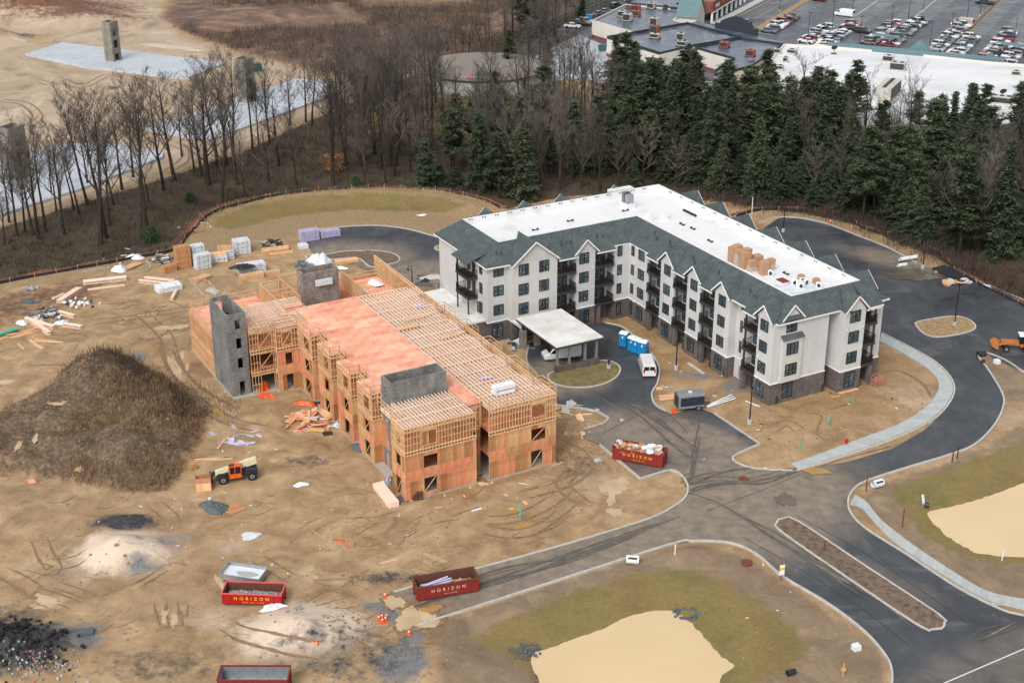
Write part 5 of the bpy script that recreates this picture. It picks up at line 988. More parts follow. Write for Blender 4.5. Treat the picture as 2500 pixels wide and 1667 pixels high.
S0, pl0 = block('shop_building', 'dark flat-roofed shop row behind the cream service buildings at the top', F2, [(545, 45), (700, -60), (1300, -60), (1420, 0), (1310, 60), (1150, 108)], 4.9, 'stucco', 'dark_roof', .6, 'dark_membrane')
# teal parapet with gables on the store front
a = np.array(g('NE', 1100, 303, 6.2)[:2]); b = np.array(g('NE', 2230, 408, 6.2)[:2]); d = (b - a) / np.linalg.norm(b - a); ang = math.atan2(d[1], d[0])
mb = MB(); c = (a + b) / 2; mb.cbox(c[0], c[1] + .6, 5.2, np.linalg.norm(b - a), .9, 2.3, ang); mb.obj('teal_parapet', 'teal_roof', WS)
for x, y, hw, hh in ((1230, 300, 1.8, 1.7), (1680, 345, 3.6, 3.4), (2130, 385, 1.7, 1.6)):
    p = np.array(g('NE', x, y, 6.5)[:2]); q0 = p - d * hw; q1 = p + d * hw; nn = np.array([-d[1], d[0]]); mb = MB()
    vs = []
    for s_ in (0, 2.2):
        for q, z in ((q0, 6.6), (q1, 6.6), (p, 6.6 + hh)): vs.append((q[0] + nn[0] * s_, q[1] + nn[1] * s_, z))
    mb.add(vs, [(0, 1, 2), (3, 5, 4), (0, 2, 5, 3), (1, 4, 5, 2)]); mb.obj('teal_gable', 'teal_roof', WS)
# doors with little awnings on the service side
def awn(par, w, x, y, z):
    p = np.array(g(w, x, y, z)[:2])
    o = put(AWM, 'awning', par, (p[0], p[1], 0), rad(-58 + 0)); put(DRM, 'door', par, (p[0], p[1], 0), rad(-58))
m_ = MB(); m_.add([(-.9, -.15, 2.5), (.9, -.15, 2.5), (.9, -1.1, 2.2), (-.9, -1.1, 2.2), (-.9, -.15, 3.1), (.9, -.15, 3.1)], [(4, 3, 2, 5), (0, 3, 4), (1, 5, 2), (0, 1, 2, 3)]); AWM = m_.mesh('awning', 'unit_dark'); m_ = MB(); m_.box(-.6, .6, -.25, -.05, .2, 2.3); DRM = m_.mesh('door', 'dark_in')
for par, w, x, y in ((S2, F2, 425, 520), (S2, F2, 537, 560), (S2, F2, 700, 600), (S2, F2, 815, 640), (S3, F2, 1310, 620), (S3, F2, 1520, 680), (S1, F2, 298, 330), (S1, F2, 522, 375)):
    awn(par, w, x, y, 1.2)
# roof plant
UNITS = {}
def unit(lab, w, x, y, z, lx, ly, h, mat, rot=-.5, cap=True, cat='rooftop unit'):
    p = g(w, x, y, z); t_ = thing('rooftop_unit', lab, cat, (p.x, p.y, z), rot, 'rooftop plant on the shopping centre'); mb = MB(); mb.box(-lx / 2, lx / 2, -ly / 2, ly / 2, .25, .25 + h); mb.obj('casing', mat, t_)
    mb = MB(); mb.box(-lx / 2 - .15, lx / 2 + .15, -ly / 2 - .15, ly / 2 + .15, -.1, .25); mb.obj('curb', 'dark_membrane' if z < 5.5 else 'unit_tan', t_)
    if cap:
        mb = MB(); n = max(1, int(lx / 1.4)); 
        for i in range(n): mb.cyl(-lx / 2 + lx * (i + .5) / n, 0, .25 + h, min(.5, ly * .32), .15, 10)
        mb.obj('fan', 'unit_dark', t_); mb = MB(); mb.box(-lx / 2 + .1, lx / 2 - .1, -ly / 2 - .02, -ly / 2, .45, .1 + h); mb.obj('grille', 'unit_dark', t_)
for i, (x, y, lx, ly, h, mt) in enumerate(((505, 180, 2.2, 1.8, 1.6, 'unit_tan'), (565, 225, 2.4, 2.0, 2.0, 'unit_tan'), (650, 120, 2.6, 1.8, 1.6, 'unit_red'), (655, 175, 2.2, 1.6, 1.5, 'unit_red'), (810, 95, 2.2, 1.8, 1.6, 'unit_tan'), (960, 100, 1.2, 1.0, 1, 'unit_dark'), (845, 275, 2.2, 2.0, 2.2, 'unit_tan'), (570, 95, 1.4, 1.0, .8, 'unit_red'))):
    unit(('cream unit nearest the left wall of the farthest cream building', 'tall cream unit second from the left wall on the farthest cream building', 'red-tinged unit at the back of the farthest cream building', 'red-tinged unit in front of another on the farthest cream building', 'cream unit against the dark back parapet of the farthest cream building', 'small dark box at the back right of the farthest cream building', 'tall cream unit behind the four-door dark roof parapet', 'flat red-tinged unit at the back left of the farthest cream building')[i], F2, x, y, 4.6, lx, ly, h, mt)
for x, y, lx, ly, h, mt, lb in ((845, 350, 2.2, 2.0, 2.0, 'unit_red', 'red-capped unit at the back left of the four-door dark roof'), (850, 405, 2.6, 1.6, 1.2, 'unit_tan', 'low cream unit at the left of the four-door dark roof'), (1120, 425, 2.0, 1.8, 1.8, 'unit_tan', 'tall cream unit in the middle of the four-door dark roof'), (1135, 485, 2.8, 1.6, 1.2, 'unit_tan', 'low cream unit in front on the four-door dark roof')): unit(lb, F2, x, y, 4.9, lx, ly, h, mt)
unit('red and cream unit on the dark roof beside the white store', F2, 1575, 500, 4.8, 2.4, 1.8, 1.4, 'unit_red'); unit('dark-fronted unit on the dark roof nearest the white store edge', F2, 1845, 595, 4.8, 2.2, 1.8, 1.6, 'unit_red')
unit('long grey cabinet unit with louvres on the white store roof', 'NE', 1480, 620, 6.1, 10, 3.6, 3.0, 'unit_tan', rad(63), True)
for x, y, lx, ly, h, lb in ((1485, 395, 2.6, 2.0, 1.4, 'small square unit on a dark pad at the back of the white roof'), (1545, 450, 3.6, 2.4, 1.8, 'box unit standing in the middle of the white roof'), (1125, 490, 1.4, 1.2, 1.2, 'tiny box unit at the left of the white roof'), (2300, 485, 2.0, 1.6, 1.0, 'small unit on a dark pad at the right of the white roof'), (830, 400, 1.2, 1.2, 1.2, 'small brown hood behind the bare tree top on the white roof'), (870, 345, 2.2, 1.6, 1.0, 'grey scoop vent at the back left of the white roof'), (780, 345, 1.6, 1.4, 1.2, 'pale small unit at the back left corner of the white roof'), (760, 445, 4.5, 1.4, 1.0, 'long low duct at the left edge of the white roof'), (2205, 660, 4.6, 3.0, 1.5, 'condenser with rows of fans on a steel frame at the right'), (2345, 660, 4.0, 3.0, 1.5, 'fan condenser cut by the right edge of the picture')): unit(lb, 'NE', x, y, 6.1, lx, ly, h, 'unit_tan', -.45)
for x, y, lb in ((1138, 345, 'round dish on a short mast at the back of the white roof'), (2212, 628, 'round fan hood on a mast behind the condenser')):
    p = g('NE', x, y, 6.1); t_ = thing('roof_dish', lb, 'dish', (p.x, p.y, 6.1)); mb = MB(); mb.cyl(0, 0, 0, .08, 1.6, 6); mb.box(-.7, .7, -.5, .5, 0, .15); mb.obj('mast', 'unit_dark', t_); mb = MB(); mb.tube([(0, -.2, 1.7), (0, .1, 1.9)], [.8, .1], 14); mb.obj('dish', 'unit_dark', t_)
# brick shop front, teal gable tower and the stepped false front
p0 = np.array(g(F2, 1445, 245, 0)[:2]); p1 = np.array(g(F2, 1900, -40, 0)[:2]); d = (p1 - p0) / np.linalg.norm(p1 - p0); ang = math.atan2(d[1], d[0]); L = np.linalg.norm(p1 - p0)
RF = thing('brick_shop_front', 'red brick arcade with white columns facing the car park', 'building', (p0[0], p0[1], 0), ang); mb = MB(); mb.box(0, 26, 0, 5, 3.0, 6.4); mb.box(26, L, 2, 6, 3.2, 5.2); mb.box(0, L, 4.6, 12, 0, 4.8); mb.obj('wall', 'redbrick', RF)
for s_ in np.arange(0.5, L, 5.2): mb = MB(); mb.box(s_ - .3, s_ + .3, -.1, .5, 0, 3.1); mb.obj('column', 'white_paint', RF)
mb = MB(); mb.box(0, L, -.15, 0, 2.9, 3.3); mb.box(8, 25, -.12, -.02, 6.3, 6.6); mb.obj('cornice', 'trim', RF)
for s_, w_ in ((3, 4), (10, 3), (15.5, 2.6), (21, 3.4)): mb = MB(); mb.box(s_, s_ + w_, -.08, 0, 4.2, 5.2); mb.obj('shop_sign', 'stucco2' if s_ != 10 else 'brown_sign', RF)
for s_ in np.arange(2, L, 5.2): mb = MB(); mb.box(s_, s_ + 3.4, 4.55, 4.62, .3, 2.7); mb.obj('shop_window', 'glass_car', RF)
p = g(F2, 1225, 170, 4.8); TG = thing('teal_gable_tower', 'cream gabled entrance tower with blue-green metal roof', 'building', (p.x, p.y, 0), ang); mb = MB(); mb.box(-4, 4, -3, 3, 0, 5.6); mb.add([(-4, -3, 5.6), (4, -3, 5.6), (0, -3, 10.2), (-4, 3, 5.6), (4, 3, 5.6), (0, 3, 10.2)], [(0, 1, 2), (3, 5, 4)]); mb.obj('wall', 'stucco2', TG)
mb = MB(); mb.poly([(-4.5, -3.4, 5.1), (-4.5, 3.4, 5.1), (0, 3.4, 10.4), (0, -3.4, 10.4)][::-1]); mb.poly([(4.5, -3.4, 5.1), (4.5, 3.4, 5.1), (0, 3.4, 10.4), (0, -3.4, 10.4)])
for k in range(9): y_ = -3.3 + k * .82; mb.beam((-4.5, y_, 5.15), (0, y_, 10.45), .1, .1); mb.beam((4.5, y_, 5.15), (0, y_, 10.45), .1, .1)
mb.obj('roof', 'teal_roof', TG)
p = g(F2, 1700, 330, 4.6); FF = thing('false_front', 'dark curved false front rising behind the dark roof', 'parapet', (p.x, p.y, 0), rad(-40)); mb = MB()
pr = [(-7, 4), (-7, 6.2), (-5.2, 6.2), (-5.2, 7)] + [(-5 + 10 * i / 12, 7 + 1.8 * math.sin(math.pi * i / 12)) for i in range(13)] + [(5.2, 7), (5.2, 6.2), (7, 6.2), (7, 4)]
mb.side(pr[::-1], -.3, .3); mb.obj('panel', 'dark_membrane', FF)
for k in range(6): mb = MB(); mb.beam((-5 + 2 * k, .3, 6.2), (-5 + 2 * k, 2.2, 4.6), .15); mb.obj('brace', 'dark_membrane', FF)
mb = MB(); mb.sheet(g2(F2, [(1185, 250), (1300, 225), (1560, 300), (2050, 410), (2180, 440), (2180, 468), (1760, 405)], 4.6), 4.6); mb.obj('front_roof', 'dark_roof', S3)
# lanes, markings
mb = MB(); strip(mb, g2(F2, [(1470, 255), (1960, 0), (2100, -70)]), 2.6, .0, .14); struct('pavement', mb, 'walk')
mb = MB(); strip(mb, g2(F2, [(1560, 262), (2085, 0), (2230, -70)]), .35, .14, .16); struct('yellow_kerb', mb, 'line_yellow'); mb = MB(); strip(mb, g2(F2, [(1880, 210), (2250, 0), (2380, -70)]), .2, .03, .04); struct('lane_line', mb, 'line_yellow')
mb = MB()
for k in range(9): p = np.array(g2(F2, [(1730 + k * 35, 198 + k * 3)])[0]); mb.cbox(p[0], p[1], .03, .9, 2.2, .01, rad(63))
struct('crossing', mb, 'line_paint')
RD = np.array([math.cos(rad(63.3)), math.sin(rad(63.3))]); SD = np.array([math.cos(rad(-36)), math.sin(rad(-36))])
rows = {}
def rw(w, x, y): return np.array(g2(w, [(x, y)])[0])
R1, R2, R3, R4, R0 = rw(F1, 470, 420), rw(F1, 1060, 420), rw(F1, 1640, 495), rw(F1, 2100, 560), rw(F1, 0, 290)
mb = MB()
def lineseg(a, b, w=.2): strip(mb, [tuple(a), tuple(b)], w, .026, .032)
ST_ = 3.05
for base, n0, n1, sides in ((R1, -2, 36, (-1, 1)), (R2, -2, 36, (-1, 1)), (R3, -1, 38, (-1, 1)), (R4, -2, 36, (-1, 1)), (R0, 0, 26, (1,))):
    for s_ in sides:
        for i in range(n0, n1): a = base + RD * ST_ * i; lineseg(a, a + SD * s_ * 5.6)
for base in (R1, R2): lineseg(base + RD * ST_ * 12, base + RD * ST_ * 36, .25)
struct('parking_lines', mb, 'line_paint')
mb = MB(); strip(mb, [tuple(R3 - RD * 2), tuple(R3 + RD * 110)], 1.6, 0, .14); struct('planted_strip', mb, 'soil_mulch'); mb = MB(); strip(mb, [tuple(R3 - RD * 2 + SD * .9), tuple(R3 + RD * 110 + SD * .9)], .2, 0, .17); strip(mb, [tuple(R3 - RD * 2 - SD * .9), tuple(R3 + RD * 110 - SD * .9)], .2, 0, .17); struct('kerb', mb, 'kerb_dirty')
mb = MB(); strip(mb, [tuple(R0 - SD * 1.5 - RD * 4), tuple(R0 - SD * 1.5 + RD * 60)], 2.4, 0, .12); struct('planted_strip', mb, 'soil_straw')
# cart shelters and lamp posts of the car park
for (w, x, y), lab in (((F1, 1145, 320), 'blue-green roofed trolley shelter in the second parking row'), ((F1, 2290, 400), 'blue-green roofed trolley shelter at the right edge of the car park')):
    p = g(w, x, y, 2.4); t_ = thing('trolley_shelter', lab, 'shelter', (p.x, p.y, 0), rad(-36)); mb = MB(); mb.add([(-4, -1.6, 2.4), (4, -1.6, 2.4), (4, 0, 2.9), (-4, 0, 2.9), (4, 1.6, 2.4), (-4, 1.6, 2.4)], [(0, 1, 2, 3), (3, 2, 4, 5)]); mb.obj('roof', 'teal_roof', t_)
    for a in (-3.6, 3.6):
        for b in (-1.3, 1.3): mb = MB(); mb.cyl(a, b, 0, .07, 2.45, 5); mb.obj('post', 'galv', t_)
    mb = MB(); mb.box(-3.6, 3.6, -1.32, -1.28, .9, 1.2); mb.obj('rail', 'red_rust', t_)
lp = MB(); lp.cyl(0, 0, .7, .09, 8.2, 6, 0, .06); LPM = lp.mesh('pole', 'black_metal'); lp = MB(); lp.cyl(0, 0, 0, .28, .7, 10); LPB = lp.mesh('base', 'walk'); lp = MB(); lp.box(-.75, .75, -.14, .14, 8.85, 9.0); LPH = lp.mesh('lamp_head', 'unit_dark')
def lot_lamp(w, x, y, lab):
    p = g(w, x, y); t_ = thing('car_park_lamp', lab, 'lamp post', (p.x, p.y, 0), random.uniform(0, 3), 'tall lamp posts in the car park')
    for m_, nm in ((LPM, 'pole'), (LPB, 'base'), (LPH, 'lamp_head')): put(m_, nm, t_, scale=(1, 1, 1.0))
for x, y, lab in ((440, 390, 'first parking row nearest the store'), (655, 285, 'first parking row beside the white pickup'), (835, 110, 'first parking row behind the white van'), (895, 425, 'open lane right of the first parking row'), (1170, 330, 'second parking row by the trolley shelter'), (1325, 215, 'second parking row beside the pickup'), (1460, 110, 'second parking row far end'), (1510, 480, 'third parking row nearest the store'), (1695, 400, 'third parking row in its middle'), (1845, 200, 'third parking row beside the beige van'), (1960, 150, 'planted strip far end'), (2255, 440, 'rightmost trolley shelter'), (192, 110, 'shopping lane')): lot_lamp(F1, x, y, 'tall dark lamp post at the ' + lab)
# ------------------------------------------------------------------ vehicles
PAINT = {}
def paint(nm, c):
    t = NT('paint_' + nm); t.set(cc(*c), .22, .0, .5); t.b.inputs['Coat Weight'].default_value = .5; PAINT[nm] = t.mat
for nm, c in (('white', (236, 237, 238)), ('silver', (176, 180, 184)), ('grey', (104, 108, 114)), ('black', (36, 38, 42)), ('red', (160, 34, 38)), ('maroon', (104, 30, 40)), ('blue', (52, 74, 112)), ('navy', (40, 50, 70)), ('green', (40, 62, 58)), ('orange', (214, 92, 40)), ('beige', (178, 166, 150)), ('brown', (120, 100, 92)), ('teal', (110, 140, 140))): paint(nm, c)
wm = MB(); wm.wheel(0, 0, 0, .34, .24, 14); TYR = wm.mesh('tyre', 'tyre'); wm = MB(); wm.wheel(0, 0, 0, .2, .26, 10); RIM = wm.mesh('rim', 'rim_grey')
def loft(mb, secs, m=0, cap=True):          # secs: (x, [(half-width, z), ...]) cross sections mirrored in y
    vs = []; k = len(secs[0][1])
    for x, pr in secs:
        for w, z in pr: vs.append((x, -w, z))
        for w, z in pr[::-1]: vs.append((x, w, z))
    n = 2 * k; fs = []
    for i in range(len(secs) - 1):
        for j in range(n): a = i * n + j; b = i * n + (j + 1) % n; fs.append((a, a + n, b + n, b))
    if cap: fs += [tuple(range(n)), tuple(range((len(secs) - 1) * n, len(secs) * n))[::-1]]
    mb.add(vs, fs, m)
CARS = {}
def car_meshes(kind):
    if kind in CARS: return CARS[kind]
    b = MB(); gl = MB(); W = .92; wb = (1.42, -1.36)
    def sec(x, zb, zt, w=W): return (x, [(w * .9, zb), (w, zb + .16), (w, (zb + zt) / 2 + .1), (w * .94, zt - .04), (w * .84, zt)])
    if kind == 'sedan':
        loft(b, [sec(-2.35, .35, .82, .84), sec(-2.25, .25, .95), sec(-1.5, .22, 1.0), sec(0, .22, .98), sec(1.2, .22, .95), sec(2.1, .25, .82), sec(2.38, .33, .68, .82)])
        loft(gl, [(-1.75, [(.78, .95), (.76, .97)]), (-.95, [(.8, .95), (.64, 1.36)]), (.1, [(.8, .95), (.63, 1.38)]), (1.15, [(.8, .93), (.76, .96)])]); roof = [(-1.0, .66, 1.375), (-.8, .66, 1.415), (.15, .65, 1.42), (.32, .63, 1.36)]
    elif kind == 'suv':
        loft(b, [sec(-2.3, .4, .98, .86), sec(-2.2, .3, 1.08), sec(0, .26, 1.06), sec(1.1, .26, 1.05), sec(2.05, .3, .95), sec(2.32, .38, .8, .84)])
        loft(gl, [(-2.22, [(.82, 1.05), (.76, 1.1)]), (-1.9, [(.83, 1.05), (.7, 1.6)]), (.2, [(.83, 1.05), (.69, 1.63)]), (1.15, [(.82, 1.03), (.76, 1.06)])]); roof = [(-2.05, .72, 1.62), (-1.8, .72, 1.68), (.2, .71, 1.68), (.42, .69, 1.6)]
    elif kind == 'pickup':
        loft(b, [sec(-2.85, .45, 1.1, .92), sec(-.7, .35, 1.1), sec(.5, .35, 1.12), sec(1.6, .35, 1.1), sec(2.6, .4, 1.0), sec(2.85, .45, .8, .88)]); b.box(-2.75, -.75, -.72, .72, 1.095, 1.1)
        loft(gl, [(-.75, [(.84, 1.1), (.74, 1.2)]), (-.6, [(.84, 1.1), (.72, 1.78)]), (.75, [(.84, 1.1), (.72, 1.8)]), (1.55, [(.84, 1.1), (.78, 1.12)])]); roof = [(-.72, .74, 1.78), (-.5, .74, 1.85), (.75, .73, 1.85), (.95, .71, 1.76)]; wb = (1.75, -1.75)
        bed = MB(); bed.box(-2.72, -.8, -.74, .74, 1.1, 1.125); 
    else:    # cargo or passenger van
        loft(b, [(-2.85, [(.86, .35), (.98, .5), (1.0, 1.2), (.93, 1.9), (.8, 2.08)]), (-2.75, [(.9, .3), (1.0, .45), (1.0, 1.2), (.94, 1.95), (.8, 2.13)]), (1.1, [(.9, .3), (1.0, .45), (1.0, 1.2), (.93, 1.95), (.78, 2.13)]), (1.45, [(.9, .3), (1.0, .45), (1.0, 1.2), (.9, 1.8), (.75, 2.0)]), (2.05, [(.9, .3), (1.0, .45), (.99, 1.1), (.95, 1.22), (.8, 1.32)]), (2.7, [(.9, .32), (.98, .5), (.95, .95), (.9, 1.02), (.75, 1.08)]), (2.85, [(.8, .38), (.88, .5), (.86, .8), (.82, .9), (.7, .95)])])
        gl.add([(1.42, -.74, 1.98), (1.42, .74, 1.98), (2.06, .86, 1.33), (2.06, -.86, 1.33)], [(0, 3, 2, 1)]); 
        gl.add([(x + .06, y, z + .05) for x, y, z in gl.v[-4:]], [(0, 3, 2, 1)])
        for s_ in (-1, 1): gl.add([(1.98, s_ * 1.005, 1.25), (1.15, s_ * 1.012, 1.22), (1.15, s_ * .96, 1.8), (1.42, s_ * .94, 1.8)], [(0, 1, 2, 3) if s_ < 0 else (3, 2, 1, 0)])
        for y0, y1 in ((-.78, -.05), (.05, .78)): gl.box(-2.88, -2.83, y0, y1, 1.25, 1.8)
        roof = None; wb = (1.75, -1.75)
    if roof: loft(b, [(x, [(w - .02, z - .02), (w, z)]) for x, w, z in roof])
    if roof:
        for s_ in (-1, 1):
            zt = roof[1][2] - .02; zb_ = .95 if kind == 'sedan' else 1.06
            for xa, xb in ((-.35, -.35),): b.beam((xa, s_ * .85, zb_), (xb, s_ * .69, zt), .05, .1)
    lt = MB(); x_ = {'sedan': 2.3, 'suv': 2.24, 'pickup': 2.8}.get(kind, 2.8); z_ = {'sedan': .62, 'suv': .78, 'pickup': .85}.get(kind, .78)
    for s_ in (-1, 1): lt.box(x_ - .1, x_ + .07, s_ * .68 - .16, s_ * .68 + .16, z_ - .08, z_ + .08)
    tl = MB(); xr = {'sedan': -2.3, 'suv': -2.26, 'pickup': -2.85}.get(kind, -2.86)
    for s_ in (-1, 1): tl.box(xr - .04, xr + .06, s_ * .78 - .12, s_ * .78 + .08, z_ + .1, z_ + .34 + (.35 if kind == 'van' else 0))
    CARS[kind] = (b.mesh('body', PAINT['white'], True), gl.mesh('windows', 'glass_car'), lt.mesh('headlights', 'head_lamp'), tl.mesh('tail_lights', 'lamp_red'), wb, bed.mesh('load_bed', 'unit_dark') if kind == 'pickup' else None)
    for p in CARS[kind][0].polygons: p.use_smooth = False
    return CARS[kind]
def car(kind, col, x, y, rot, lab, group=None, z=.03, detail=True, nm=None, cat=None):
    b, gl, lt, tl, wb, bed = car_meshes(kind); t_ = thing(nm or {'sedan': 'parked_car', 'suv': 'parked_car', 'pickup': 'pickup_truck', 'van': 'van'}[kind], lab, cat or {'sedan': 'car', 'suv': 'car', 'pickup': 'truck', 'van': 'van'}[kind], (x, y, z), rot, group, 1.08 if not detail else None)
    o = put(b, 'body', t_); o.material_slots[0].link = 'OBJECT'; o.material_slots[0].material = PAINT[col]
    put(gl, 'windows', t_); put(lt, 'headlights', t_); put(tl, 'tail_lights', t_)
    if bed: put(bed, 'load_bed', t_)
    for xw in wb:
        for s_ in (-1, 1):
            w = put(TYR, 'wheel', t_, (xw, s_ * .82, .34))
            if detail: put(RIM, 'rim', w)
    return t_
SDA = math.atan2(SD[1], SD[0]); rs = random.Random(5); ORD = ['first', 'second', 'third', 'fourth', 'fifth', 'sixth', 'seventh', 'eighth', 'ninth', 'tenth', 'eleventh', 'twelfth', 'thirteenth', 'fourteenth', 'fifteenth', 'sixteenth', 'seventeenth', 'eighteenth', 'nineteenth', 'twentieth']
CODE = {'w': 'white', 's': 'silver', 'g': 'grey', 'k': 'black', 'r': 'red', 'm': 'maroon', 'b': 'blue', 'n': 'navy', 'e': 'green', 'o': 'orange', 'c': 'beige', 'h': 'brown', 't': 'teal'}
def park(base, side, start, pattern, rowname):
    # pattern: pairs kind letter + colour; '.' empty.  kinds: s sedan, u suv, p pickup, v van
    i = start; k = 0
    for tok in pattern.split():
        if tok != '.':
            kind = {'s': 'sedan', 'u': 'suv', 'p': 'pickup', 'v': 'van'}[tok[0]]; col = CODE[tok[1]]; c = base + RD * ST_ * (i + .5) + SD * side * 3.0
            car(kind, col, c[0] + rs.uniform(-.15, .15), c[1] + rs.uniform(-.15, .15), SDA + (math.pi if rs.random() < .5 else 0) + rs.uniform(-.04, .04), f'{col} {"suv" if kind == "suv" else kind} in {rowname}, {ORD[k]} car from the store', 'cars in the shopping centre car park', detail=False); k += 1
        i += 1
park(R0, 1, 0, 'sg ug sw uw sw ur uk sr sk . . . . . . . . . um', 'the row along the planted lane edge')
park(R1, -1, 1, 'sw ur sw sg us pw sk uw', 'the left half of the first double row'); park(R1, 1, 0, 'sw uw pw ug ub uw uw sw . ue sw ur', 'the right half of the first double row'); park(R1, -1, 14, '. vw', 'the first double row beyond the green suv')
c = R1 + RD * 27 + SD * 8.6; car('suv', 'black', c[0], c[1], SDA, 'black suv pulling out beside the first double row', 'cars in the shopping centre car park', detail=False)
park(R2, -1, 0, 'sh ug sw uw sk ug ss sw ub ur uw', 'the left half of the second double row'); park(R2, 1, 0, 'sm uw uh sg uk . sg ug us uk uw sg pw pk', 'the right half of the second double row')
park(R3, -1, 1, 'ss sg uw sb sb sn uw us sw ug sb us pw vc', 'the left side of the planted strip'); park(R3, 1, 0, 'sw uw ss ut sw sb ug sh uw', 'the right side of the planted strip'); park(R3, -1, 26, 'pk', 'the planted strip row far beyond the van')
park(R4, -1, -1, 'sw uo sw un ug sw us sg uw sw pr . ub sw ug', 'the left half of the rightmost row'); park(R4, 1, -1, 'uw uw sg uw us un sk uw sr', 'the right half of the rightmost row')
for w, x, y, kind, col, r, lab in (('N', 1562, 180, 'sedan', 'white', -.35, 'white sedan parked alone behind the cream service building'), ('N', 1625, 165, 'suv', 'black', -.35, 'black suv beside the white sedan behind the service building'), ('N', 1650, 152, 'suv', 'beige', -.35, 'tan suv beside the black suv behind the service building'), (F2, 330, 140, 'sedan', 'teal', .9, 'dull green sedan by the fence behind the service building'), (F2, 265, 165, 'sedan', 'grey', .9, 'dark grey sedan by the fence behind the service building'), (F2, 440, 85, 'suv', 'green', .9, 'dark suv at the corner of the farthest service building'), (F2, 600, 15, 'suv', 'white', .1, 'white suv at the top behind the farthest shop roof'), (F2, 1815, 255, 'sedan', 'grey', 1.1, 'grey sedan driving past the curved false front')):
    p = g(w, x, y); car(kind, col, p.x, p.y, r, lab, detail=False)
# vans at the site
p = g('C', 1490, 845); car('van', 'white', p.x, p.y, rad(195), 'white cargo van parked under the entrance canopy', z=.03, cat='van')
p = g('C', 2036, 935); car('van', 'white', p.x, p.y + .6, rad(93), 'white van seen from behind beside the blue toilets', z=.03, cat='van')
# ------------------------------------------------------------------ site plant
def toilet(w, x, y, rot, lab):
    p = g(w, x, y); t_ = thing('portable_toilet', lab, 'toilet', (p.x, p.y, .03), rot, 'blue portable toilets beside the van')
    put(TB, 'cabin', t_); put(TR, 'roof', t_); d = put(TD, 'door', t_); put(TH_, 'handle', d); put(TS, 'skid', t_); put(TL, 'emblem', t_)
m_ = MB(); m_.box(-.58, .58, -.58, .58, .12, 2.1); 
for s_ in (-.5, 0, .5):
    m_.box(s_ - .05, s_ + .05, .58, .61, .2, 2.0); m_.box(.58, .61, s_ - .05, s_ + .05, .2, 2.0); m_.box(-.61, -.58, s_ - .05, s_ + .05, .2, 2.0)
TB = m_.mesh('cabin', 'toilet_blue'); m_ = MB(); loft(m_, [(-.64, [(.62, 2.1), (.62, 2.18), (.3, 2.34)]), (0, [(.64, 2.1), (.64, 2.2), (.35, 2.42)]), (.64, [(.62, 2.1), (.62, 2.18), (.3, 2.34)])]); TR = m_.mesh('roof', 'white_plastic')
m_ = MB(); m_.box(-.42, .42, -.62, -.58, .2, 2.0); TD = m_.mesh('door', 'toilet_blue'); m_ = MB(); m_.box(.3, .36, -.66, -.62, 1.0, 1.2); TH_ = m_.mesh('handle', 'unit_dark'); m_ = MB(); m_.box(-.62, .62, -.6, -.4, 0, .12); m_.box(-.62, .62, .4, .6, 0, .12); TS = m_.mesh('skid', 'unit_dark')
m_ = MB(); m_.cyl(0, 0, 0, .16, .01, 12); 
for i, q in enumerate(m_.v): m_.v[i] = (q[0] * .8, -.625 - q[2], 1.62 + q[1] * 1.2)
m_.add([(.61, y * .8 + .2, 1.6 + z * 1.2) for y, z in ((-.15, -.15), (.15, -.15), (.15, .15), (-.15, .15))], [(0, 1, 2, 3)]); m_.add([(-.615, y * .8 + .2, 1.6 + z * 1.2) for y, z in ((-.15, -.15), (.15, -.15), (.15, .15), (-.15, .15))], [(3, 2, 1, 0)]); TL = m_.mesh('emblem', 'white_plastic')
for x, y, n_ in ((1890, 770, 'blue portable toilet standing apart at the left of the four'), (1945, 800, 'blue portable toilet second from left of the four'), (1972, 812, 'blue portable toilet third from left of the four'), (2014, 826, 'blue portable toilet at the right end nearest the van')): toilet('C', x, y, rad(-32 + random.uniform(-4, 4)), n_)
def text_mesh(s, size, mat, spacing=1.0):
    cu = bpy.data.curves.new('lettering', 'FONT'); cu.body = s; cu.size = size; cu.align_x = 'CENTER'; cu.extrude = .006; cu.offset = size * .018; cu.space_character = spacing
    o = bpy.data.objects.new('lettering', cu); COL.objects.link(o); bpy.context.view_layer.update(); me = bpy.data.meshes.new_from_object(o.evaluated_get(bpy.context.evaluated_depsgraph_get())); bpy.data.objects.remove(o); me.materials.clear(); me.materials.append(M[mat]); me.name = 'lettering'; return me
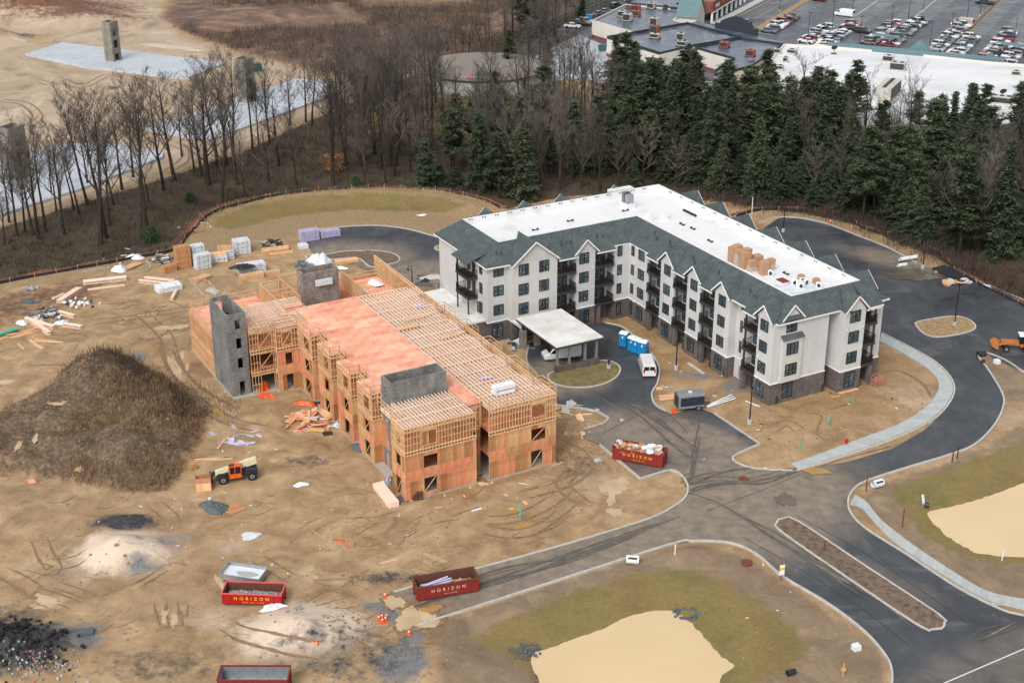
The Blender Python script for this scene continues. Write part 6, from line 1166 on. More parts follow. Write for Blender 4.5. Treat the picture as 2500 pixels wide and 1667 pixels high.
def dumpster(w, x, y, rot, lab, L, Hh, body, rimm, inner, txt, tmat, tel, z=.05, side=-1, ts=.42):
    p = g(w, x, y); Wd = 2.35; t_ = thing('skip', lab, 'skip', (p.x, p.y, z), rot); mb = MB()
    mb.box(-L / 2, L / 2, -Wd / 2, -Wd / 2 + .07, .2, Hh); mb.box(-L / 2, L / 2, Wd / 2 - .07, Wd / 2, .2, Hh); mb.box(-L / 2, -L / 2 + .07, -Wd / 2 + .07, Wd / 2 - .07, .2, Hh); mb.box(L / 2 - .07, L / 2, -Wd / 2 + .07, Wd / 2 - .07, .2, Hh); mb.obj('side_wall', body, t_)
    mb = MB(); mb.box(-L / 2 + .07, L / 2 - .07, -Wd / 2 + .07, Wd / 2 - .07, .2, .3); mb.box(-L / 2 + .072, L / 2 - .072, Wd / 2 - .1, Wd / 2 - .072, .3, Hh - .05); mb.box(-L / 2 + .072, L / 2 - .072, -Wd / 2 + .072, -Wd / 2 + .1, .3, Hh - .05); mb.box(-L / 2 + .072, -L / 2 + .1, -1, 1, .3, Hh - .05); mb.box(L / 2 - .1, L / 2 - .072, -1, 1, .3, Hh - .05); mb.obj('lining', inner, t_)
    mb = MB()
    for i in range(9):
        a = -L / 2 + .04 + (L - .16) * i / 8
        if txt is None or i not in (3, 4, 5, 2, 6): mb.box(a, a + .09, -Wd / 2 - .05, -Wd / 2, .2, Hh - .1)
        mb.box(a, a + .09, Wd / 2, Wd / 2 + .05, .2, Hh - .1)
    for b in (-.7, 0, .7): mb.box(L / 2, L / 2 + .06, b - .05, b + .05, .2, Hh - .1); mb.box(-L / 2 - .06, -L / 2, b - .05, b + .05, .2, Hh - .1)
    mb.obj('rib', body, t_); mb = MB(); e = .07
    for y_ in (-Wd / 2, Wd / 2): mb.box(-L / 2 - .06, L / 2 + .06, y_ - e, y_ + e, Hh, Hh + .1)
    for x_ in (-L / 2, L / 2): mb.box(x_ - e, x_ + e, -Wd / 2 + e, Wd / 2 - e, Hh + .002, Hh + .098)
    mb.obj('top_rim', rimm, t_); mb = MB()
    for y_ in (-.55, .55): mb.box(-L / 2 - .1, L / 2 + .1, y_ - .08, y_ + .08, .02, .2)
    for y_ in (-.55, .55): mb.wheel(-L / 2 + .2, y_, .12, .12, .2, 8); mb.wheel(L / 2 - .2, y_, .12, .12, .2, 8)
    mb.obj('skid_rail', 'dark_trim', t_)
    if txt:
        put(text_mesh(txt, ts * 1.25, tmat, 1.9), 'lettering', t_, (0, -Wd / 2 - .06, Hh * .56), (rad(90), 0, 0)); put(text_mesh(tel, ts * .55, tmat, 1.8), 'telephone_lettering', t_, (.2, -Wd / 2 - .06, Hh * .3), (rad(90), 0, 0)); put(text_mesh(txt, ts * 1.25, tmat, 1.9), 'lettering', t_, (0, Wd / 2 + .06, Hh * .56), (rad(90), 0, rad(180)))
    return t_, p
def heap(parent, L, W_, z, hh, mat, nm, seed, n=10):
    r = np.random.default_rng(seed); mb = MB(); vs = []; 
    for j in range(n):
        for i in range(2 * n): a, b = i / (2 * n - 1), j / (n - 1); e = min(1, 6 * min(a, 1 - a)) * min(1, 4 * min(b, 1 - b)); vs.append(((a - .5) * L, (b - .5) * W_, z + hh * (.25 + .6 * e) * (.6 + .8 * r.random())))
    fs = [(j * 2 * n + i, j * 2 * n + i + 1, (j + 1) * 2 * n + i + 1, (j + 1) * 2 * n + i) for j in range(n - 1) for i in range(2 * n - 1)]; mb.add(vs, fs); return mb.obj(nm, mat, parent) if parent else mb
def on_thing(t_, mb, name, mat, lab, cat): o = mb.obj(name, mat, label=lab, cat=cat, loc=t_.location, rot=t_.rotation_euler.z); return o
t_, p = dumpster('SW', 1625, 1040, rad(-3.5), 'bright red skip filled with grey rubble, yellow lettering', 6.5, 1.45, 'red_paint', 'red_rim', 'rust_in', 'HORIZON', 'yellow_paint', '856 541-8100')
on_thing(t_, heap(None, 6.0, 2.0, .35, .55, 'rubble', 'rubble', 1, 14), 'rubble', 'rubble', 'grey rubble heaped in the bright red skip', 'rubble')
t_, p = dumpster('S', 755, 985, rad(17), 'rusty red skip with lilac foam strips at the end of the muddy road', 6.9, 1.75, 'red_rust', 'rust_in', 'rust_in', 'HORIZON', 'cream_paint', '184-7585')
o = thing('foam_strips', 'bundle of pale lilac foam strips inside the rusty skip', 'foam', t_.location + Vector((0, 0, .9)), rad(20))
for i in range(12): mb = MB(); mb.box(-1.5, 1.5, -.08, .08, 0, .1); mb.obj('strip', 'lilac', o, loc=(-1.0 + random.uniform(-.3, .3), -.6 + i * .1, random.uniform(0, .5)), rot=(random.uniform(-.1, .1), random.uniform(-.12, .12), random.uniform(-.15, .15)))
on_thing(t_, heap(None, 6.2, 2.0, .4, .7, 'cardboard', 'waste', 2, 12), 'timber_waste', 'cardboard', 'brown scrap timber and board in the rusty skip', 'waste')
t_, p = dumpster('C', 1990, 1500, rad(-21), 'red skip overflowing with cardboard and white bags on the parking bay', 6.7, 1.75, 'red_rust', 'red_rust', 'rust_in', 'HORIZON', 'yellow_paint', '541-8100')
rs2 = random.Random(9)
rub = {}
for a in sorted(rs2.uniform(-2.9, 2.9) for _ in range(26)):
    b = rs2.uniform(-.9, .9); kd = rs2.choice(('cardboard_sheet', 'white_bag', 'cardboard_sheet', 'white_bag')); wp = t_.matrix_basis @ Vector((a, b, 1.55 + rs2.uniform(0, .35)))
    if kd == 'white_bag': mb = MB(); loft(mb, [(-.55, [(.1, 0), (.15, .1)]), (-.3, [(.35, -.1), (.3, .3)]), (.2, [(.4, -.1), (.32, .36)]), (.55, [(.12, 0), (.12, .15)])]); mt = rs2.choice(('white_plastic', 'paper_wrap'))
    else: mb = MB(); mb.box(-.6, .6, -.4, .4, 0, .06); mb.box(-.6, -.56, -.4, .4, .06, .3); mt = rs2.choice(('cardboard', 'plank', 'cardboard'))
    mb.obj(kd, mt, label=f'{"white rubbish bag" if kd == "white_bag" else "cardboard sheet"} in the overflowing red skip, {ORD[rub.setdefault(kd, 0)]} from the left', cat='rubbish' if kd == 'white_bag' else 'cardboard', group='rubbish piled in the red skip', loc=wp, rot=(rs2.uniform(-.5, .5), rs2.uniform(-.6, .6), rs2.uniform(0, 6))); rub[kd] += 1
on_thing(t_, heap(None, 6.2, 2.0, .9, .8, 'cardboard', 'waste', 6, 12), 'mixed_waste', 'cardboard', 'mixed brown waste filling the red skip on the parking bay', 'waste')
dumpster('SW', 1630, 1600, rad(0), 'empty red skip with pale lining cut by the bottom edge', 6.9, 1.75, 'red_rust', 'red_rust', 'galv', None, None, None)
# concrete washout tray behind the bright red skip
p = g('SW', 1560, 905); t_ = thing('washout_tray', 'open grey steel washout tray with white slurry behind the bright red skip', 'tray', (p.x, p.y, .05), rad(-14)); mb = MB(); L, Wd = 4.6, 2.3
mb.box(-L / 2, L / 2, -Wd / 2, -Wd / 2 + .08, .3, 1.0); mb.box(-L / 2, L / 2, Wd / 2 - .08, Wd / 2, .3, 1.25); mb.box(-L / 2, -L / 2 + .08, -Wd / 2 + .08, Wd / 2 - .08, .3, 1.3); mb.box(L / 2 - .08, L / 2, -Wd / 2 + .08, Wd / 2 - .08, .3, 1.0); mb.box(-L / 2 + .08, L / 2 - .08, -Wd / 2 + .08, Wd / 2 - .08, .3, .4); mb.obj('tray', 'galv', t_)
mb = MB(); mb.box(-L / 2 + .08, L / 2 - .08, -Wd / 2 + .08, Wd / 2 - .08, .4, .82); mb.obj('slurry', 'washout', t_); mb = MB(); mb.sheet([(.5 + 1.3 * math.cos(a) * (1 + .1 * math.sin(3 * a)), -.2 + .55 * math.sin(a)) for a in np.linspace(0, 6.1, 24)], .826); mb.obj('wash_water', 'washwater', t_)
mb = MB(); 
for x_ in (-1.7, 1.7): mb.box(x_ - .1, x_ + .1, -Wd / 2, Wd / 2, 0, .3)
mb.obj('skid_rail', 'dark_trim', t_)
# telehandler
p = g('SW', 1510, 262); TLH = thing('telehandler', 'orange and cream telehandler with lowered boom parked beside the dirt mound', 'telehandler', (p.x, p.y, gz(p.x, p.y)), rad(197))
mb = MB(); mb.box(-2.5, 2.3, -.55, .55, .65, 1.15); mb.box(-2.6, -1.1, -.2, 1.0, .8, 1.55); mb.box(1.5, 2.5, -.8, .8, .6, .9); mb.obj('chassis', 'navy', TLH)
mb = MB(); mb.add([(-1.5, -.35, 1.75), (2.6, -.35, .95), (2.6, .25, .95), (-1.5, .25, 1.75), (-1.7, -.35, 2.45), (2.6, -.3, 1.45), (2.6, .2, 1.45), (-1.7, .25, 2.45)], MB.BF); mb.add([(-2.6, -.4, 1.75), (-1.3, -.4, 1.6), (-1.3, .3, 1.6), (-2.6, .3, 1.9), (-2.6, -.4, 2.62), (-1.1, -.4, 2.38), (-1.1, .3, 2.38), (-2.6, .3, 2.62)], MB.BF); BM = mb.obj('boom', 'cream', TLH)
mb = MB(); mb.beam((2.4, -.05, 1.3), (3.2, -.05, .9), .4, .4); mb.box(3.0, 3.25, -.65, .6, .25, 1.15); mb.box(3.2, 4.3, -.5, -.38, .22, .3); mb.box(3.2, 4.3, .38, .5, .22, .3); mb.obj('fork_carriage', 'machine_black', TLH)
mb = MB(); mb.box(-.55, .95, .28, 1.15, .7, 1.35); mb.box(-.55, .95, .3, 1.13, 2.25, 2.38); 
for a in (-.52, .9): mb.box(a - .04, a + .04, .3, .38, 1.35, 2.3); mb.box(a - .04, a + .04, 1.06, 1.14, 1.35, 2.3)
mb.box(.2, .27, 1.07, 1.14, 1.35, 2.3); CB = mb.obj('cab', 'orange', TLH); mb = MB(); mb.box(-.5, .88, .34, 1.1, 1.36, 2.24); mb.obj('cab_glass', 'glass_car', CB); mb = MB(); mb.box(.25, .92, .45, 1.05, 2.385, 2.42); mb.obj('roof_window', 'dark_trim', CB)
m_ = MB(); m_.tube([(0, -.24, 0), (0, -.2, 0), (0, .2, 0), (0, .24, 0)], [.5, .6, .6, .5], 18); BW = m_.mesh('wheel', 'tyre'); m_ = MB(); m_.wheel(0, 0, 0, .3, .5, 14); BR = m_.mesh('rim', 'rim_grey'); m_ = MB(); m_.wheel(0, 0, 0, .12, .54, 10); BH = m_.mesh('hub', 'unit_dark')
for x_ in (1.75, -1.85):
    for y_ in (-.95, .95): w = put(BW, 'wheel', TLH, (x_, y_, .6)); put(BR, 'rim', w); put(BH, 'hub', w)
mb = MB(); mb.box(-.5, .9, .26, 1.17, 1.33, 1.37); mb.tube([(-1.4, -.6, .9), (-1.9, -.6, 1.5), (-2.2, -.5, 2.2)], .08, 6); mb.obj('hose', 'machine_black', TLH)
# open plywood box in front of its forks
p = g('SW', 1300, 315); t_ = thing('plywood_box', 'open plywood material box in front of the telehandler', 'box', (p.x, p.y, gz(p.x, p.y)), rad(12))
for nm, b_ in (('side_panel', (-.95, -.9, -1.2, 1.2, 0, 1.2)), ('base_panel', (-.9, .9, -1.2, 1.2, 0, .06)), ('side_panel', (.9, .95, -1.2, 1.2, 0, 1.2)), ('back_panel', (-.9, .9, 1.15, 1.2, .06, 1.2)), ('front_panel', (-.9, .9, -1.2, -1.15, .06, 1.2)), ('lid', (-.9, .9, -1.2, 0, 1.2, 1.25))): mb = MB(); mb.box(*b_); mb.obj(nm, 'ply_red' if nm != 'front_panel' else 'plank', t_)
# cargo trailer
p = g('E', 215, 1165); TRL = thing('cargo_trailer', 'black and grey enclosed cargo trailer parked by the courtyard kerb', 'trailer', (p.x, p.y, .03), rad(13)); mb = MB(); mb.box(-1.85, 1.85, -.95, .95, .45, 2.25); mb.obj('body', 'navy', TRL)
mb = MB(); loft(mb, [(-1.9, [(.97, 2.25), (.97, 2.3), (.6, 2.42)]), (1.9, [(.97, 2.25), (.97, 2.3), (.6, 2.42)])]); RFT = mb.obj('roof', 'galv', TRL); mb = MB(); mb.box(-.2, .25, -.2, .2, 2.42, 2.55); mb.obj('vent', 'white_plastic', RFT); mb = MB(); mb.box(-1.9, -1.84, -.97, .97, .4, 2.3); mb.box(-1.87, 1.87, -.97, -.94, .42, .75); mb.box(-1.9, -1.6, -.98, .98, .4, 2.26); mb.box(-1.9, 1.9, -.965, -.94, 2.05, 2.28); mb.obj('frame', 'galv', TRL)
mb = MB(); mb.box(-1.93, -1.9, -.7, .7, .6, 2.0); mb.obj('door', 'navy', TRL); mb = MB(); mb.box(.5, 1.5, -1.12, -.96, .66, .76); mb.obj('mudguard', 'galv', TRL)
for y_ in (-1.0, 1.0): w = put(TYR, 'wheel', TRL, (1.0, y_, .34)); put(RIM, 'rim', w)
mb = MB(); mb.beam((1.8, -.6, .5), (3.0, 0, .5), .1); mb.beam((1.8, .6, .5), (3.0, 0, .5), .1); mb.cyl(2.9, 0, 0, .05, .9, 6); mb.obj('drawbar', 'dark_trim', TRL)
p = g('E', 330, 1165); t_ = thing('white_trim_boards', 'long white trim boards fanned out beside the cargo trailer', 'boards', (p.x, p.y, .1))
for i in range(3): mb = MB(); mb.box(0, 5.2, -.12, .12, 0, .05); mb.obj('board', 'white_paint', t_, loc=(0, i * .15, i * .05), rot=rad(33 + i * 4))
p = g('E', 115, 1195); mb = MB(); mb.box(-.3, .3, -.3, .3, 0, .45); mb.cyl(0, 0, .45, .12, .3, 8); mb.obj('generator', 'orange', label='small orange generator behind the cargo trailer', cat='generator', loc=(p.x, p.y, .03))
# backhoe loader cut by the right edge
p = g('E', 2290, 800); BK_ = thing('backhoe_loader', 'muddy orange backhoe loader with raised bucket at the right edge', 'loader', (p.x + .6, p.y + .2, .03), rad(172)); mb = MB(); mb.box(-.3, 2.6, -.45, .45, .9, 1.5); mb.box(-2.2, -.2, -.6, .6, .7, 1.3); mb.obj('body', 'rust_orange', BK_)
mb = MB(); mb.box(-1.5, .1, -.7, .7, 1.3, 2.5); mb.obj('cab', 'glass_car', BK_); mb = MB(); mb.box(-1.7, .2, -.8, .8, 2.5, 2.68); mb.obj('roof', 'white_plastic', BK_)
mb = MB(); 
for y_ in (-.6, .6): mb.beam((.6, y_, 1.4), (3.2, y_, 1.0), .14, .25)
mb.obj('loader_arm', 'rust_orange', BK_); mb = MB(); mb.side([(3.1, .4), (3.1, 1.3), (3.5, 1.4), (4.1, .9), (4.0, .8), (3.4, .45)], -1.15, 1.15); mb.obj('bucket', 'rust_orange', BK_)
mb = MB(); mb.beam((-2.1, 0, 1.0), (-3.2, 0, 2.8), .3, .35); mb.beam((-3.2, 0, 2.8), (-4.0, 0, 1.4), .25, .3); mb.obj('digger_arm', 'rust_orange', BK_)
for x_, s_ in ((-1.2, 1.15), (1.9, .8)):
    for y_ in (-.95, .95): w = put(BW, 'wheel', BK_, (x_, y_, .6 * s_), None, s_); put(BR, 'rim', w)
# site lamp posts
def site_lamp(w, x, y, ytop, lab, hook=False):
    p = g(w, x, y); h = height_at(w, x, ytop, p); t_ = thing('site_lamp_post', lab, 'lamp post', (p.x, p.y, 0)); mb = MB(); mb.cyl(0, 0, -.1, .32, .75, 14); mb.obj('base', 'walk', t_); mb = MB(); mb.cyl(0, 0, .65, .1, h - .65, 8, 0, .07)
    if hook: mb.tube([(0, 0, h), (-.1, 0, h + .5), (-.35, 0, h + .65), (-.6, 0, h + .4), (-.62, 0, h)], .05, 6)
    mb.obj('pole', 'black_metal', t_); mb = MB(); (mb.box(-.85, -.4, -.15, .15, h - .15, h + .02) if hook else mb.box(-.2, .2, -.18, .18, h, h + .14)); mb.obj('lamp_head', 'black_metal', t_)
site_lamp('C', 2222, 918, 650, 'black lamp post on a concrete base beside the van kerb'); site_lamp('E', 600, 1265, 1040, 'black lamp post in front of the building corner'); site_lamp('E', 1907, 640, 380, 'black lamp post on the eastern kerb island'); site_lamp('E', 1705, 275, 20, 'black lamp post on the verge by the white pipes'); site_lamp('NE', 815, 1480, 1330, 'black lamp post behind the apartment roof'); site_lamp('C', 540, 390, 280, 'black hooked lamp post beside the low flat roof', True); site_lamp('C', 1793, 915, 870, 'short black post on the round canopy island'); site_lamp('C', 1576, 600, 510, 'black hooked lamp post behind the canopy roof', True)
# ------------------------------------------------------------------ trees
def bare_tree(seed, clear=.42, spread=.55, twigm='twig'):
    r = random.Random(seed); H_ = 20.0; tr = MB(); br = MB()
    def wob(d, a): v = Vector((d.x + r.uniform(-a, a), d.y + r.uniform(-a, a), d.z + r.uniform(-a, a) * .6)); v.normalize(); return v
    def limb(p, d, L, rad_, lev):
        n = 4 if lev < 2 else (3 if lev == 2 else 2); pts = [p]; q = p; dd = d
        for i in range(n): dd = wob(dd, .16 if lev else .05); dd = (dd + Vector((0, 0, .12 if lev < 3 else .03))).normalized(); q = q + dd * (L / n); pts.append(q)
        rs_ = [rad_ * (1 - .75 * i / n) for i in range(n + 1)]; br.tube(pts, rs_, 4 if lev < 2 else 3, cap=False)
        if lev >= 4: return
        k = (0, 6, 6, 6)[lev] if lev else 0; k = {1: 6, 2: 5, 3: 5}[lev]
        for i in range(k):
            t_ = .25 + .75 * (i + r.random()) / k; idx = min(n - 1, int(t_ * n)); b = pts[idx].lerp(pts[idx + 1], t_ * n - idx); a = r.uniform(0, 6.28); out = Vector((math.cos(a), math.sin(a), r.uniform(-.1, .5)))
            nd = (dd * .9 + out * .75).normalized(); limb(b, nd, L * r.uniform(.34, .55), max(.02, rs_[idx] * .55), lev + 1)
    pts = [Vector((0, 0, -.3))]; d = Vector((r.uniform(-.05, .05), r.uniform(-.05, .05), 1)).normalized(); n = 9
    for i in range(n): d = wob(d, .06); d = (d + Vector((0, 0, .15))).normalized(); pts.append(pts[-1] + d * (H_ * .92 / n))
    rs_ = [.33 * (1 - .85 * (i / n) ** 1.1) + .05 * (i == 0) for i in range(n + 1)]; tr.tube(pts, rs_, 7)
    m = 13
    for i in range(m):
        t_ = clear + (1 - clear) * (i + r.random() * .7) / m; idx = min(n - 1, int(t_ * n)); b = pts[idx].lerp(pts[idx + 1], min(1, t_ * n - idx)); a = i * 2.4 + r.uniform(-.6, .6); out = Vector((math.cos(a), math.sin(a), 0)); nd = (Vector((0, 0, 1)) * r.uniform(.7, 1.2) + out * spread * r.uniform(.7, 1.5)).normalized()
        limb(b, nd, H_ * r.uniform(.17, .3) * (1.15 - .55 * (t_ - clear)), rs_[idx] * .55, 1)
    return tr.mesh('trunk', 'bark'), br.mesh('branches', twigm)
BARE = [bare_tree(s, c, sp, tw) for s, c, sp, tw in ((1, .4, .5, 'twig'), (2, .5, .42, 'twig'), (3, .34, .62, 'twig'), (4, .45, .5, 'twig_warm'), (5, .3, .8, 'twig'), (6, .25, .95, 'twig_warm'), (7, .52, .55, 'twig'))]
def cards(mb, c, n, R_, s_, rr, flat=1.0, droop=0.0):
    for _ in range(n):
        p = c + Vector((rr.gauss(0, R_ * .5), rr.gauss(0, R_ * .5), rr.gauss(0, R_ * .5 * flat))); a = rr.uniform(0, 6.28); l = s_ * rr.uniform(.6, 1.4); d = Vector((math.cos(a), math.sin(a), rr.uniform(-.3, .6) - droop)); w = Vector((-math.sin(a), math.cos(a), rr.uniform(-.5, .5))) * l * .32
        mb.add([tuple(p - w), tuple(p + w), tuple(p + d * l)], [(0, 1, 2)])
def conifer(seed, kind):
    r = random.Random(seed); H_ = 20.0; tr = MB(); cr = MB()
    tr.tube([(0, 0, -.3), (r.uniform(-.2, .2), r.uniform(-.2, .2), H_ * .5), (0, 0, H_ * .97)], [.32, .2, .04], 7)
    if kind == 'pine':
        z = H_ * r.uniform(.22, .34); top = H_ * .98
        while z < top:
            f = (z / H_); Lm = (4.9 * (1 - f) ** .55 + .6) * (.75 if f < .35 else 1)
            for k in range(r.randint(3, 5)):
                a = r.uniform(0, 6.28); L = Lm * r.uniform(.55, 1.15); up = r.uniform(.0, .3) + .5 * max(0, f - .75); e = Vector((math.cos(a) * L, math.sin(a) * L, z + up * L)); b = Vector((0, 0, z)); tr.tube([b, b.lerp(e, .5) + Vector((0, 0, -.15)), e], [.07, .045, .02], 3, cap=False)
                nt = max(3, int(L * 1.7))
                for j in range(nt): q = b.lerp(e, .3 + .72 * j / nt); cards(cr, q, 18, .75, .62, r, .5)
            z += r.uniform(.6, 1.0) * (1.15 if f < .5 else .9)
        cards(cr, Vector((0, 0, H_ * .97)), 22, .7, .5, r, 1.2)
    else:
        z = H_ * .06; wd = 4.4 if kind == 'spruce' else 5.6; ph = r.uniform(0, 6.28)
        while z < H_ * .98:
            f = z / H_; Lm = (wd * (1 - f) ** .7 + .15) * r.uniform(.8, 1.12)
            for k in range(7 if f < .7 else 5):
                a = r.uniform(0, 6.28); L = Lm * r.uniform(.45, 1.2) * (1 + .25 * math.sin(a + ph + 3 * f)); e = Vector((math.cos(a) * L, math.sin(a) * L, z - r.uniform(.0, .3) * L + .3 * L * f)); b = Vector((0, 0, z + r.uniform(-.25, .25))); nt = max(2, int(L * 1.8))
                for j in range(nt): q = b.lerp(e, .2 + .82 * j / nt); q.z += .12 * math.sin(3.1 * j / nt); cards(cr, q, 10, .62, .6, r, .75, .3)
                if L > 1: tr.tube([b, e], [.04, .015], 3, cap=False)
            z += .42 + .12 * r.random()
        cards(cr, Vector((0, 0, H_ * .98)), 10, .18, .5, r, 2.5)
    return tr.mesh('trunk', 'bark'), cr.mesh('crown', {'pine': 'pine', 'spruce': 'spruce', 'blue': 'blue_spruce', 'fir': 'spruce'}[kind])
CON = {'pine': [conifer(s, 'pine') for s in (11, 12, 13, 14)], 'spruce': [conifer(s, 'spruce') for s in (21, 22, 23)], 'blue': [conifer(31, 'blue')], 'fir': [conifer(s, 'fir') for s in (41, 42)]}
TREES = []
rt = random.Random(12)
def tree(kind, w, x, y, ytop=None, h=None, lean=0.0, var=None):
    p = g(w, x, y)
    for _ in range(60):
        if all(sdist(np.array([p.x]), np.array([p.y]), q)[0] > 3.5 for q in (pl1, pl2, pl3, pl4)): break
        y += 14; p = g(w, x, y)
    if h is None: h = height_at(w, x, ytop, p)
    TREES.append([kind, p.x, p.y, max(4, h), lean, var, px(w, x, y)[0]])
for x, y, yt in ((30, 1560, 1260), (110, 1500, 880), (160, 1480, 1000), (215, 1500, 900), (250, 1525, 830), (290, 1480, 860), (360, 1350, 950), (410, 1500, 800), (470, 1340, 930), (505, 1365, 860), (560, 1310, 640), (640, 1560, 620), (675, 1520, 640), (725, 1310, 820), (780, 1210, 700), (905, 1515, 590), (935, 1470, 640), (950, 1290, 900), (1045, 1215, 500), (1115, 1150, 480), (1240, 1095, 640), (1320, 1175, 400), (1335, 1180, 480), (1390, 1065, 420), (1422, 1315, 700), (1445, 1055, 430), (1500, 1115, 400), (1515, 1180, 620), (1612, 962, 420), (1652, 962, 560), (1716, 1162, 740), (1722, 912, 400), (1570, 1300, 880), (1852, 802, 420), (1892, 1185, 700), (1952, 782, 330), (1992, 802, 400), (2122, 1180, 480), (2205, 1065, 330), (2302, 1062, 400), (560, 1180, 760), (850, 1130, 680), (330, 1250, 900), (1160, 1000, 560), (2180, 700, 260), (2260, 640, 300), (60, 1420, 960), (700, 1440, 800), (1290, 1120, 520), (1780, 1060, 560)):
    tree('bare', 'NW', x, y, yt)
for x, y, yt in ((35, 1180, 480), (115, 1062, 330), (215, 1062, 300), (342, 1082, 380), (300, 985, 420), (402, 1062, 300), (435, 1062, 400), (500, 780, 250), (640, 780, 160), (662, 932, 260), (748, 802, 250), (825, 890, 700), (530, 512, 180), (560, 505, 200), (822, 380, 130), (922, 790, 540), (1005, 900, 480), (980, 720, 420), (1090, 900, 500), (90, 800, 420), (180, 720, 300), (250, 860, 380), (580, 640, 200), (820, 660, 420), (430, 700, 350), (1310, 900, 560), (1250, 760, 450), (1350, 980, 520), (1420, 1050, 560), (1500, 1000, 600), (1560, 1150, 820), (1700, 1145, 860), (1860, 1185, 860), (1905, 1185, 830), (2010, 1180, 760), (1640, 640, 290), (1560, 560, 280), (1700, 700, 330), (700, 300, 160), (760, 330, 180), (860, 360, 200), (640, 330, 170), (900, 330, 180), (980, 300, 150), (1050, 330, 190), (1400, 420, 280), (1480, 480, 290), (2220, 1200, 900), (2300, 1190, 960), (1940, 420, 330)):
    tree('bare', 'N', x, y, yt, var=rt.choice((2, 4, 5, 0)) if x > 1300 else None)
for x, y, yt in ((1190, 1285, 860), (1310, 1020, 530), (1510, 870, 560), (430, 960, 600), (1000, 1270, 900), (2005, 1500, 860), (2135, 1480, 900), (2255, 1500, 960), (2310, 1320, 800), (880, 640, 350), (1420, 1050, 640), (1600, 1100, 820), (1240, 1100, 700), (2060, 1250, 830), (2200, 1200, 820), (2340, 1500, 1000), (1700, 1420, 1050), (1930, 1430, 1000), (2180, 1380, 900), (1480, 1260, 900), (2290, 1100, 760), (2120, 1050, 700)):
    tree('bare', 'NE', x, y, yt, var=rt.choice((2, 4, 5, 4)))
for k, w, x, y, yt in (('spruce', 'N', 625, 1200, 880), ('fir', 'N', 965, 1215, 715), ('blue', 'N', 1240, 1250, 755), ('fir', 'N', 1145, 1120, 690), ('pine', 'N', 1150, 470, 195), ('pine', 'N', 1400, 480, 250), ('pine', 'N', 1230, 215, -60), ('pine', 'N', 1320, 200, -70), ('pine', 'N', 1280, 240, -40), ('spruce', 'N', 1620, 110, -40), ('spruce', 'N', 820, 1190, 1060), ('spruce', 'N', 720, 1195, 1050), ('pine', 'N', 2030, 900, 360), ('pine', 'N', 2300, 860, 350), ('pine', 'N', 2150, 1000, 560), ('fir', 'N', 1590, 1120, 880), ('fir', 'N', 1760, 1100, 700), ('pine', 'N', 1890, 1050, 650),
                       ('pine', 'NE', 235, 860, 355), ('pine', 'NE', 450, 900, 420), ('pine', 'NE', 600, 860, 430), ('pine', 'NE', 700, 960, 470), ('pine', 'NE', 830, 980, 490), ('pine', 'NE', 700, 830, 425), ('pine', 'NE', 930, 960, 560), ('pine', 'NE', 960, 860, 525), ('blue', 'NE', 400, 1240, 860), ('spruce', 'NE', 1055, 1045, 605), ('spruce', 'NE', 1210, 860, 470), ('pine', 'NE', 1650, 1020, 585), ('spruce', 'NE', 1870, 1040, 585), ('pine', 'NE', 1770, 1060, 640), ('pine', 'NE', 2060, 960, 545), ('spruce', 'NE', 2330, 980, 680), ('pine', 'NE', 560, 1020, 600), ('pine', 'NE', 330, 1020, 560), ('pine', 'NE', 110, 960, 520), ('pine', 'NE', 20, 900, 420),
                       ('fir', 'NE', 1720, 1200, 850), ('fir', 'NE', 1580, 1330, 1080), ('fir', 'NE', 1400, 1300, 1060), ('fir', 'NE', 1260, 1330, 1120), ('fir', 'NE', 1100, 1280, 1060), ('fir', 'NE', 900, 1260, 1020), ('fir', 'NE', 700, 1250, 1030), ('fir', 'NE', 600, 1220, 1000), ('spruce', 'NE', 1820, 1280, 960), ('spruce', 'NE', 1920, 1330, 1080), ('fir', 'NE', 1680, 1380, 1150), ('fir', 'NE', 1800, 1420, 1220), ('fir', 'NE', 180, 1180, 860), ('fir', 'NE', 60, 1160, 850), ('pine', 'NE', 1000, 1120, 760), ('spruce', 'NE', 1850, 1150, 780), ('fir', 'NE', 520, 1130, 820), ('fir', 'NE', 1000, 1330, 1150), ('spruce', 'NE', 790, 1150, 860), ('fir', 'NE', 2250, 1100, 860), ('fir', 'NE', 1480, 1200, 960), ('fir', 'NE', 1340, 1180, 930), ('spruce', 'NE', 2140, 1060, 760), ('spruce', 'N', 1950, 1200, 1010), ('fir', 'NE', 1200, 1190, 960)):
    tree(k, w, x, y, yt)
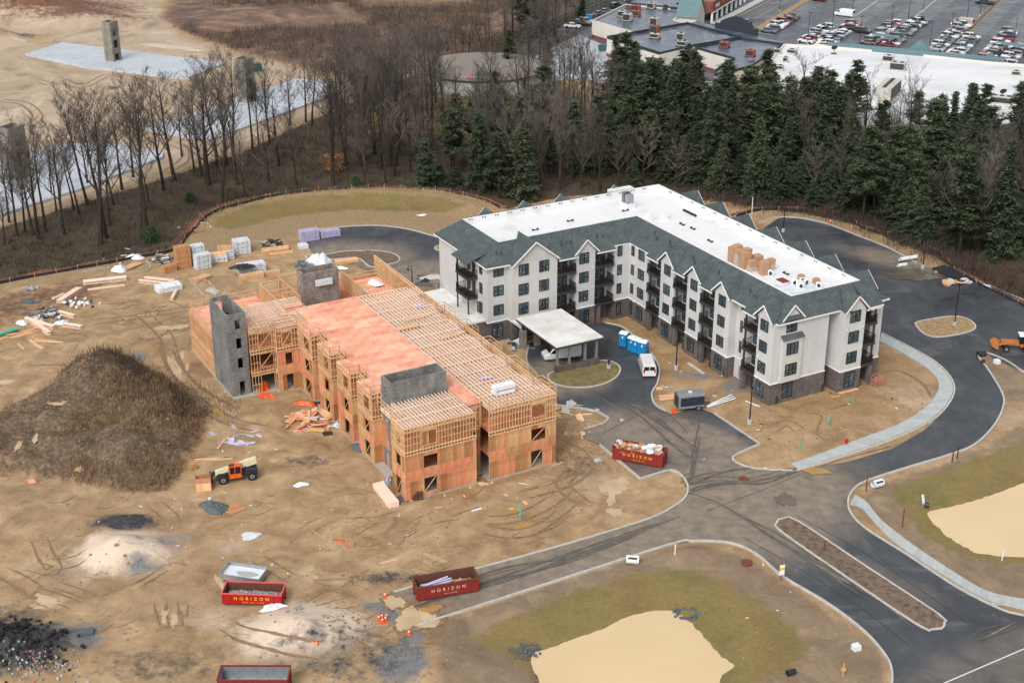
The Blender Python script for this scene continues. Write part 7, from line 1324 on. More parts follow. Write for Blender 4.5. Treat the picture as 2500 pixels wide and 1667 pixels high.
# fill the wood where the photograph shows it closed
tries = 0; pts_ = [(q[1], q[2]) for q in TREES]
while tries < 12000 and len(TREES) < 430:
    tries += 1; X_, Y_ = rt.uniform(880, 2500), rt.uniform(60, 640); p = g('P', X_, Y_)
    if not inside(np.array([p.x]), np.array([p.y]), FOREST)[0] or sdist(np.array([p.x]), np.array([p.y]), FOREST)[0] > -2.5: continue
    if 1000 < X_ < 1480 and Y_ < 370 and rt.random() < .82: continue
    if X_ < 880: continue
    if math.hypot(p.x - tk.location.x, p.y - tk.location.y) < 21: continue
    if any(inside(np.array([p.x]), np.array([p.y]), q)[0] for q in (pl1, pl2, pl3, pl4)): continue
    if min(math.hypot(p.x - a, p.y - b) for a, b in pts_) < (4.2 if X_ < 1500 else 3.6): continue
    if X_ > 1550 and Y_ > 400 and rt.random() < .5: kd, h = rt.choice(('fir', 'spruce', 'fir')), rt.uniform(6, 12)
    elif X_ > 1500 and rt.random() < .62: kd, h = rt.choice(('pine', 'pine', 'spruce', 'fir')), rt.uniform(14, 22)
    elif 1080 < X_ < 1560 and Y_ > 300 and rt.random() < .42: kd, h = rt.choice(('fir', 'pine', 'pine')), rt.uniform(8, 16)
    elif X_ < 1300 and rt.random() < .4: continue
    else: kd, h = 'bare', rt.uniform(11, 19) if X_ < 1500 else rt.uniform(10, 18)
    pts_.append((p.x, p.y)); TREES.append([kd, p.x, p.y, h, 0, rt.choice((2, 4, 5, 0, 3)) if kd == 'bare' else None, X_])
TREES.sort(key=lambda q: q[6])
ZN = [(330, 'at left end of the belt'), (640, 'in front of the left concrete slab'), (900, 'in front of the middle slab'), (1150, 'in the wood left of the round tank'), (1420, 'between round tank and apartment roof'), (1700, 'behind the apartment roof corner'), (1950, 'in front of the dark shop roofs'), (2200, 'in front of the white store roof'), (9999, 'in the wood at the right edge')]
cnt = {}
def ordw(n):
    if n < 20: return ORD[n]
    a, b = divmod(n + 1, 10); T_ = ('', '', 'twent', 'thirt', 'fort', 'fift', 'sixt', 'sevent', 'eight', 'ninet')[a]; return T_ + 'y-' + ORD[b - 1] if b else T_ + 'ieth'
for kd, x, y, h, lean, var, X_ in TREES:
    zn = next(i for i, q in enumerate(ZN) if X_ < q[0]); nm, lb = {'bare': ('bare_tree', 'bare grey tree'), 'pine': ('pine_tree', 'loose green pine'), 'spruce': ('spruce_tree', 'dark narrow spruce'), 'blue': ('spruce_tree', 'pale grey-green spruce'), 'fir': ('fir_tree', 'dense dark evergreen')}[kd]
    k = cnt.get((zn, kd), 0); cnt[(zn, kd)] = k + 1
    v = rt.randrange(len(BARE)) if (kd == 'bare' and var is None) else (var if kd == 'bare' else rt.randrange(len(CON[kd]))); tm, cm = BARE[v] if kd == 'bare' else CON[kd][v]; s_ = h / 20.0; sw = s_ * rt.uniform(.9, 1.15)
    if kd == 'bare': sw = max(sw, .62)
    elif kd in ('fir', 'spruce') and h < 11: sw = max(sw * 1.25, .5)
    t_ = thing(nm, f'{lb}, {ordw(k)} from left, {ZN[zn][1]}', 'tree', (x, y, gz(x, y)), rt.uniform(0, 6.28), 'bare trees of the wood' if kd == 'bare' else 'evergreens of the wood', (sw, sw, s_)); t_.rotation_euler[0] = rt.uniform(-.05, .05); t_.rotation_euler[1] = rt.uniform(-.05, .05)
    put(tm, 'trunk', t_); put(cm, 'branches' if kd == 'bare' else 'crown', t_)
# beech with copper leaves, small green shrubs
p = g('NW', 2130, 1110); t_ = thing('beech_tree', 'small beech with copper-orange winter leaves at the wood edge', 'tree', (p.x, p.y, 0), 0, None, (.3, .3, .22)); put(BARE[5][0], 'trunk', t_); put(BARE[5][1], 'branches', t_); mb = MB()
for k in range(260): a = rt.uniform(0, 6.28); R_ = rt.uniform(0, 7.0); cards(mb, Vector((R_ * math.cos(a), R_ * math.sin(a), rt.uniform(3, 19))), 2, 1.2, 1.4, rt)
mb.obj('leaves', 'beech_leaf', t_)
for w, x, y, h, lab in (('NW', 965, 1545, 3.0, 'round green holly shrub at the wood edge on the left'), ('N', 180, 1195, 2.4, 'low dull green shrub behind the grass bank'), ('W', 965, 95, 2.2, 'bright green shrub beside the felled branches'), ('NW', 1215, 1290, 2.0, 'green young shrub under the bare trees'), ('NE', 1740, 1390, 2.2, 'olive shrub below the dark evergreens'), ('N', 2290, 500, 3.0, 'green shrub beside the service yard wall')):
    p = g(w, x, y); t_ = thing('green_shrub', lab, 'shrub', (p.x, p.y, gz(p.x, p.y))); mb = MB()
    for k in range(150): a = rt.uniform(0, 6.28); b = rt.uniform(0, 1); R_ = h * .6 * math.sqrt(rt.random()) * math.sqrt(max(.05, 1 - (2 * b - .9) ** 2 * .8)); cards(mb, Vector((R_ * math.cos(a), R_ * math.sin(a), b * h)), 5, .3, .3, rt)
    mb.obj('foliage', 'yew', t_); mb = MB(); mb.tube([(0, 0, -.2), (0, 0, h * .6)], [.08, .03], 5); mb.obj('stem', 'bark', t_)
# ------------------------------------------------------------------ undergrowth and weeds: uncountable cover
def blades(name, mat, sampler, n, hh, per=5, w=.05, spread=.25, lean=.5, lab='', seed=1):
    r = np.random.default_rng(seed); vs = []; fs = []
    for _ in range(n):
        q = sampler(r)
        if q is None: continue
        x, y, s_ = q; z = gz(x, y)
        for k in range(per):
            a = r.random() * 6.28; bx = x + r.normal() * spread; by = y + r.normal() * spread; h = hh * s_ * (.5 + r.random()); l = lean * h * r.random(); ww = w * (.7 + .6 * r.random()); i = len(vs)
            vs += [(bx - math.sin(a) * ww, by + math.cos(a) * ww, z - .05), (bx + math.sin(a) * ww, by - math.cos(a) * ww, z - .05), (bx + math.cos(a) * l, by + math.sin(a) * l, z + h)]; fs.append((i, i + 1, i + 2))
    mb = MB(); mb.v = vs; mb.f = fs; mb.m = [0] * len(fs); return mb.obj(name, mat, kind='stuff', label=lab, cat='undergrowth')
def in_poly(P, mn=.0):
    P_ = np.array(P); lo = P_.min(0); hi = P_.max(0)
    def f(r):
        for _ in range(30):
            x, y = lo[0] + r.random() * (hi[0] - lo[0]), lo[1] + r.random() * (hi[1] - lo[1])
            if y < 520 and inside(np.array([x]), np.array([y]), P)[0]: return x, y, 1.0
        return None
    return f
def batch_poly(P, N, seed):
    P_ = np.array(P); lo = P_.min(0); hi = P_.max(0); r = np.random.default_rng(seed); XX = lo[0] + r.random(N * 4) * (hi[0] - lo[0]); YY = lo[1] + r.random(N * 4) * (min(hi[1], 520) - lo[1]); k = inside(XX, YY, P); return list(zip(XX[k], YY[k]))[:N]
def from_list(L_, sc=lambda x, y: 1.0):
    it = iter(L_)
    def f(r):
        q = next(it, None)
        if q is None: return None
        s_ = sc(*q); return (q[0], q[1], s_) if s_ > 0 else None
    return f
VIS = D([(-60, 740), (-60, 380), (700, 240), (1200, 60), (1420, 20), (1500, 230), (2400, 320), (2420, 720), (1900, 500), (1300, 440), (500, 500)])
fo = [q for q in batch_poly(FOREST, 26000, 3) if inside(np.array([q[0]]), np.array([q[1]]), VIS)[0]]
blades('forest_brush', 'bramble', from_list(fo), len(fo), 1.1, 5, .035, .5, .7, 'brown bramble and brush under the trees', 4)
fo2 = [q for q in batch_poly(FOREST, 9000, 8) if fbm(np.array([q[0]]), np.array([q[1]]), 22, 2)[0] > .06]
blades('green_undergrowth', 'green_under', from_list(fo2), len(fo2), .9, 6, .06, .5, .8, 'dull green vines and undergrowth on the wood floor', 5)
mo = batch_poly(MOUND, 7000, 6)
blades('mound_grass', 'dead_grass', from_list(mo, lambda x, y: .5 + random.random() if fbm(np.array([x]), np.array([y]), 9, 3)[0] > (.08 if x < -56 else -.02) else 0), 7000, .45, 6, .035, .35, .9, 'brown dead grass covering the dirt mound', 7)
rg_ = [tuple(g('W', x, y)[:2]) for x, y in ((560, 1000), (640, 1030), (760, 1050), (900, 1070), (1050, 1090), (1180, 1130), (1270, 1190))]
rg_ = smooth_path(rg_, .05); blades('mound_weeds', 'dark_weed', from_list([(p[0] + random.gauss(0, 2.4), p[1] + random.gauss(-1, 2.6)) for p in rg_ for _ in range(3)]), 9000, .75, 4, .03, .7, .8, 'dark dead weeds standing along the mound crest', 9)
br_ = batch_poly(D([(370, 40), (420, -30), (1300, -60), (1210, 60), (1100, 110), (1000, 150), (860, 190), (760, 170), (560, 120), (430, 75)]), 9000, 10)
blades('field_brush', 'bramble', from_list(br_, lambda x, y: 1.0 if fbm(np.array([x]), np.array([y]), 30, 3)[0] > .02 else 0), 9000, 2.0, 5, .07, .9, .5, 'dark brush patches on the open field', 11)
bm = [(p[0] + random.gauss(0, 1.0), p[1] + random.gauss(0, 1.0)) for p in smooth_path(D([(440, 530), (520, 488), (640, 460), (770, 447), (900, 441), (1000, 448), (1080, 466), (1120, 480)]), .06)]
blades('bank_straw', 'straw_blade', from_list(bm), len(bm), .5, 4, .03, .2, .6, 'pale straw grass along the top of the grass bank', 12)
rb = [(p[0] + random.gauss(0, 2.2), p[1] + random.gauss(0, 2.0)) for p in smooth_path(D([(1560, 450), (1750, 470), (1860, 480), (1970, 505), (2070, 545), (2160, 580), (2230, 615), (2352, 680)]), .04)]
blades('edge_bramble', 'bramble', from_list(rb), len(rb), 1.5, 5, .04, .5, .6, 'reddish brambles along the foot of the evergreens', 13)
# ------------------------------------------------------------------ materials, debris and small things on the ground
def ln(w, x1, y1, x2, y2):
    a, b = g(w, x1, y1), g(w, x2, y2); d = b - a; return (a + b) / 2, d.length, math.atan2(d.y, d.x)
r8 = random.Random(21)
def boards(lab, w, x1, y1, x2, y2, W_, n, layers=1, bt=.05, mat='plank', nm='timber_stack', cat='timber', jit=.0, group=None, zoff=0.0):
    c, L, a = ln(w, x1, y1, x2, y2); t_ = thing(nm, lab, cat, (c.x, c.y, gz(c.x, c.y) + .02 + zoff), a, group); bw = W_ / n
    for k in range(layers):
        for i in range(n):
            mb = MB(); mb.box(-L / 2, L / 2, -bw * .47, bw * .47, 0, bt * .96); mb.obj('board', mat, t_, loc=(r8.uniform(-1, 1) * (.05 + jit), -W_ / 2 + bw * (i + .5), k * bt), rot=r8.uniform(-1, 1) * jit * .35)
    return t_
def truss_pile(lab, w, x1, y1, x2, y2, n, flat=False, group='bundles of floor trusses on the ground'):
    c, L, a = ln(w, x1, y1, x2, y2); t_ = thing('truss_bundle', lab, 'trusses', (c.x, c.y, gz(c.x, c.y) + .03), a, group); L = max(2.4, round(L * 2) / 2)
    for i in range(n):
        o = put(truss(L), 'truss', t_, (-L / 2 + r8.uniform(-.1, .1), (i - n / 2) * .12, 0))
        if flat: o.rotation_euler[0] = rad(86); o.location.z = .08 + i * .1; o.location.y = r8.uniform(-.25, .1)
    return t_
def pack(lab, w, x1, y1, x2, y2, W_, h, mat='paper_wrap', nm='wrapped_pack', cat='pack', layers=3, group=None, ends=None, z=None, bands=True, prints=True):
    c, L, a = ln(w, x1, y1, x2, y2); t_ = thing(nm, lab, cat, (c.x, c.y, gz(c.x, c.y) + .02 if z is None else z), a, group); hh = h / layers
    for k in range(layers):
        mb = MB(); j = r8.uniform(-.04, .04); mb.box(-L / 2 + j, L / 2 + j, -W_ / 2, W_ / 2, k * hh + .04, (k + 1) * hh - .01); mb.obj('bundle', mat, t_)
        if bands:
            mb = MB()
            for f_ in (-.3, .3): mb.box(L * f_ - .02 + j, L * f_ + .02 + j, -W_ / 2 - .004, W_ / 2 + .004, k * hh + .04, (k + 1) * hh - .005)
            mb.obj('strap', 'unit_dark', t_)
        if prints:
            mb = MB()
            for f_ in (-.32, .02, .3): mb.box(L * f_ - L * .1, L * f_ + L * .1, -W_ / 2 - .005, W_ / 2 + .005, k * hh + hh * .42, k * hh + hh * .62)
            mb.obj('print', 'galv' if mat == 'paper_wrap' else mat, t_)
    mb = MB()
    for f_ in (-.4, 0, .4): mb.box(L * f_ - .05, L * f_ + .05, -W_ / 2, W_ / 2, -.06, .04)
    mb.obj('bearer', 'plank', t_); return t_
def crumple(lab, w, x, y, rx, ry, h, mat, nm='plastic_sheet', cat='sheet', seed=0, rot=0.0, z=None, group=None, n=16):
    p = g(w, x, y, z or 0); rr = np.random.default_rng(seed + int(x)); mb = MB(); vs = [(0, 0, h * (.5 + .5 * rr.random()))]; fs = []; ph = rr.random(4) * 6.28; rings = 5
    for k in range(1, rings + 1):
        for i in range(n):
            a = 2 * math.pi * i / n; e = 1 + .22 * math.sin(2 * a + ph[0]) + .16 * math.sin(3 * a + ph[1]) + .1 * math.sin(5 * a + ph[2]); f_ = k / rings; X_, Y_ = rx * e * f_ * math.cos(a), ry * e * f_ * math.sin(a)
            zz = h * (1 - f_ ** 1.8) * (.7 + .45 * rr.random()) + .04; 
            if z is None: zz += gz(p.x + X_, p.y + Y_) - gz(p.x, p.y)
            vs.append((X_, Y_, zz))
    for i in range(n): fs.append((0, 1 + i, 1 + (i + 1) % n))
    for k in range(rings - 1):
        for i in range(n): a = 1 + k * n + i; b = 1 + k * n + (i + 1) % n; fs.append((a, a + n, b + n, b))
    mb.add(vs, fs); return mb.obj(nm, mat, label=lab, cat=cat, group=group, loc=(p.x, p.y, gz(p.x, p.y) + .02 if z is None else z), rot=rot)
def debris(lab, w, x, y, R_, n, mats, nm='scrap_pile', cat='scrap', size=(.3, 1.6), group=None, thick=.05, pile=.3):
    p = g(w, x, y); t_ = thing(nm, lab, cat, (p.x, p.y, gz(p.x, p.y)), 0, group)
    for i in range(n):
        a = r8.uniform(0, 6.28); R2 = R_ * math.sqrt(r8.random()); L = r8.uniform(*size); W_ = L * r8.uniform(.1, .5); X_, Y_ = R2 * math.cos(a), R2 * math.sin(a) * .8; mb = MB(); mb.box(-L / 2, L / 2, -W_ / 2, W_ / 2, 0, thick)
        mb.obj('piece', r8.choice(mats), t_, loc=(X_, Y_, gz(p.x + X_, p.y + Y_) - gz(p.x, p.y) + .03 + pile * max(0, 1 - R2 / R_) * r8.random()), rot=(r8.uniform(-.25, .25), r8.uniform(-.2, .2), r8.uniform(0, 3.14)))
    return t_
# --- storage yard, upper left
pack('tall stack of orange-brown board, tallest of the yard', 'W', 1125, 275, 1215, 258, 1.6, 3.9, 'ply_red', 'board_stack', 'boards', 4, None, prints=False); pack('low stack of orange-brown board in front of the tall one', 'W', 1040, 305, 1120, 285, 1.4, 1.2, 'ply_red', 'board_stack', 'boards', 2, None, prints=False)
pack('tall white wrapped timber pack behind another, beside the brown boards', 'W', 1225, 250, 1305, 235, 1.5, 3.4, 'paper_wrap', layers=4); pack('white wrapped timber pack three bundles high, front of the yard', 'W', 1250, 282, 1340, 262, 1.5, 2.6, 'paper_wrap', layers=3)
pack('long white wrapped pack with round prints under an orange timber pack', 'W', 1345, 238, 1450, 226, 1.5, 1.1, 'paper_wrap', layers=1); pack('orange timber pack on top of the long white pack', 'W', 1340, 238, 1440, 226, 1.2, .55, 'plank', 'timber_pack', 'timber', 1, z=1.15, prints=False); pack('white wrapped pack behind the long white pack', 'W', 1420, 215, 1490, 205, 1.6, 1.7, 'paper_wrap', layers=2); pack('orange timber pack on the white pack behind', 'W', 1395, 215, 1480, 205, 1.4, .5, 'plank', 'timber_pack', 'timber', 1, z=1.75, prints=False)
pack('white wrapped pack standing alone at the right of the yard', 'W', 1492, 180, 1590, 165, 2.2, 2.4, 'paper_wrap', layers=3)
pack('large lilac insulation pack on the dark asphalt', 'W', 1915, 100, 2030, 82, 1.8, 2.0, 'purple_foam', 'insulation_pack', 'insulation', 3); pack('smaller lilac insulation pack beside the kerb', 'W', 2040, 78, 2165, 58, 1.6, 1.3, 'purple_foam', 'insulation_pack', 'insulation', 2)
pack('single white block of insulation board on the muddy asphalt edge', 'W', 1905, 148, 1960, 140, 1.8, .7, 'pale_stone', 'insulation_block', 'insulation', 1, bands=False, prints=False)
boards('orange timber pack on logs with white wrap beneath', 'W', 1675, 175, 1840, 150, 1.4, 6, 2, .28, 'plank'); boards('pair of round-edged beams beside the rubble cage', 'W', 1720, 190, 1870, 172, .8, 3, 1, .25, 'stud')
debris('heap of grey metal scrap beside the brown board stacks', 'W', 1030, 225, 2.6, 60, ('galv', 'unit_tan', 'dark_trim', 'paper_wrap'), size=(.2, 1.3), pile=1.6); debris('heap of tangled rods beside the far kerb', 'W', 1745, 120, 2.2, 40, ('dark_in', 'dark_trim', 'unit_tan'), size=(.4, 1.4), pile=1.2)
boards('orange timber pack in front of the wrapped stack', 'W', 1530, 350, 1680, 325, 1.2, 5, 3, .3, 'stud'); boards('short orange timber pack right of the wrapped stack', 'W', 1690, 318, 1785, 302, .9, 4, 2, .3, 'stud'); pack('wrapped timber stack half covered by a torn black sheet', 'W', 1520, 312, 1690, 285, 1.8, 1.7, 'paper_wrap', layers=2); crumple('torn black sheet over the wrapped timber stack', 'W', 1545, 270, 1.9, 1.3, .6, 'black_sheet', z=1.6, rot=.3)
boards('orange timber bundle leaning on the small kerb island', 'W', 1235, 365, 1325, 330, 1.5, 6, 2, .25, 'stud', jit=.25); boards('loose grey planks in the small kerb island', 'W', 1325, 410, 1390, 430, 1.6, 5, 1, .06, 'unit_tan', 'loose_planks', 'planks', jit=.3)
truss_pile('long bundle of floor trusses stacked flat on the mud', 'W', 535, 375, 805, 345, 10); truss_pile('loose floor truss lying in front of the long bundle', 'W', 555, 415, 800, 385, 3, True); truss_pile('bundle of floor trusses pointing at the grey panels', 'W', 375, 500, 505, 415, 9); truss_pile('pair of floor trusses leaning behind the white panels', 'W', 890, 365, 1110, 390, 5); truss_pile('fan of floor trusses at the top beside the white panels', 'W', 930, 335, 1120, 355, 3, True)
truss_pile('short pale truss bundle beside the white buckets', 'W', 330, 475, 400, 445, 3, True); truss_pile('small truss bundle beyond the blue plastic heap', 'W', 375, 560, 480, 590, 5); truss_pile('crossed upper truss bundle in the left debris', 'W', 165, 605, 345, 660, 6); truss_pile('crossed lower truss bundle in the left debris', 'W', 215, 625, 320, 700, 6); truss_pile('truss bundle with plastic at its end in the left debris', 'W', 400, 640, 525, 660, 6); truss_pile('short truss piece beside the white panels', 'W', 1095, 480, 1125, 425, 4)
boards('two pale planks crossing two others on the mud', 'W', 215, 735, 400, 745, .9, 3, 1, .12, 'plank', 'loose_planks', 'planks', jit=.3); boards('two pale planks leaning across the pair', 'W', 190, 735, 265, 790, .5, 2, 1, .1, 'plank', 'loose_planks', 'planks', jit=.2); boards('short pale plank lying alone below the pair', 'W', 115, 760, 155, 795, .3, 1, 1, .08, 'plank', 'loose_plank', 'planks')
boards('yellowish planks under the crossed trusses', 'W', 60, 710, 300, 660, 1.6, 6, 2, .12, 'plank', 'loose_planks', 'planks', jit=.4); boards('long thin boards beside the green pipe', 'W', -40, 745, 160, 680, .6, 3, 1, .08, 'stud', 'loose_planks', 'planks', jit=.1)
c, L, a = ln('W', -30, 715, 110, 672); mb = MB(); mb.tube([(-L / 2, 0, .3), (L / 2, 0, .3)], .3, 14); mb.obj('green_pipe', 'teal_pipe', label='thick mint-green drain pipe at the left edge', cat='pipe', loc=(c.x, c.y, gz(c.x, c.y)), rot=a)
pack('stack of long white siding panels on the mud', 'W', 1000, 425, 1150, 395, 2.4, .9, 'white_plastic', 'panel_stack', 'panels', 4, prints=False)
p = g('W', 495, 510); t_ = thing('bucket_heap', 'heap of white buckets and black tubs in the left debris', 'buckets', (p.x, p.y, gz(p.x, p.y)))
for i in range(34): mb = MB(); mb.cyl(0, 0, 0, .17, .4, 9, 0, .19); mb.obj('bucket', r8.choice(('white_plastic', 'paper_wrap', 'white_plastic', 'black_sheet')), t_, loc=(r8.gauss(0, 1.1), r8.gauss(0, .8), r8.uniform(0, .5)), rot=(r8.uniform(-1.5, 1.5), r8.uniform(-1.5, 1.5), 0))
debris('heap of dark torn plastic and scrap in the left debris', 'W', 320, 590, 2.6, 40, ('black_sheet', 'navy', 'galv', 'paper_wrap'), size=(.3, 1.4), pile=.8); debris('heap of grey wire and scrap in the left debris', 'W', 320, 545, 1.8, 46, ('unit_tan', 'galv', 'dark_in'), size=(.2, .9), pile=.9); crumple('white crumpled plastic near the crossed trusses', 'W', 140, 625, 1.1, .8, .5, 'white_plastic'); crumple('pale blue plastic sheet at the end of a truss bundle', 'W', 390, 625, 1.1, .8, .5, 'paper_wrap'); debris('scatter of blue-grey sheets on the litter at left', 'W', 240, 520, 5.0, 14, ('galv', 'bluestone', 'bluestone'), 'sheet_scatter', size=(.8, 2.2), pile=0); debris('block rubble on the litter at the far left', 'W', 200, 405, 1.3, 16, ('galv', 'walk', 'unit_tan'), size=(.3, .9), thick=.25); crumple('flat grey-blue sheet lying on the litter', 'W', 180, 485, 1.5, .9, .08, 'bluestone'); debris('white scraps along the black silt fence', 'W', 780, 205, 6.5, 16, ('white_plastic', 'black_sheet', 'paper_wrap'), size=(.3, 1.2), pile=.2); crumple('black and white plastic roll against the silt fence', 'W', 865, 210, 2.2, .8, .7, 'paper_wrap'); crumple('pale plastic sheet held by leaning poles', 'W', 765, 290, 1.1, 1.4, 1.0, 'white_plastic'); boards('leaning orange poles beside the pale plastic', 'W', 800, 285, 895, 245, 1.6, 6, 1, .08, 'plank', 'loose_planks', 'planks', jit=.3, zoff=.2)
debris('pink and white litter below the felled branches', 'NW', 1240, 1460, 3.2, 26, ('salmon', 'white_plastic', 'silt_orange'), 'litter', 'litter', (.3, 1.0)); crumple('white paper on the grass bank', 'N', 600, 1377, .9, .7, .06, 'white_plastic', 'paper_sheet', 'paper')
# --- behind the frame
crumple('pile of clear wrapped insulation beside the rear block shaft', 'W', 2045, 245, 2.6, 1.8, 2.0, 'paper_wrap', 'wrapped_pile', 'pile', 2); debris('blue-grey metal channels beside the wrapped pile', 'W', 1965, 250, 1.8, 16, ('bluestone', 'galv'), 'metal_channels', 'metal', (1.5, 3.0), thick=.12); boards('pale timber stack beside the rear kerb', 'C', 50, 245, 190, 225, 1.4, 5, 3, .18, 'straw_wood' if 'straw_wood' in M else 'plank'); boards('long pale planks beyond the rear kerb', 'C', 30, 230, 165, 200, .8, 3, 2, .1, 'plank', 'loose_planks', 'planks', jit=.3); crumple('white plastic on the mud by the rear kerb', 'C', 85, 275, 1.1, .8, .3, 'white_plastic')
debris('grey tarpaulins and sheets beside the low flat roof', 'C', 640, 360, 4.5, 18, ('bluestone', 'black_sheet', 'navy', 'galv'), 'tarpaulins', 'tarpaulin', (1.5, 3.6), pile=.2); crumple('pale bag heap beside the grey tarpaulins', 'C', 680, 335, 2.2, 1.2, .7, 'unit_tan'); crumple('blue sheet beside the low flat roof', 'C', 620, 375, 1.6, 1.0, .3, 'bluestone')
for x, y, z, mt, lb in ((300, 375, 7.0, 'white_plastic', 'white plastic wrap on the rear timber packs'), (210, 425, 6.8, 'paper_wrap', 'crumpled white wrap on the rear plywood deck')): crumple(lb, 'C', x, y, 1.3, 1.0, .7, mt, z=z)
pq = l2(-47.0, 8.8); mb = MB(); mb.box(-1.3, 1.3, -.2, .2, 0, .9); mb.obj('hanging_wrap', 'paper_wrap', label='white wrap bundle hanging on the rear block shaft', cat='sheet', loc=(pq[0], pq[1], 10.4), rot=AZ + rad(90))
pq = l2(-3.2, 15.3); t_ = thing('wrapped_pack', 'white wrapped pack resting on the front roof trusses', 'pack', (pq[0], pq[1], Z3 + .05), AZ + rad(90)); mb = MB(); mb.box(-1.4, 1.4, -.6, .6, 0, 1.1); mb.obj('bundle', 'white_plastic', t_); mb = MB(); mb.box(-1.3, 1.3, -.61, .61, .5, .65); mb.obj('print', 'galv', t_)
for u, v, r_ in ((-8, 15.2, 0), (-33.5, 18.4, 1)): pq = l2(u, v); mb = MB(); mb.box(-.9, .9, -.25, .25, 0, .05); mb.obj('foam_sheet', 'lilac', label='small lilac foam sheet on the front trusses' if r_ == 0 else 'small lilac foam sheet on the rear trusses', cat='foam', loc=(pq[0], pq[1], Z3 + .05), rot=AZ + 1.4)
# --- in front of the courtyard bays
debris('heap of orange scrap timber and plastic in front of the bays', 'W', 2010, 1245, 4.4, 70, ('plank', 'deck_osb', 'deck_osb', 'sheath', 'paper_wrap'), size=(.5, 2.4), pile=.9); crumple('bright orange barrier netting at the stair shaft foot', 'W', 1685, 1050, .7, 1.2, 1.4, 'bright_orange', 'orange_netting', 'netting', 3, .2); crumple('second bright orange netting piece in front of the stair shaft', 'W', 1700, 1090, 1.6, .6, .5, 'bright_orange', 'orange_netting', 'netting', 4, -.5); crumple('orange hose bag on the mud in front of the bays', 'W', 1950, 1140, 2.0, .5, .4, 'orange', 'orange_bag', 'bag', 5); crumple('dark plastic sheet beside the orange hose bag', 'W', 2040, 1135, 1.6, .6, .3, 'black_sheet'); crumple('grey torn tarpaulin at the foot of a bay', 'C', 85, 1275, 1.6, 1.0, .5, 'galv', 'tarpaulin', 'tarpaulin'); crumple('grey plastic heap beside the front block shaft', 'C', 200, 1415, 1.3, 1.0, .6, 'bluestone', 'tarpaulin', 'tarpaulin'); debris('lilac foam strips scattered on the mud', 'W', 1480, 1350, 3.8, 18, ('lilac', 'lilac', 'purple_foam'), 'foam_scatter', 'foam', (.6, 2.0), pile=0); boards('pale plank lying among the foam strips', 'W', 1390, 1425, 1435, 1365, .35, 1, 1, .1, 'plank', 'loose_plank', 'planks')
mb = MB(); [mb.box(-.65, .65, -.5 + i * .22, -.38 + i * .22, .1, .14) for i in range(5)]; [mb.box(-.6 + i * .55, -.5 + i * .55, -.5, .5, 0, .1) for i in range(3)]; PAL = mb.mesh('pallet', 'dark_in'); p = g('W', 2090, 1330); put(PAL, 'pallet', None, (p.x, p.y, gz(p.x, p.y)), .3, 1.0, 'dark wooden pallet flat on the mud near the bays', 'pallet'); p = g('S', 575, 395); put(PAL, 'pallet', None, (p.x, p.y, .5), (1.3, 0, .25), 1.0, 'pallet leaning against the front timber wall', 'pallet')
boards('bundle of pinkish timber on the mud at the front corner', 'S', 320, 320, 425, 450, 1.3, 7, 4, .18, 'truss'); crumple('blue and white plastic beside the pinkish timber bundle', 'S', 450, 405, .7, 1.3, .5, 'bluestone'); crumple('grey sheet against the front corner wall', 'S', 390, 290, .9, 1.0, .9, 'galv', 'tarpaulin', 'tarpaulin'); boards('plank leaning on the front wall', 'S', 910, 322, 905, 262, .3, 1, 1, .06, 'plank', 'loose_plank', 'planks'); debris('offcuts in the recess of the front wall', 'S', 985, 275, 1.6, 14, ('plank', 'stud', 'white_plastic'), 'offcuts', 'scrap', (.3, 1.0)); debris('small offcuts strewn in front of the timber building', 'S', 1000, 360, 7, 14, ('plank', 'white_plastic', 'plank'), 'offcuts', 'scrap', (.3, 1.4), pile=0)
boards('thin plank lying alone above the muddy road', 'S', 335, 805, 440, 780, .25, 1, 1, .06, 'plank', 'loose_plank', 'planks'); debris('pale boards trodden into the mud beside the drive', 'C', 1560, 1230, 7, 26, ('unit_tan', 'plank', 'walk'), 'trodden_boards', 'boards', (.8, 3.2), pile=0, thick=.04); boards('plank lying by the corner of the timber building', 'S', 1420, 185, 1500, 158, .3, 1, 1, .06, 'plank', 'loose_plank', 'planks'); crumple('round grey lid heap beside the mud drive', 'S', 1725, 150, .5, .4, .5, 'walk', 'concrete_lump', 'concrete')
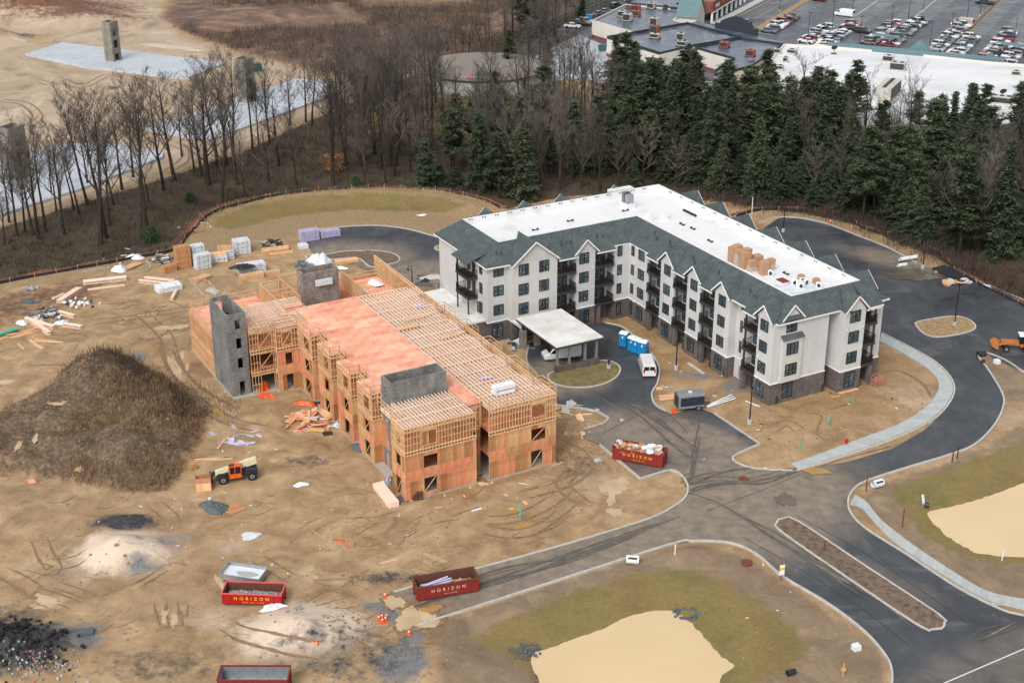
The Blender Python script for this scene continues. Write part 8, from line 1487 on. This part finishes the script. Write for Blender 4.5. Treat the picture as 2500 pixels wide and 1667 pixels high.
# --- telehandler surroundings
boards('pinkish plywood sheets stacked loosely behind the fuel tray', 'SW', 1455, 470, 1530, 440, 2.2, 2, 3, .04, 'ply_red', 'plywood_sheets', 'plywood', jit=.35); boards('single brown plywood sheet beside the black tray', 'SW', 1345, 490, 1405, 483, 1.6, 1, 1, .05, 'ply_red', 'plywood_sheet', 'plywood'); crumple('low pile of blue-grey gravel beside plywood sheets', 'SW', 1370, 450, 1.8, 1.5, .8, 'bluestone', 'gravel_pile', 'gravel', 7, n=24); mb = MB(); mb.cyl(0, 0, 0, .18, .45, 10); p = g('SW', 1340, 412); mb.obj('white_bucket', 'white_plastic', label='white bucket behind the blue-grey gravel pile', cat='bucket', loc=(p.x, p.y, .1)); boards('orange board standing at the mound foot', 'SW', 1215, 205, 1250, 195, .8, 2, 1, .9, 'ply_red', 'plywood_sheets', 'plywood'); boards('long thin planks behind the telehandler', 'SW', 1260, 150, 1480, 130, .7, 3, 1, .08, 'plank', 'loose_planks', 'planks', jit=.3); crumple('pale blue paper sheet flat on the mud', 'SW', 1597, 632, 1.3, .8, .05, 'pale_stone', 'paper_sheet', 'paper', 8); crumple('white plastic bag in front of the bright red skip', 'SW', 1745, 1090, 1.6, .9, .5, 'white_plastic', 'plastic_bag', 'bag', 9); crumple('small white plastic scraps on the open mud', 'SW', 1920, 305, .9, .6, .3, 'white_plastic', 'plastic_bag', 'bag', 10); boards('orange-topped marker board beside the brown crate', 'SW', 2135, 655, 2195, 668, .3, 1, 1, .08, 'bright_orange', 'marker_board', 'board'); boards('small brown crate in a patch of dead grass', 'SW', 2205, 695, 2255, 685, .8, 4, 2, .12, 'ply_red', 'crate', 'crate'); boards('orange plywood square at the left on the muddy slope', 'SW', 178, 285, 222, 275, 1.2, 2, 1, .05, 'deck_osb', 'plywood_sheet', 'plywood')
# --- coal-dark spoil and rubble, lower left corner
p = g('SW', 60, 1370)
ck = MB(); ck.add([(-.5, -.4, -.3), (.5, -.45, -.2), (.45, .4, -.3), (-.4, .5, -.2), (-.3, -.3, .35), (.35, -.25, .3), (.3, .3, .4), (-.35, .25, .3)], MB.BF); CKM = {k: ck.mesh('lump', k) for k in ('coal', 'rubble', 'salmon', 'walk')}
t_ = thing('broken_asphalt', 'black heap of broken asphalt lumps in the lower left corner', 'rubble', (p.x, p.y, 0))
for i in range(290): a, b = r8.gauss(-.8, 3.2), r8.gauss(.2, 2.0); put(CKM['coal'], 'lump', t_, (a, b, gz(p.x + a, p.y + b) + r8.uniform(-.05, .25)), (r8.uniform(0, 3), r8.uniform(0, 3), r8.uniform(0, 3)), r8.uniform(.25, .75) ** 1.6 + .1)
p = g('SW', 250, 1490); t_ = thing('stone_rubble', 'pale and pinkish stone rubble at the foot of the black heap', 'rubble', (p.x, p.y, 0))
for i in range(170): put(CKM[r8.choice(('rubble', 'walk', 'rubble', 'rubble', 'walk', 'salmon', 'coal'))], 'lump', t_, (*(lambda a, b: (a, b, gz(p.x + a, p.y + b) + .1))(r8.gauss(0, 2.1), r8.gauss(0, 1.1)),), (r8.uniform(0, 3), r8.uniform(0, 3), r8.uniform(0, 3)), r8.uniform(.12, .3))
c, L, a = ln('SW', 400, 1265, 600, 1245); mb = MB(); mb.box(-L / 2, L / 2, -.5, .5, 0, .35); mb.obj('stone_slab', 'bluestone', label='long grey stone slab beside the pale gravel patch', cat='stone', loc=(c.x, c.y, 0), rot=a); c, L, a = ln('SW', 270, 1390, 450, 1330); mb = MB(); mb.box(-L / 2, L / 2, -.9, .9, 0, .15); mb.obj('stone_slab', 'bluestone', label='wide grey stone slab nearest the black heap', cat='stone', loc=(c.x, c.y, 0), rot=a)
for x, y, s_, lb in ((890, 712, .5, 'brown stone on the flank of the pale sand pile'), (755, 778, .4, 'dark stone at the foot of the pale sand pile'), (1910, 1145, .8, 'flat dark board stone on the lower sand pile')): p = g('SW', x, y); put(CKM['rubble'], 'stone', None, (p.x, p.y, gz(p.x, p.y) + .1), .5, (s_ * 1.5, s_, s_ * .7), lb, 'stone')
# --- traffic cones
m_ = MB(); m_.cyl(0, 0, .04, .17, .68, 12, 0, .03); CN1 = m_.mesh('cone', 'cone_orange'); m_ = MB(); m_.box(-.22, .22, -.22, .22, 0, .05); CN2 = m_.mesh('base', 'cone_orange'); m_ = MB(); m_.tube([(0, 0, .36), (0, 0, .5)], [.118, .088], 12); CN3 = m_.mesh('stripe', 'white_plastic')
for w, x, y, lb in (('S', 328, 1165, 'leftmost traffic cone of the cluster by the puddle'), ('S', 347, 1155, 'rear traffic cone of the cluster by the puddle'), ('S', 350, 1182, 'front traffic cone of the cluster by the puddle'), ('S', 370, 1170, 'third traffic cone from left in the cluster'), ('S', 376, 1155, 'rightmost traffic cone of the cluster by the puddle'), ('S', 520, 1260, 'lone traffic cone on the blue gravel patch'), ('S', 368, 1020, 'lone traffic cone at the kerb end'), ('SW', 2020, 1355, 'fallen traffic cone on the lower sand pile'), ('NE', 1115, 1422, 'traffic cone on the kerb behind the apartment roof'), ('NE', 1248, 1460, 'traffic cone farther along the rear kerb')):
    p = g(w, x, y); t_ = thing('traffic_cone', lb, 'cone', (p.x, p.y, max(gz(p.x, p.y), .02)), r8.uniform(0, 1), 'orange traffic cones', 1.05); put(CN1, 'cone', t_); put(CN2, 'base', t_); put(CN3, 'stripe', t_)
    if 'fallen' in lb: t_.rotation_euler[0] = 1.3
# --- pipes, hydrant, stakes, manholes, signs
def pipe(lab, w, x1, y1, x2, y2, R_, mat, nm='pipe', cat='pipe', z=0.0, slot=False):
    c, L, a = ln(w, x1, y1, x2, y2); t_ = MB(); n = 14; t_.tube([(-L / 2, 0, R_), (L / 2, 0, R_)], R_, n, cap=False); t_.tube([(L / 2, 0, R_), (-L / 2, 0, R_)], R_ * .86, n, cap=False)
    if slot: t_.box(-L * .35, L * .35, -R_ * .5 - .35 * R_, -R_ * .4, R_ * 1.5, R_ * 1.85, 1)
    return t_.obj(nm, [mat, 'unit_dark'], label=lab, cat=cat, loc=(c.x, c.y, max(0, gz(c.x, c.y)) + z), rot=a)
pipe('white concrete drain section with a slot beside the lower road', 'S', 1905, 800, 1985, 805, .5, 'pvc', slot=True); pipe('white slotted drain section at the entrance corner', 'SE', 1385, 325, 1445, 308, .5, 'pvc', slot=True); pipe('upper white pipe on the verge by the lamp post', 'E', 1555, 240, 1665, 222, .35, 'pvc', z=.3); pipe('lower white pipe on the verge by the lamp post', 'E', 1545, 268, 1600, 258, .3, 'pvc'); pipe('black corrugated pipe on the eastern kerb tip', 'E', 2055, 838, 2105, 833, .4, 'black_pipe'); pipe('small black fitting beside the black pipe', 'E', 2080, 880, 2100, 880, .3, 'black_pipe'); pipe('black pipe lying in the lower grass', 'SE', 840, 1520, 890, 1505, .3, 'black_pipe'); pipe('white plastic pipe stack end on the rear verge', 'E', 2090, 385, 2140, 400, .18, 'pvc')
for w, x, y, h, lab in (('S', 1230, 525, 2.0, 'tall mint-green standpipe in front of the timber building'), ('E', 1103, 1278, 1.5, 'mint-green standpipe on the mud in front of the apartments'), ('E', 1260, 1125, .6, 'short mint-green pipe stub near the apartment wall'), ('E', 920, 1425, .6, 'short pale green pipe stub near the hydrant')): p = g(w, x, y); mb = MB(); mb.cyl(0, 0, -.2, .13, h + .2, 12); mb.cyl(0, 0, h, .15, .1, 12); mb.obj('standpipe', 'teal_pipe', label=lab, cat='pipe', loc=(p.x, p.y, 0))
p = g('E', 1217, 1400); t_ = thing('fire_hydrant', 'red fire hydrant on the mud beside the curved pavement', 'hydrant', (p.x, p.y, 0)); mb = MB(); mb.cyl(0, 0, 0, .16, .75, 12); mb.cyl(0, 0, .75, .2, .12, 12); mb.cyl(0, 0, .87, .14, .14, 10, 0, .04); mb.tube([(-.28, 0, .55), (.28, 0, .55)], .08, 8); mb.tube([(0, -.28, .5), (0, 0, .5)], .1, 8); mb.obj('barrel', 'hydrant_red', t_)
for w, x, y, lab in (('SE', 563, 268, 'round iron manhole cover in the road junction'), ('SE', 583, 810, 'raised rusty manhole on the lower verge')): p = g(w, x, y); mb = MB(); mb.cyl(0, 0, 0, .62, .1 if 'junction' in lab else .35, 24); mb.obj('manhole', 'iron', label=lab, cat='manhole', loc=(p.x, p.y, .03 if 'junction' in lab else 0))
p = g('SE', 800, 918); t_ = thing('sign_post', 'wooden post with white and orange notices beside the entrance road', 'sign', (p.x, p.y, 0), .2); mb = MB(); mb.box(-.08, .08, -.08, .08, -.2, 3.0); mb.obj('post', 'brown_sign', t_); mb = MB(); mb.box(-.3, .3, -.12, -.09, .9, 1.5); mb.box(-.3, .3, -.12, -.09, 1.85, 2.2); mb.obj('notice', 'white_plastic', t_); mb = MB(); mb.box(-.3, .3, -.125, -.09, 1.52, 1.83); mb.obj('orange_notice', 'yellow_paint', t_)
for w, x, y, h, mt, lab in (('SE', 1075, 735, 1.8, 'iron', 'thin rusty stake in the long entrance island'), ('SE', 1575, 570, 2.6, 'iron', 'thin rusty stake on the verge beside the pond'), ('SE', 1343, 348, 2.4, 'iron', 'red-topped stake at the entrance corner'), ('SE', 1893, 158, 1.6, 'dark_in', 'left dark stake beside the eastern road kerb'), ('SE', 1925, 135, 1.6, 'dark_in', 'right dark stake beside the eastern road kerb'), ('SE', 1195, 1520, 1.6, 'line_yellow', 'yellow stake on the lower verge'), ('SE', 123, 770, 1.3, 'white_plastic', 'white marker post beside the lower road'), ('SE', 2213, 770, 1.3, 'white_plastic', 'white marker post beside the mud pile'), ('NE', 615, 1365, 3.4, 'white_plastic', 'tall white wrapped post behind the apartment gables')): p = g(w, x, y); mb = MB(); mb.box(-.06, .06, -.06, .06, -.2, h); (mb.box(-.25, .25, -.07, .07, h * .4, h * .6) if 'yellow' in lab else None); mb.obj('stake', mt, label=lab, cat='stake', loc=(p.x, p.y, gz(p.x, p.y)))
for w, x, y, lab in (('SE', 1280, 1352, 'white bucket pair on the lower verge'), ('E', 2178, 880, 'square white utility box on the eastern verge'), ('SE', 2170, 1065, 'grey utility lid beside the lower pavement')): p = g(w, x, y); mb = MB(); mb.box(-.45, .45, -.4, .4, 0, .6); mb.box(-.4, .4, -.35, .35, .6, .68); mb.obj('utility_box', 'white_plastic' if 'lid' not in lab else 'walk', label=lab, cat='box', loc=(p.x, p.y, 0), rot=.4, scale=.9)
# riprap outlets at the ponds
for w, x, y, n, lab in (('S', 1250, 1350, 90, 'blue-grey stone outlet at the left end of the pond'), ('SE', 200, 1110, 60, 'grey stone ring around the pond drain')):
    p = g(w, x, y); t_ = thing('stone_outlet', lab, 'stones', (p.x, p.y, gz(p.x, p.y)))
    for i in range(n):
        a = r8.uniform(0, 6.28); R2 = r8.uniform(.2, 1.5) if 'left' in lab else r8.uniform(.7, 1.2); put(BSM, 'stone', t_, (R2 * math.cos(a) * 1.3, R2 * math.sin(a), r8.uniform(-.05, .08)), (r8.uniform(0, 3), r8.uniform(0, 3), 0), r8.uniform(.2, .42)) if i else globals().__setitem__('BSM', MB().add([(-.5, -.4, -.3), (.5, -.45, -.2), (.45, .4, -.3), (-.4, .5, -.2), (-.3, -.3, .35), (.35, -.25, .3), (.3, .3, .4), (-.35, .25, .3)], MB.BF).mesh('stone', 'bluestone'))
c, L, a = ln('SE', 1705, 385, 1715, 440); pipe('white drain pipe bent into the far pond', 'SE', 1705, 380, 1712, 440, .18, 'pvc'); pipe('dark culvert mouth at the far pond', 'SE', 1715, 442, 1745, 448, .3, 'black_pipe')
# --- black pipe bundle on cribbing and wheels at the eastern lot
c, L, a = ln('E', 1840, 295, 1960, 350); t_ = thing('pipe_bundle', 'bundle of long black poles on timber cribbing at the lot edge', 'poles', (c.x, c.y, .05), a)
for i in range(9): mb = MB(); mb.tube([(-3.6, 0, 0), (3.6, 0, 0)], [.14, .1], 8); mb.obj('pole', 'black_pipe', t_, loc=(0, -1.4 + i * .35, .35 + .05 * (i % 2)))
for x_ in (-2.4, 2.4): mb = MB(); mb.box(x_ - .15, x_ + .15, -1.8, 1.8, 0, .3); mb.obj('bearer', 'stud', t_)
p = g('E', 1955, 370); t_ = thing('cable_drum_lids', 'round timber drum lids stacked beside the black poles', 'drums', (p.x, p.y, .03))
for i in range(9): mb = MB(); mb.cyl(0, 0, 0, .75, .18, 18); mb.obj('lid', 'unit_tan' if i % 2 else 'plank', t_, loc=(r8.uniform(-3, 3), r8.uniform(-.8, .8), r8.uniform(0, .4)), rot=(r8.uniform(-.3, .3), r8.uniform(-.3, .3), 0))
# --- apartment courtyard clutter
debris('grey framing metal and scrap under the entrance canopy', 'C', 1270, 740, 3.4, 34, ('galv', 'dark_trim', 'red_rust', 'white_plastic', 'galv'), size=(.5, 2.6), pile=.7); pipe('short concrete ring left of the canopy scrap', 'C', 1175, 800, 1195, 800, .35, 'walk'); boards('long grey scaffold planks beside the courtyard wall', 'E', 210, 880, 310, 950, .5, 2, 1, .12, 'unit_tan', 'scaffold_planks', 'planks'); boards('white trim board in front of the building corner', 'E', 575, 1122, 668, 1157, .25, 1, 1, .08, 'white_paint', 'trim_board', 'boards'); boards('orange planks at the foot of the apartment end wall', 'E', 1170, 1070, 1290, 1040, .5, 2, 1, .12, 'plank', 'loose_planks', 'planks'); boards('short orange plank before the apartment end wall', 'E', 1120, 1092, 1180, 1088, .25, 1, 1, .1, 'plank', 'loose_plank', 'planks')
for x, y, lb in ((2110, 1000, ''),): pass
debris('white litter along the courtyard wall foot', 'E', 250, 960, 11, 40, ('white_plastic', 'paper_wrap', 'cardboard'), 'litter', 'litter', (.15, .5), pile=0); debris('litter on the canopy island and drive', 'C', 1700, 1000, 12, 26, ('white_plastic', 'cardboard', 'salmon'), 'litter', 'litter', (.2, .7), pile=0, thick=.06); debris('cardboard pieces lying on the road junction', 'SE', 150, 120, 14, 12, ('salmon', 'cardboard', 'white_plastic'), 'litter', 'litter', (.4, 1.1), pile=0, thick=.06); debris('white litter on the mud before the apartment end', 'E', 1000, 1250, 16, 30, ('white_plastic', 'dark_in', 'straw_wood' if 'straw_wood' in M else 'plank'), 'litter', 'litter', (.15, .6), pile=0); debris('small litter dots on the lower verge', 'SE', 1000, 1150, 16, 26, ('white_plastic', 'salmon', 'plank'), 'litter', 'litter', (.12, .4), pile=0); debris('white scraps across the open mud', 'SW', 1700, 450, 20, 50, ('white_plastic', 'plank', 'paper_wrap'), 'litter', 'litter', (.12, .5), pile=0); debris('white scraps beside the dirt mound', 'W', 1400, 1250, 14, 26, ('white_plastic', 'plank', 'lilac'), 'litter', 'litter', (.12, .5), pile=0)
boards('pinkish plywood offcut on the round island', 'C', 1705, 1000, 1770, 995, 1.2, 2, 1, .05, 'salmon', 'plywood_offcut', 'plywood', jit=.3); boards('muddy plywood sheets at the drive kerb beside the trailer', 'E', 20, 1110, 130, 1090, 1.6, 2, 1, .05, 'plank', 'plywood_sheets', 'plywood', jit=.3); boards('plywood scrap on the kerb of the courtyard', 'E', 5, 1040, 45, 1040, .8, 1, 1, .05, 'plank', 'plywood_offcut', 'plywood'); boards('rusty grate board at the road end', 'S', 560, 1200, 630, 1180, .9, 5, 1, .15, 'iron', 'grate', 'grate')
for x, y, lb in ((1385, 985, 'orange scaffold frame against the apartment end wall'),):
    p = g('E', 1410, 1030); t_ = thing('scaffold', lb, 'scaffold', (p.x, p.y, 0), AZ + 1.57); mb = MB()
    for a_ in (-.7, .7):
        for b_ in (-.4, .4): mb.cyl(a_, b_, 0, .04, 1.9, 6)
    for z_ in (.6, 1.2, 1.85): mb.beam((-.7, -.4, z_), (.7, -.4, z_), .05); mb.beam((-.7, .4, z_), (.7, .4, z_), .05); mb.beam((-.7, -.4, z_), (-.7, .4, z_), .05); mb.beam((.7, -.4, z_), (.7, .4, z_), .05)
    mb.obj('frame', 'salmon', t_)
vb = MB(); vb.box(-.14, .14, -.14, .14, 0, 1.1); vb.box(-.2, .2, -.2, .2, .3, .8); VBM = vb.mesh('meter', 'unit_dark')
for w, x, y, lb in (('E', 727, 1140, 'black meter post at the building corner, left one'), ('E', 770, 1135, 'black meter post at the building corner, right one'), ('E', 1060, 1055, 'black meter post in the end wall recess'), ('E', 1292, 1020, 'black meter post beside the end wall window'), ('E', 440, 960, 'black meter post at the courtyard door'), ('E', 350, 905, 'black meter post below the third courtyard bay'), ('E', 180, 790, 'black meter post below the second courtyard bay')): p = g(w, x, y); put(VBM, 'meter_post', None, (p.x, p.y, 0), AZ, 1, lb, 'meter')
# --- things on the apartment roof
def roofp(u, v, z=ZF): x, y = l1(u, v); return (x, y, z)
for i, (u, v, h, wd) in enumerate(((-19.2, 7.2, 2.3, 1.15), (-17.6, 7.0, 2.4, 1.15), (-20.0, 8.6, 2.1, 1.1), (-16.3, 7.2, 2.4, 1.2), (-17.9, 8.7, 2.2, 1.1), (-15.0, 7.4, 1.5, 1.1), (-15.6, 8.9, 1.9, 1.2), (-14.2, 9.2, 1.4, 1.1), (-14.6, 8.2, 1.2, 1.0), (-12.9, 8.0, 1.9, 1.1), (-14.0, 10.2, 1.6, .9))):
    t_ = thing('cardboard_pallet', f'shrink-wrapped cardboard boxes on the white roof, {ORD[i]} of the group from the far end', 'boxes', roofp(u, v), AZ + r8.uniform(-.08, .08), 'wrapped pallets on the apartment roof'); mb = MB(); n = int(h / .55)
    for k in range(n): m2 = MB(); j = r8.uniform(-.03, .03); m2.box(-wd / 2 + j, wd / 2 + j, -wd / 2, wd / 2, .12 + k * h / n, .12 + (k + 1) * h / n - .02); m2.obj('carton', 'cardboard' if (k == n - 1 or i % 3 == 0) else 'wrap', t_)
    mb.box(-wd / 2, wd / 2, -wd / 2, wd / 2, 0, .1); mb.obj('pallet', 'stud', t_)
def condenser(u, v, rot, lab, z=ZF):
    t_ = thing('condenser_unit', lab, 'condenser', roofp(u, v, z), AZ + rot, 'air conditioners on the apartment roof'); mb = MB(); mb.box(-.45, .45, -.18, .18, .05, .85); mb.obj('casing', 'white_plastic', t_); mb = MB(); mb.tube([(.1, -.2, .45), (.1, -.175, .45)], .3, 14); mb.obj('fan_grille', 'unit_dark', t_)
for u, v, r_, lab in ((-12.0, 8.6, .2, 'white condenser beside the last cardboard pallet'), (-7.5, 9.2, 1.2, 'condenser in the cluster nearest the red hatch'), (-6.9, 9.7, .5, 'wrapped condenser in the middle of the cluster'), (-6.7, 10.6, 1.8, 'condenser at the right of the cluster'), (-7.6, 10.8, .9, 'condenser at the back of the cluster'), (-6.0, 9.3, .3, 'front condenser of the cluster'), (-4.9, 11.6, .1, 'lone condenser on the right of the roof'), (-16.0, 8.0, .4, 'white unit among the cardboard pallets')): condenser(u, v, r_, lab)
for u, v, h, lab in ((-8.0, 10.9, 1.1, 'single brown carton standing near the condensers'), (-6.5, 12.4, .8, 'low brown carton behind the condensers')): mb = MB(); mb.box(-.4, .4, -.4, .4, 0, h); mb.box(-.41, .41, -.03, .03, h, h + .01); mb.obj('carton', 'cardboard', label=lab, cat='box', loc=roofp(u, v), rot=AZ)
t_ = thing('roof_hatch', 'dark red roof hatch on a white curb', 'hatch', roofp(-8.8, 8.2), AZ); mb = MB(); mb.box(-.7, .7, -.55, .55, 0, .45); mb.obj('curb', 'tpo', t_); mb = MB(); mb.box(-.78, .78, -.62, .62, .45, .55); mb.obj('lid', 'red_rust', t_)
mb = MB(); mb.tube([(-1.7, 0, .2), (1.7, 0, .2)], .2, 10); mb.obj('membrane_roll', 'black_sheet', label='black roll of roof membrane on the white roof', cat='roll', loc=roofp(-40.2, 14.3), rot=AZ)
t_ = thing('roof_exhaust', 'twin steel exhaust ducts on a curb at the far roof corner', 'vent', roofp(-48.1, 7.4), AZ); mb = MB(); mb.box(-1.1, 1.1, -.9, .9, 0, .8); mb.obj('curb', 'tpo', t_); mb = MB(); mb.box(-.8, -.1, -.6, .6, .8, 2.5); mb.obj('duct', 'steel', t_); mb = MB(); mb.box(.1, .9, -.6, .6, .8, 2.3); mb.obj('duct', 'galv', t_)
for u, v, h in ((-43.5, -18.5, 1.6), (-42.2, -17.0, 1.2), (-44.5, -9.0, 1.2), (-36.0, 12.0, 1.2), (-27.0, 11.0, 1.2), (-20, 10.5, 1.0), (-9.2, 11.5, 1.2), (-8.4, 12.2, 1.2)): mb = MB(); mb.cyl(0, 0, 0, .05, h, 6); mb.obj('vent_pipe', 'pvc', AB, loc=(u, v, ZF))
crumple('crinkled clear plastic in the front corner of the white roof', 'E', 880, 405, 3.0, 2.0, .15, 'paper_wrap', z=ZF, n=30)
# --- silt fence and orange barrier along the wood
def fence(w, pts, lab, lab2, off):
    sp = smooth_path(g2(w, pts), 1.5); t_ = thing('silt_fence', lab, 'fence'); mb = MB(); vs = [(p[0], p[1], gz(*p) + k * .62) for p in sp for k in (-.15, 1 * (.75 + .25 * r8.random()))]; mb.add(vs, [(2 * i, 2 * i + 2, 2 * i + 3, 2 * i + 1) for i in range(len(sp) - 1)]); mb.obj('fabric', 'silt_black', t_)
    for p in sp[::2]: m2 = MB(); m2.box(-.03, .03, -.03, .03, -.2, .95); m2.obj('stake', 'stud', t_, loc=(p[0], p[1], gz(*p)))
    t_ = thing('barrier_fence', lab2, 'fence'); mb = MB(); vs = []
    for i, p in enumerate(sp):
        q = sp[min(i + 1, len(sp) - 1)]; o = sp[max(i - 1, 0)]; d = np.array(q) - np.array(o); d = d / (np.linalg.norm(d) + 1e-6); n_ = np.array([-d[1], d[0]]) * off; e = np.array(p) + n_ * (1 + .25 * r8.uniform(-1, 1)); hh = r8.uniform(.1, .55); vs += [(e[0] - n_[0] * .25, e[1] - n_[1] * .25, gz(*e) + .02), (e[0] + n_[0] * .15, e[1] + n_[1] * .15, gz(*e) + hh)]
    mb.add(vs, [(2 * i, 2 * i + 2, 2 * i + 3, 2 * i + 1) for i in range(len(sp) - 1)]); mb.obj('netting', 'silt_orange', t_)
fence('D', [(-30, 660), (0, 652), (80, 636), (160, 622), (290, 598), (400, 578), (430, 545), (460, 520), (520, 492), (640, 463), (770, 446), (900, 440), (1000, 444), (1080, 460), (1150, 482)], 'black silt fence along the wood on the left', 'sagging orange barrier netting behind the left silt fence', 1.3)
fence('D', [(1690, 500), (1750, 484), (1850, 487), (1930, 500), (1990, 530), (2060, 545), (2100, 555), (2160, 590), (2200, 630), (2260, 660), (2352, 705), (2420, 740)], 'black silt fence along the wood on the right', 'sagging orange barrier netting behind the right silt fence', 1.1)
# chain-link fence behind the shops
sp = resample(smooth_path(g2('N', [(1240, 270), (1400, 190), (1560, 115), (1720, 50), (1900, -10)]), 2), 26); t_ = thing('chain_link_fence', 'tall green-grey chain-link fence behind the service yard', 'fence'); mb = MB()
for i in range(len(sp)): m2 = MB(); m2.cyl(0, 0, 0, .05, 2.6, 6); m2.obj('post', 'galv', t_, loc=(sp[i][0], sp[i][1], 0))
for z_ in (.1, 1.3, 2.55): mb.tube([(q[0], q[1], z_) for q in sp], .035, 4)
mb.obj('rail', 'galv', t_); tt = NT('mesh_wire'); tt.set(cc(96, 112, 108), .6); tt.b.inputs['Alpha'].default_value = .55; mb = MB(); mb.add([(q[0], q[1], z_) for q in sp for z_ in (.05, 2.5)], [(2 * i, 2 * i + 2, 2 * i + 3, 2 * i + 1) for i in range(len(sp) - 1)]); mb.obj('wire_mesh', 'mesh_wire', t_)
for w, x, y, mt, lb in (('N', 1672, 128, 'toilet_blue', 'blue dumpster behind the farthest service building'), ('N', 1752, 325, 'green_bin', 'green-grey dumpster at the service yard corner')): p = g(w, x, y); t_ = thing('wheeled_bin', lb, 'bin', (p.x, p.y, .03), -.3); mb = MB(); mb.side([(-.9, .2), (.9, .2), (1.1, 1.5), (-1.1, 1.3)], -.9, .9); mb.obj('tub', mt, t_); mb = MB(); mb.box(-1.1, 1.1, -.92, .92, 1.5, 1.56); mb.obj('lid', mt, t_)
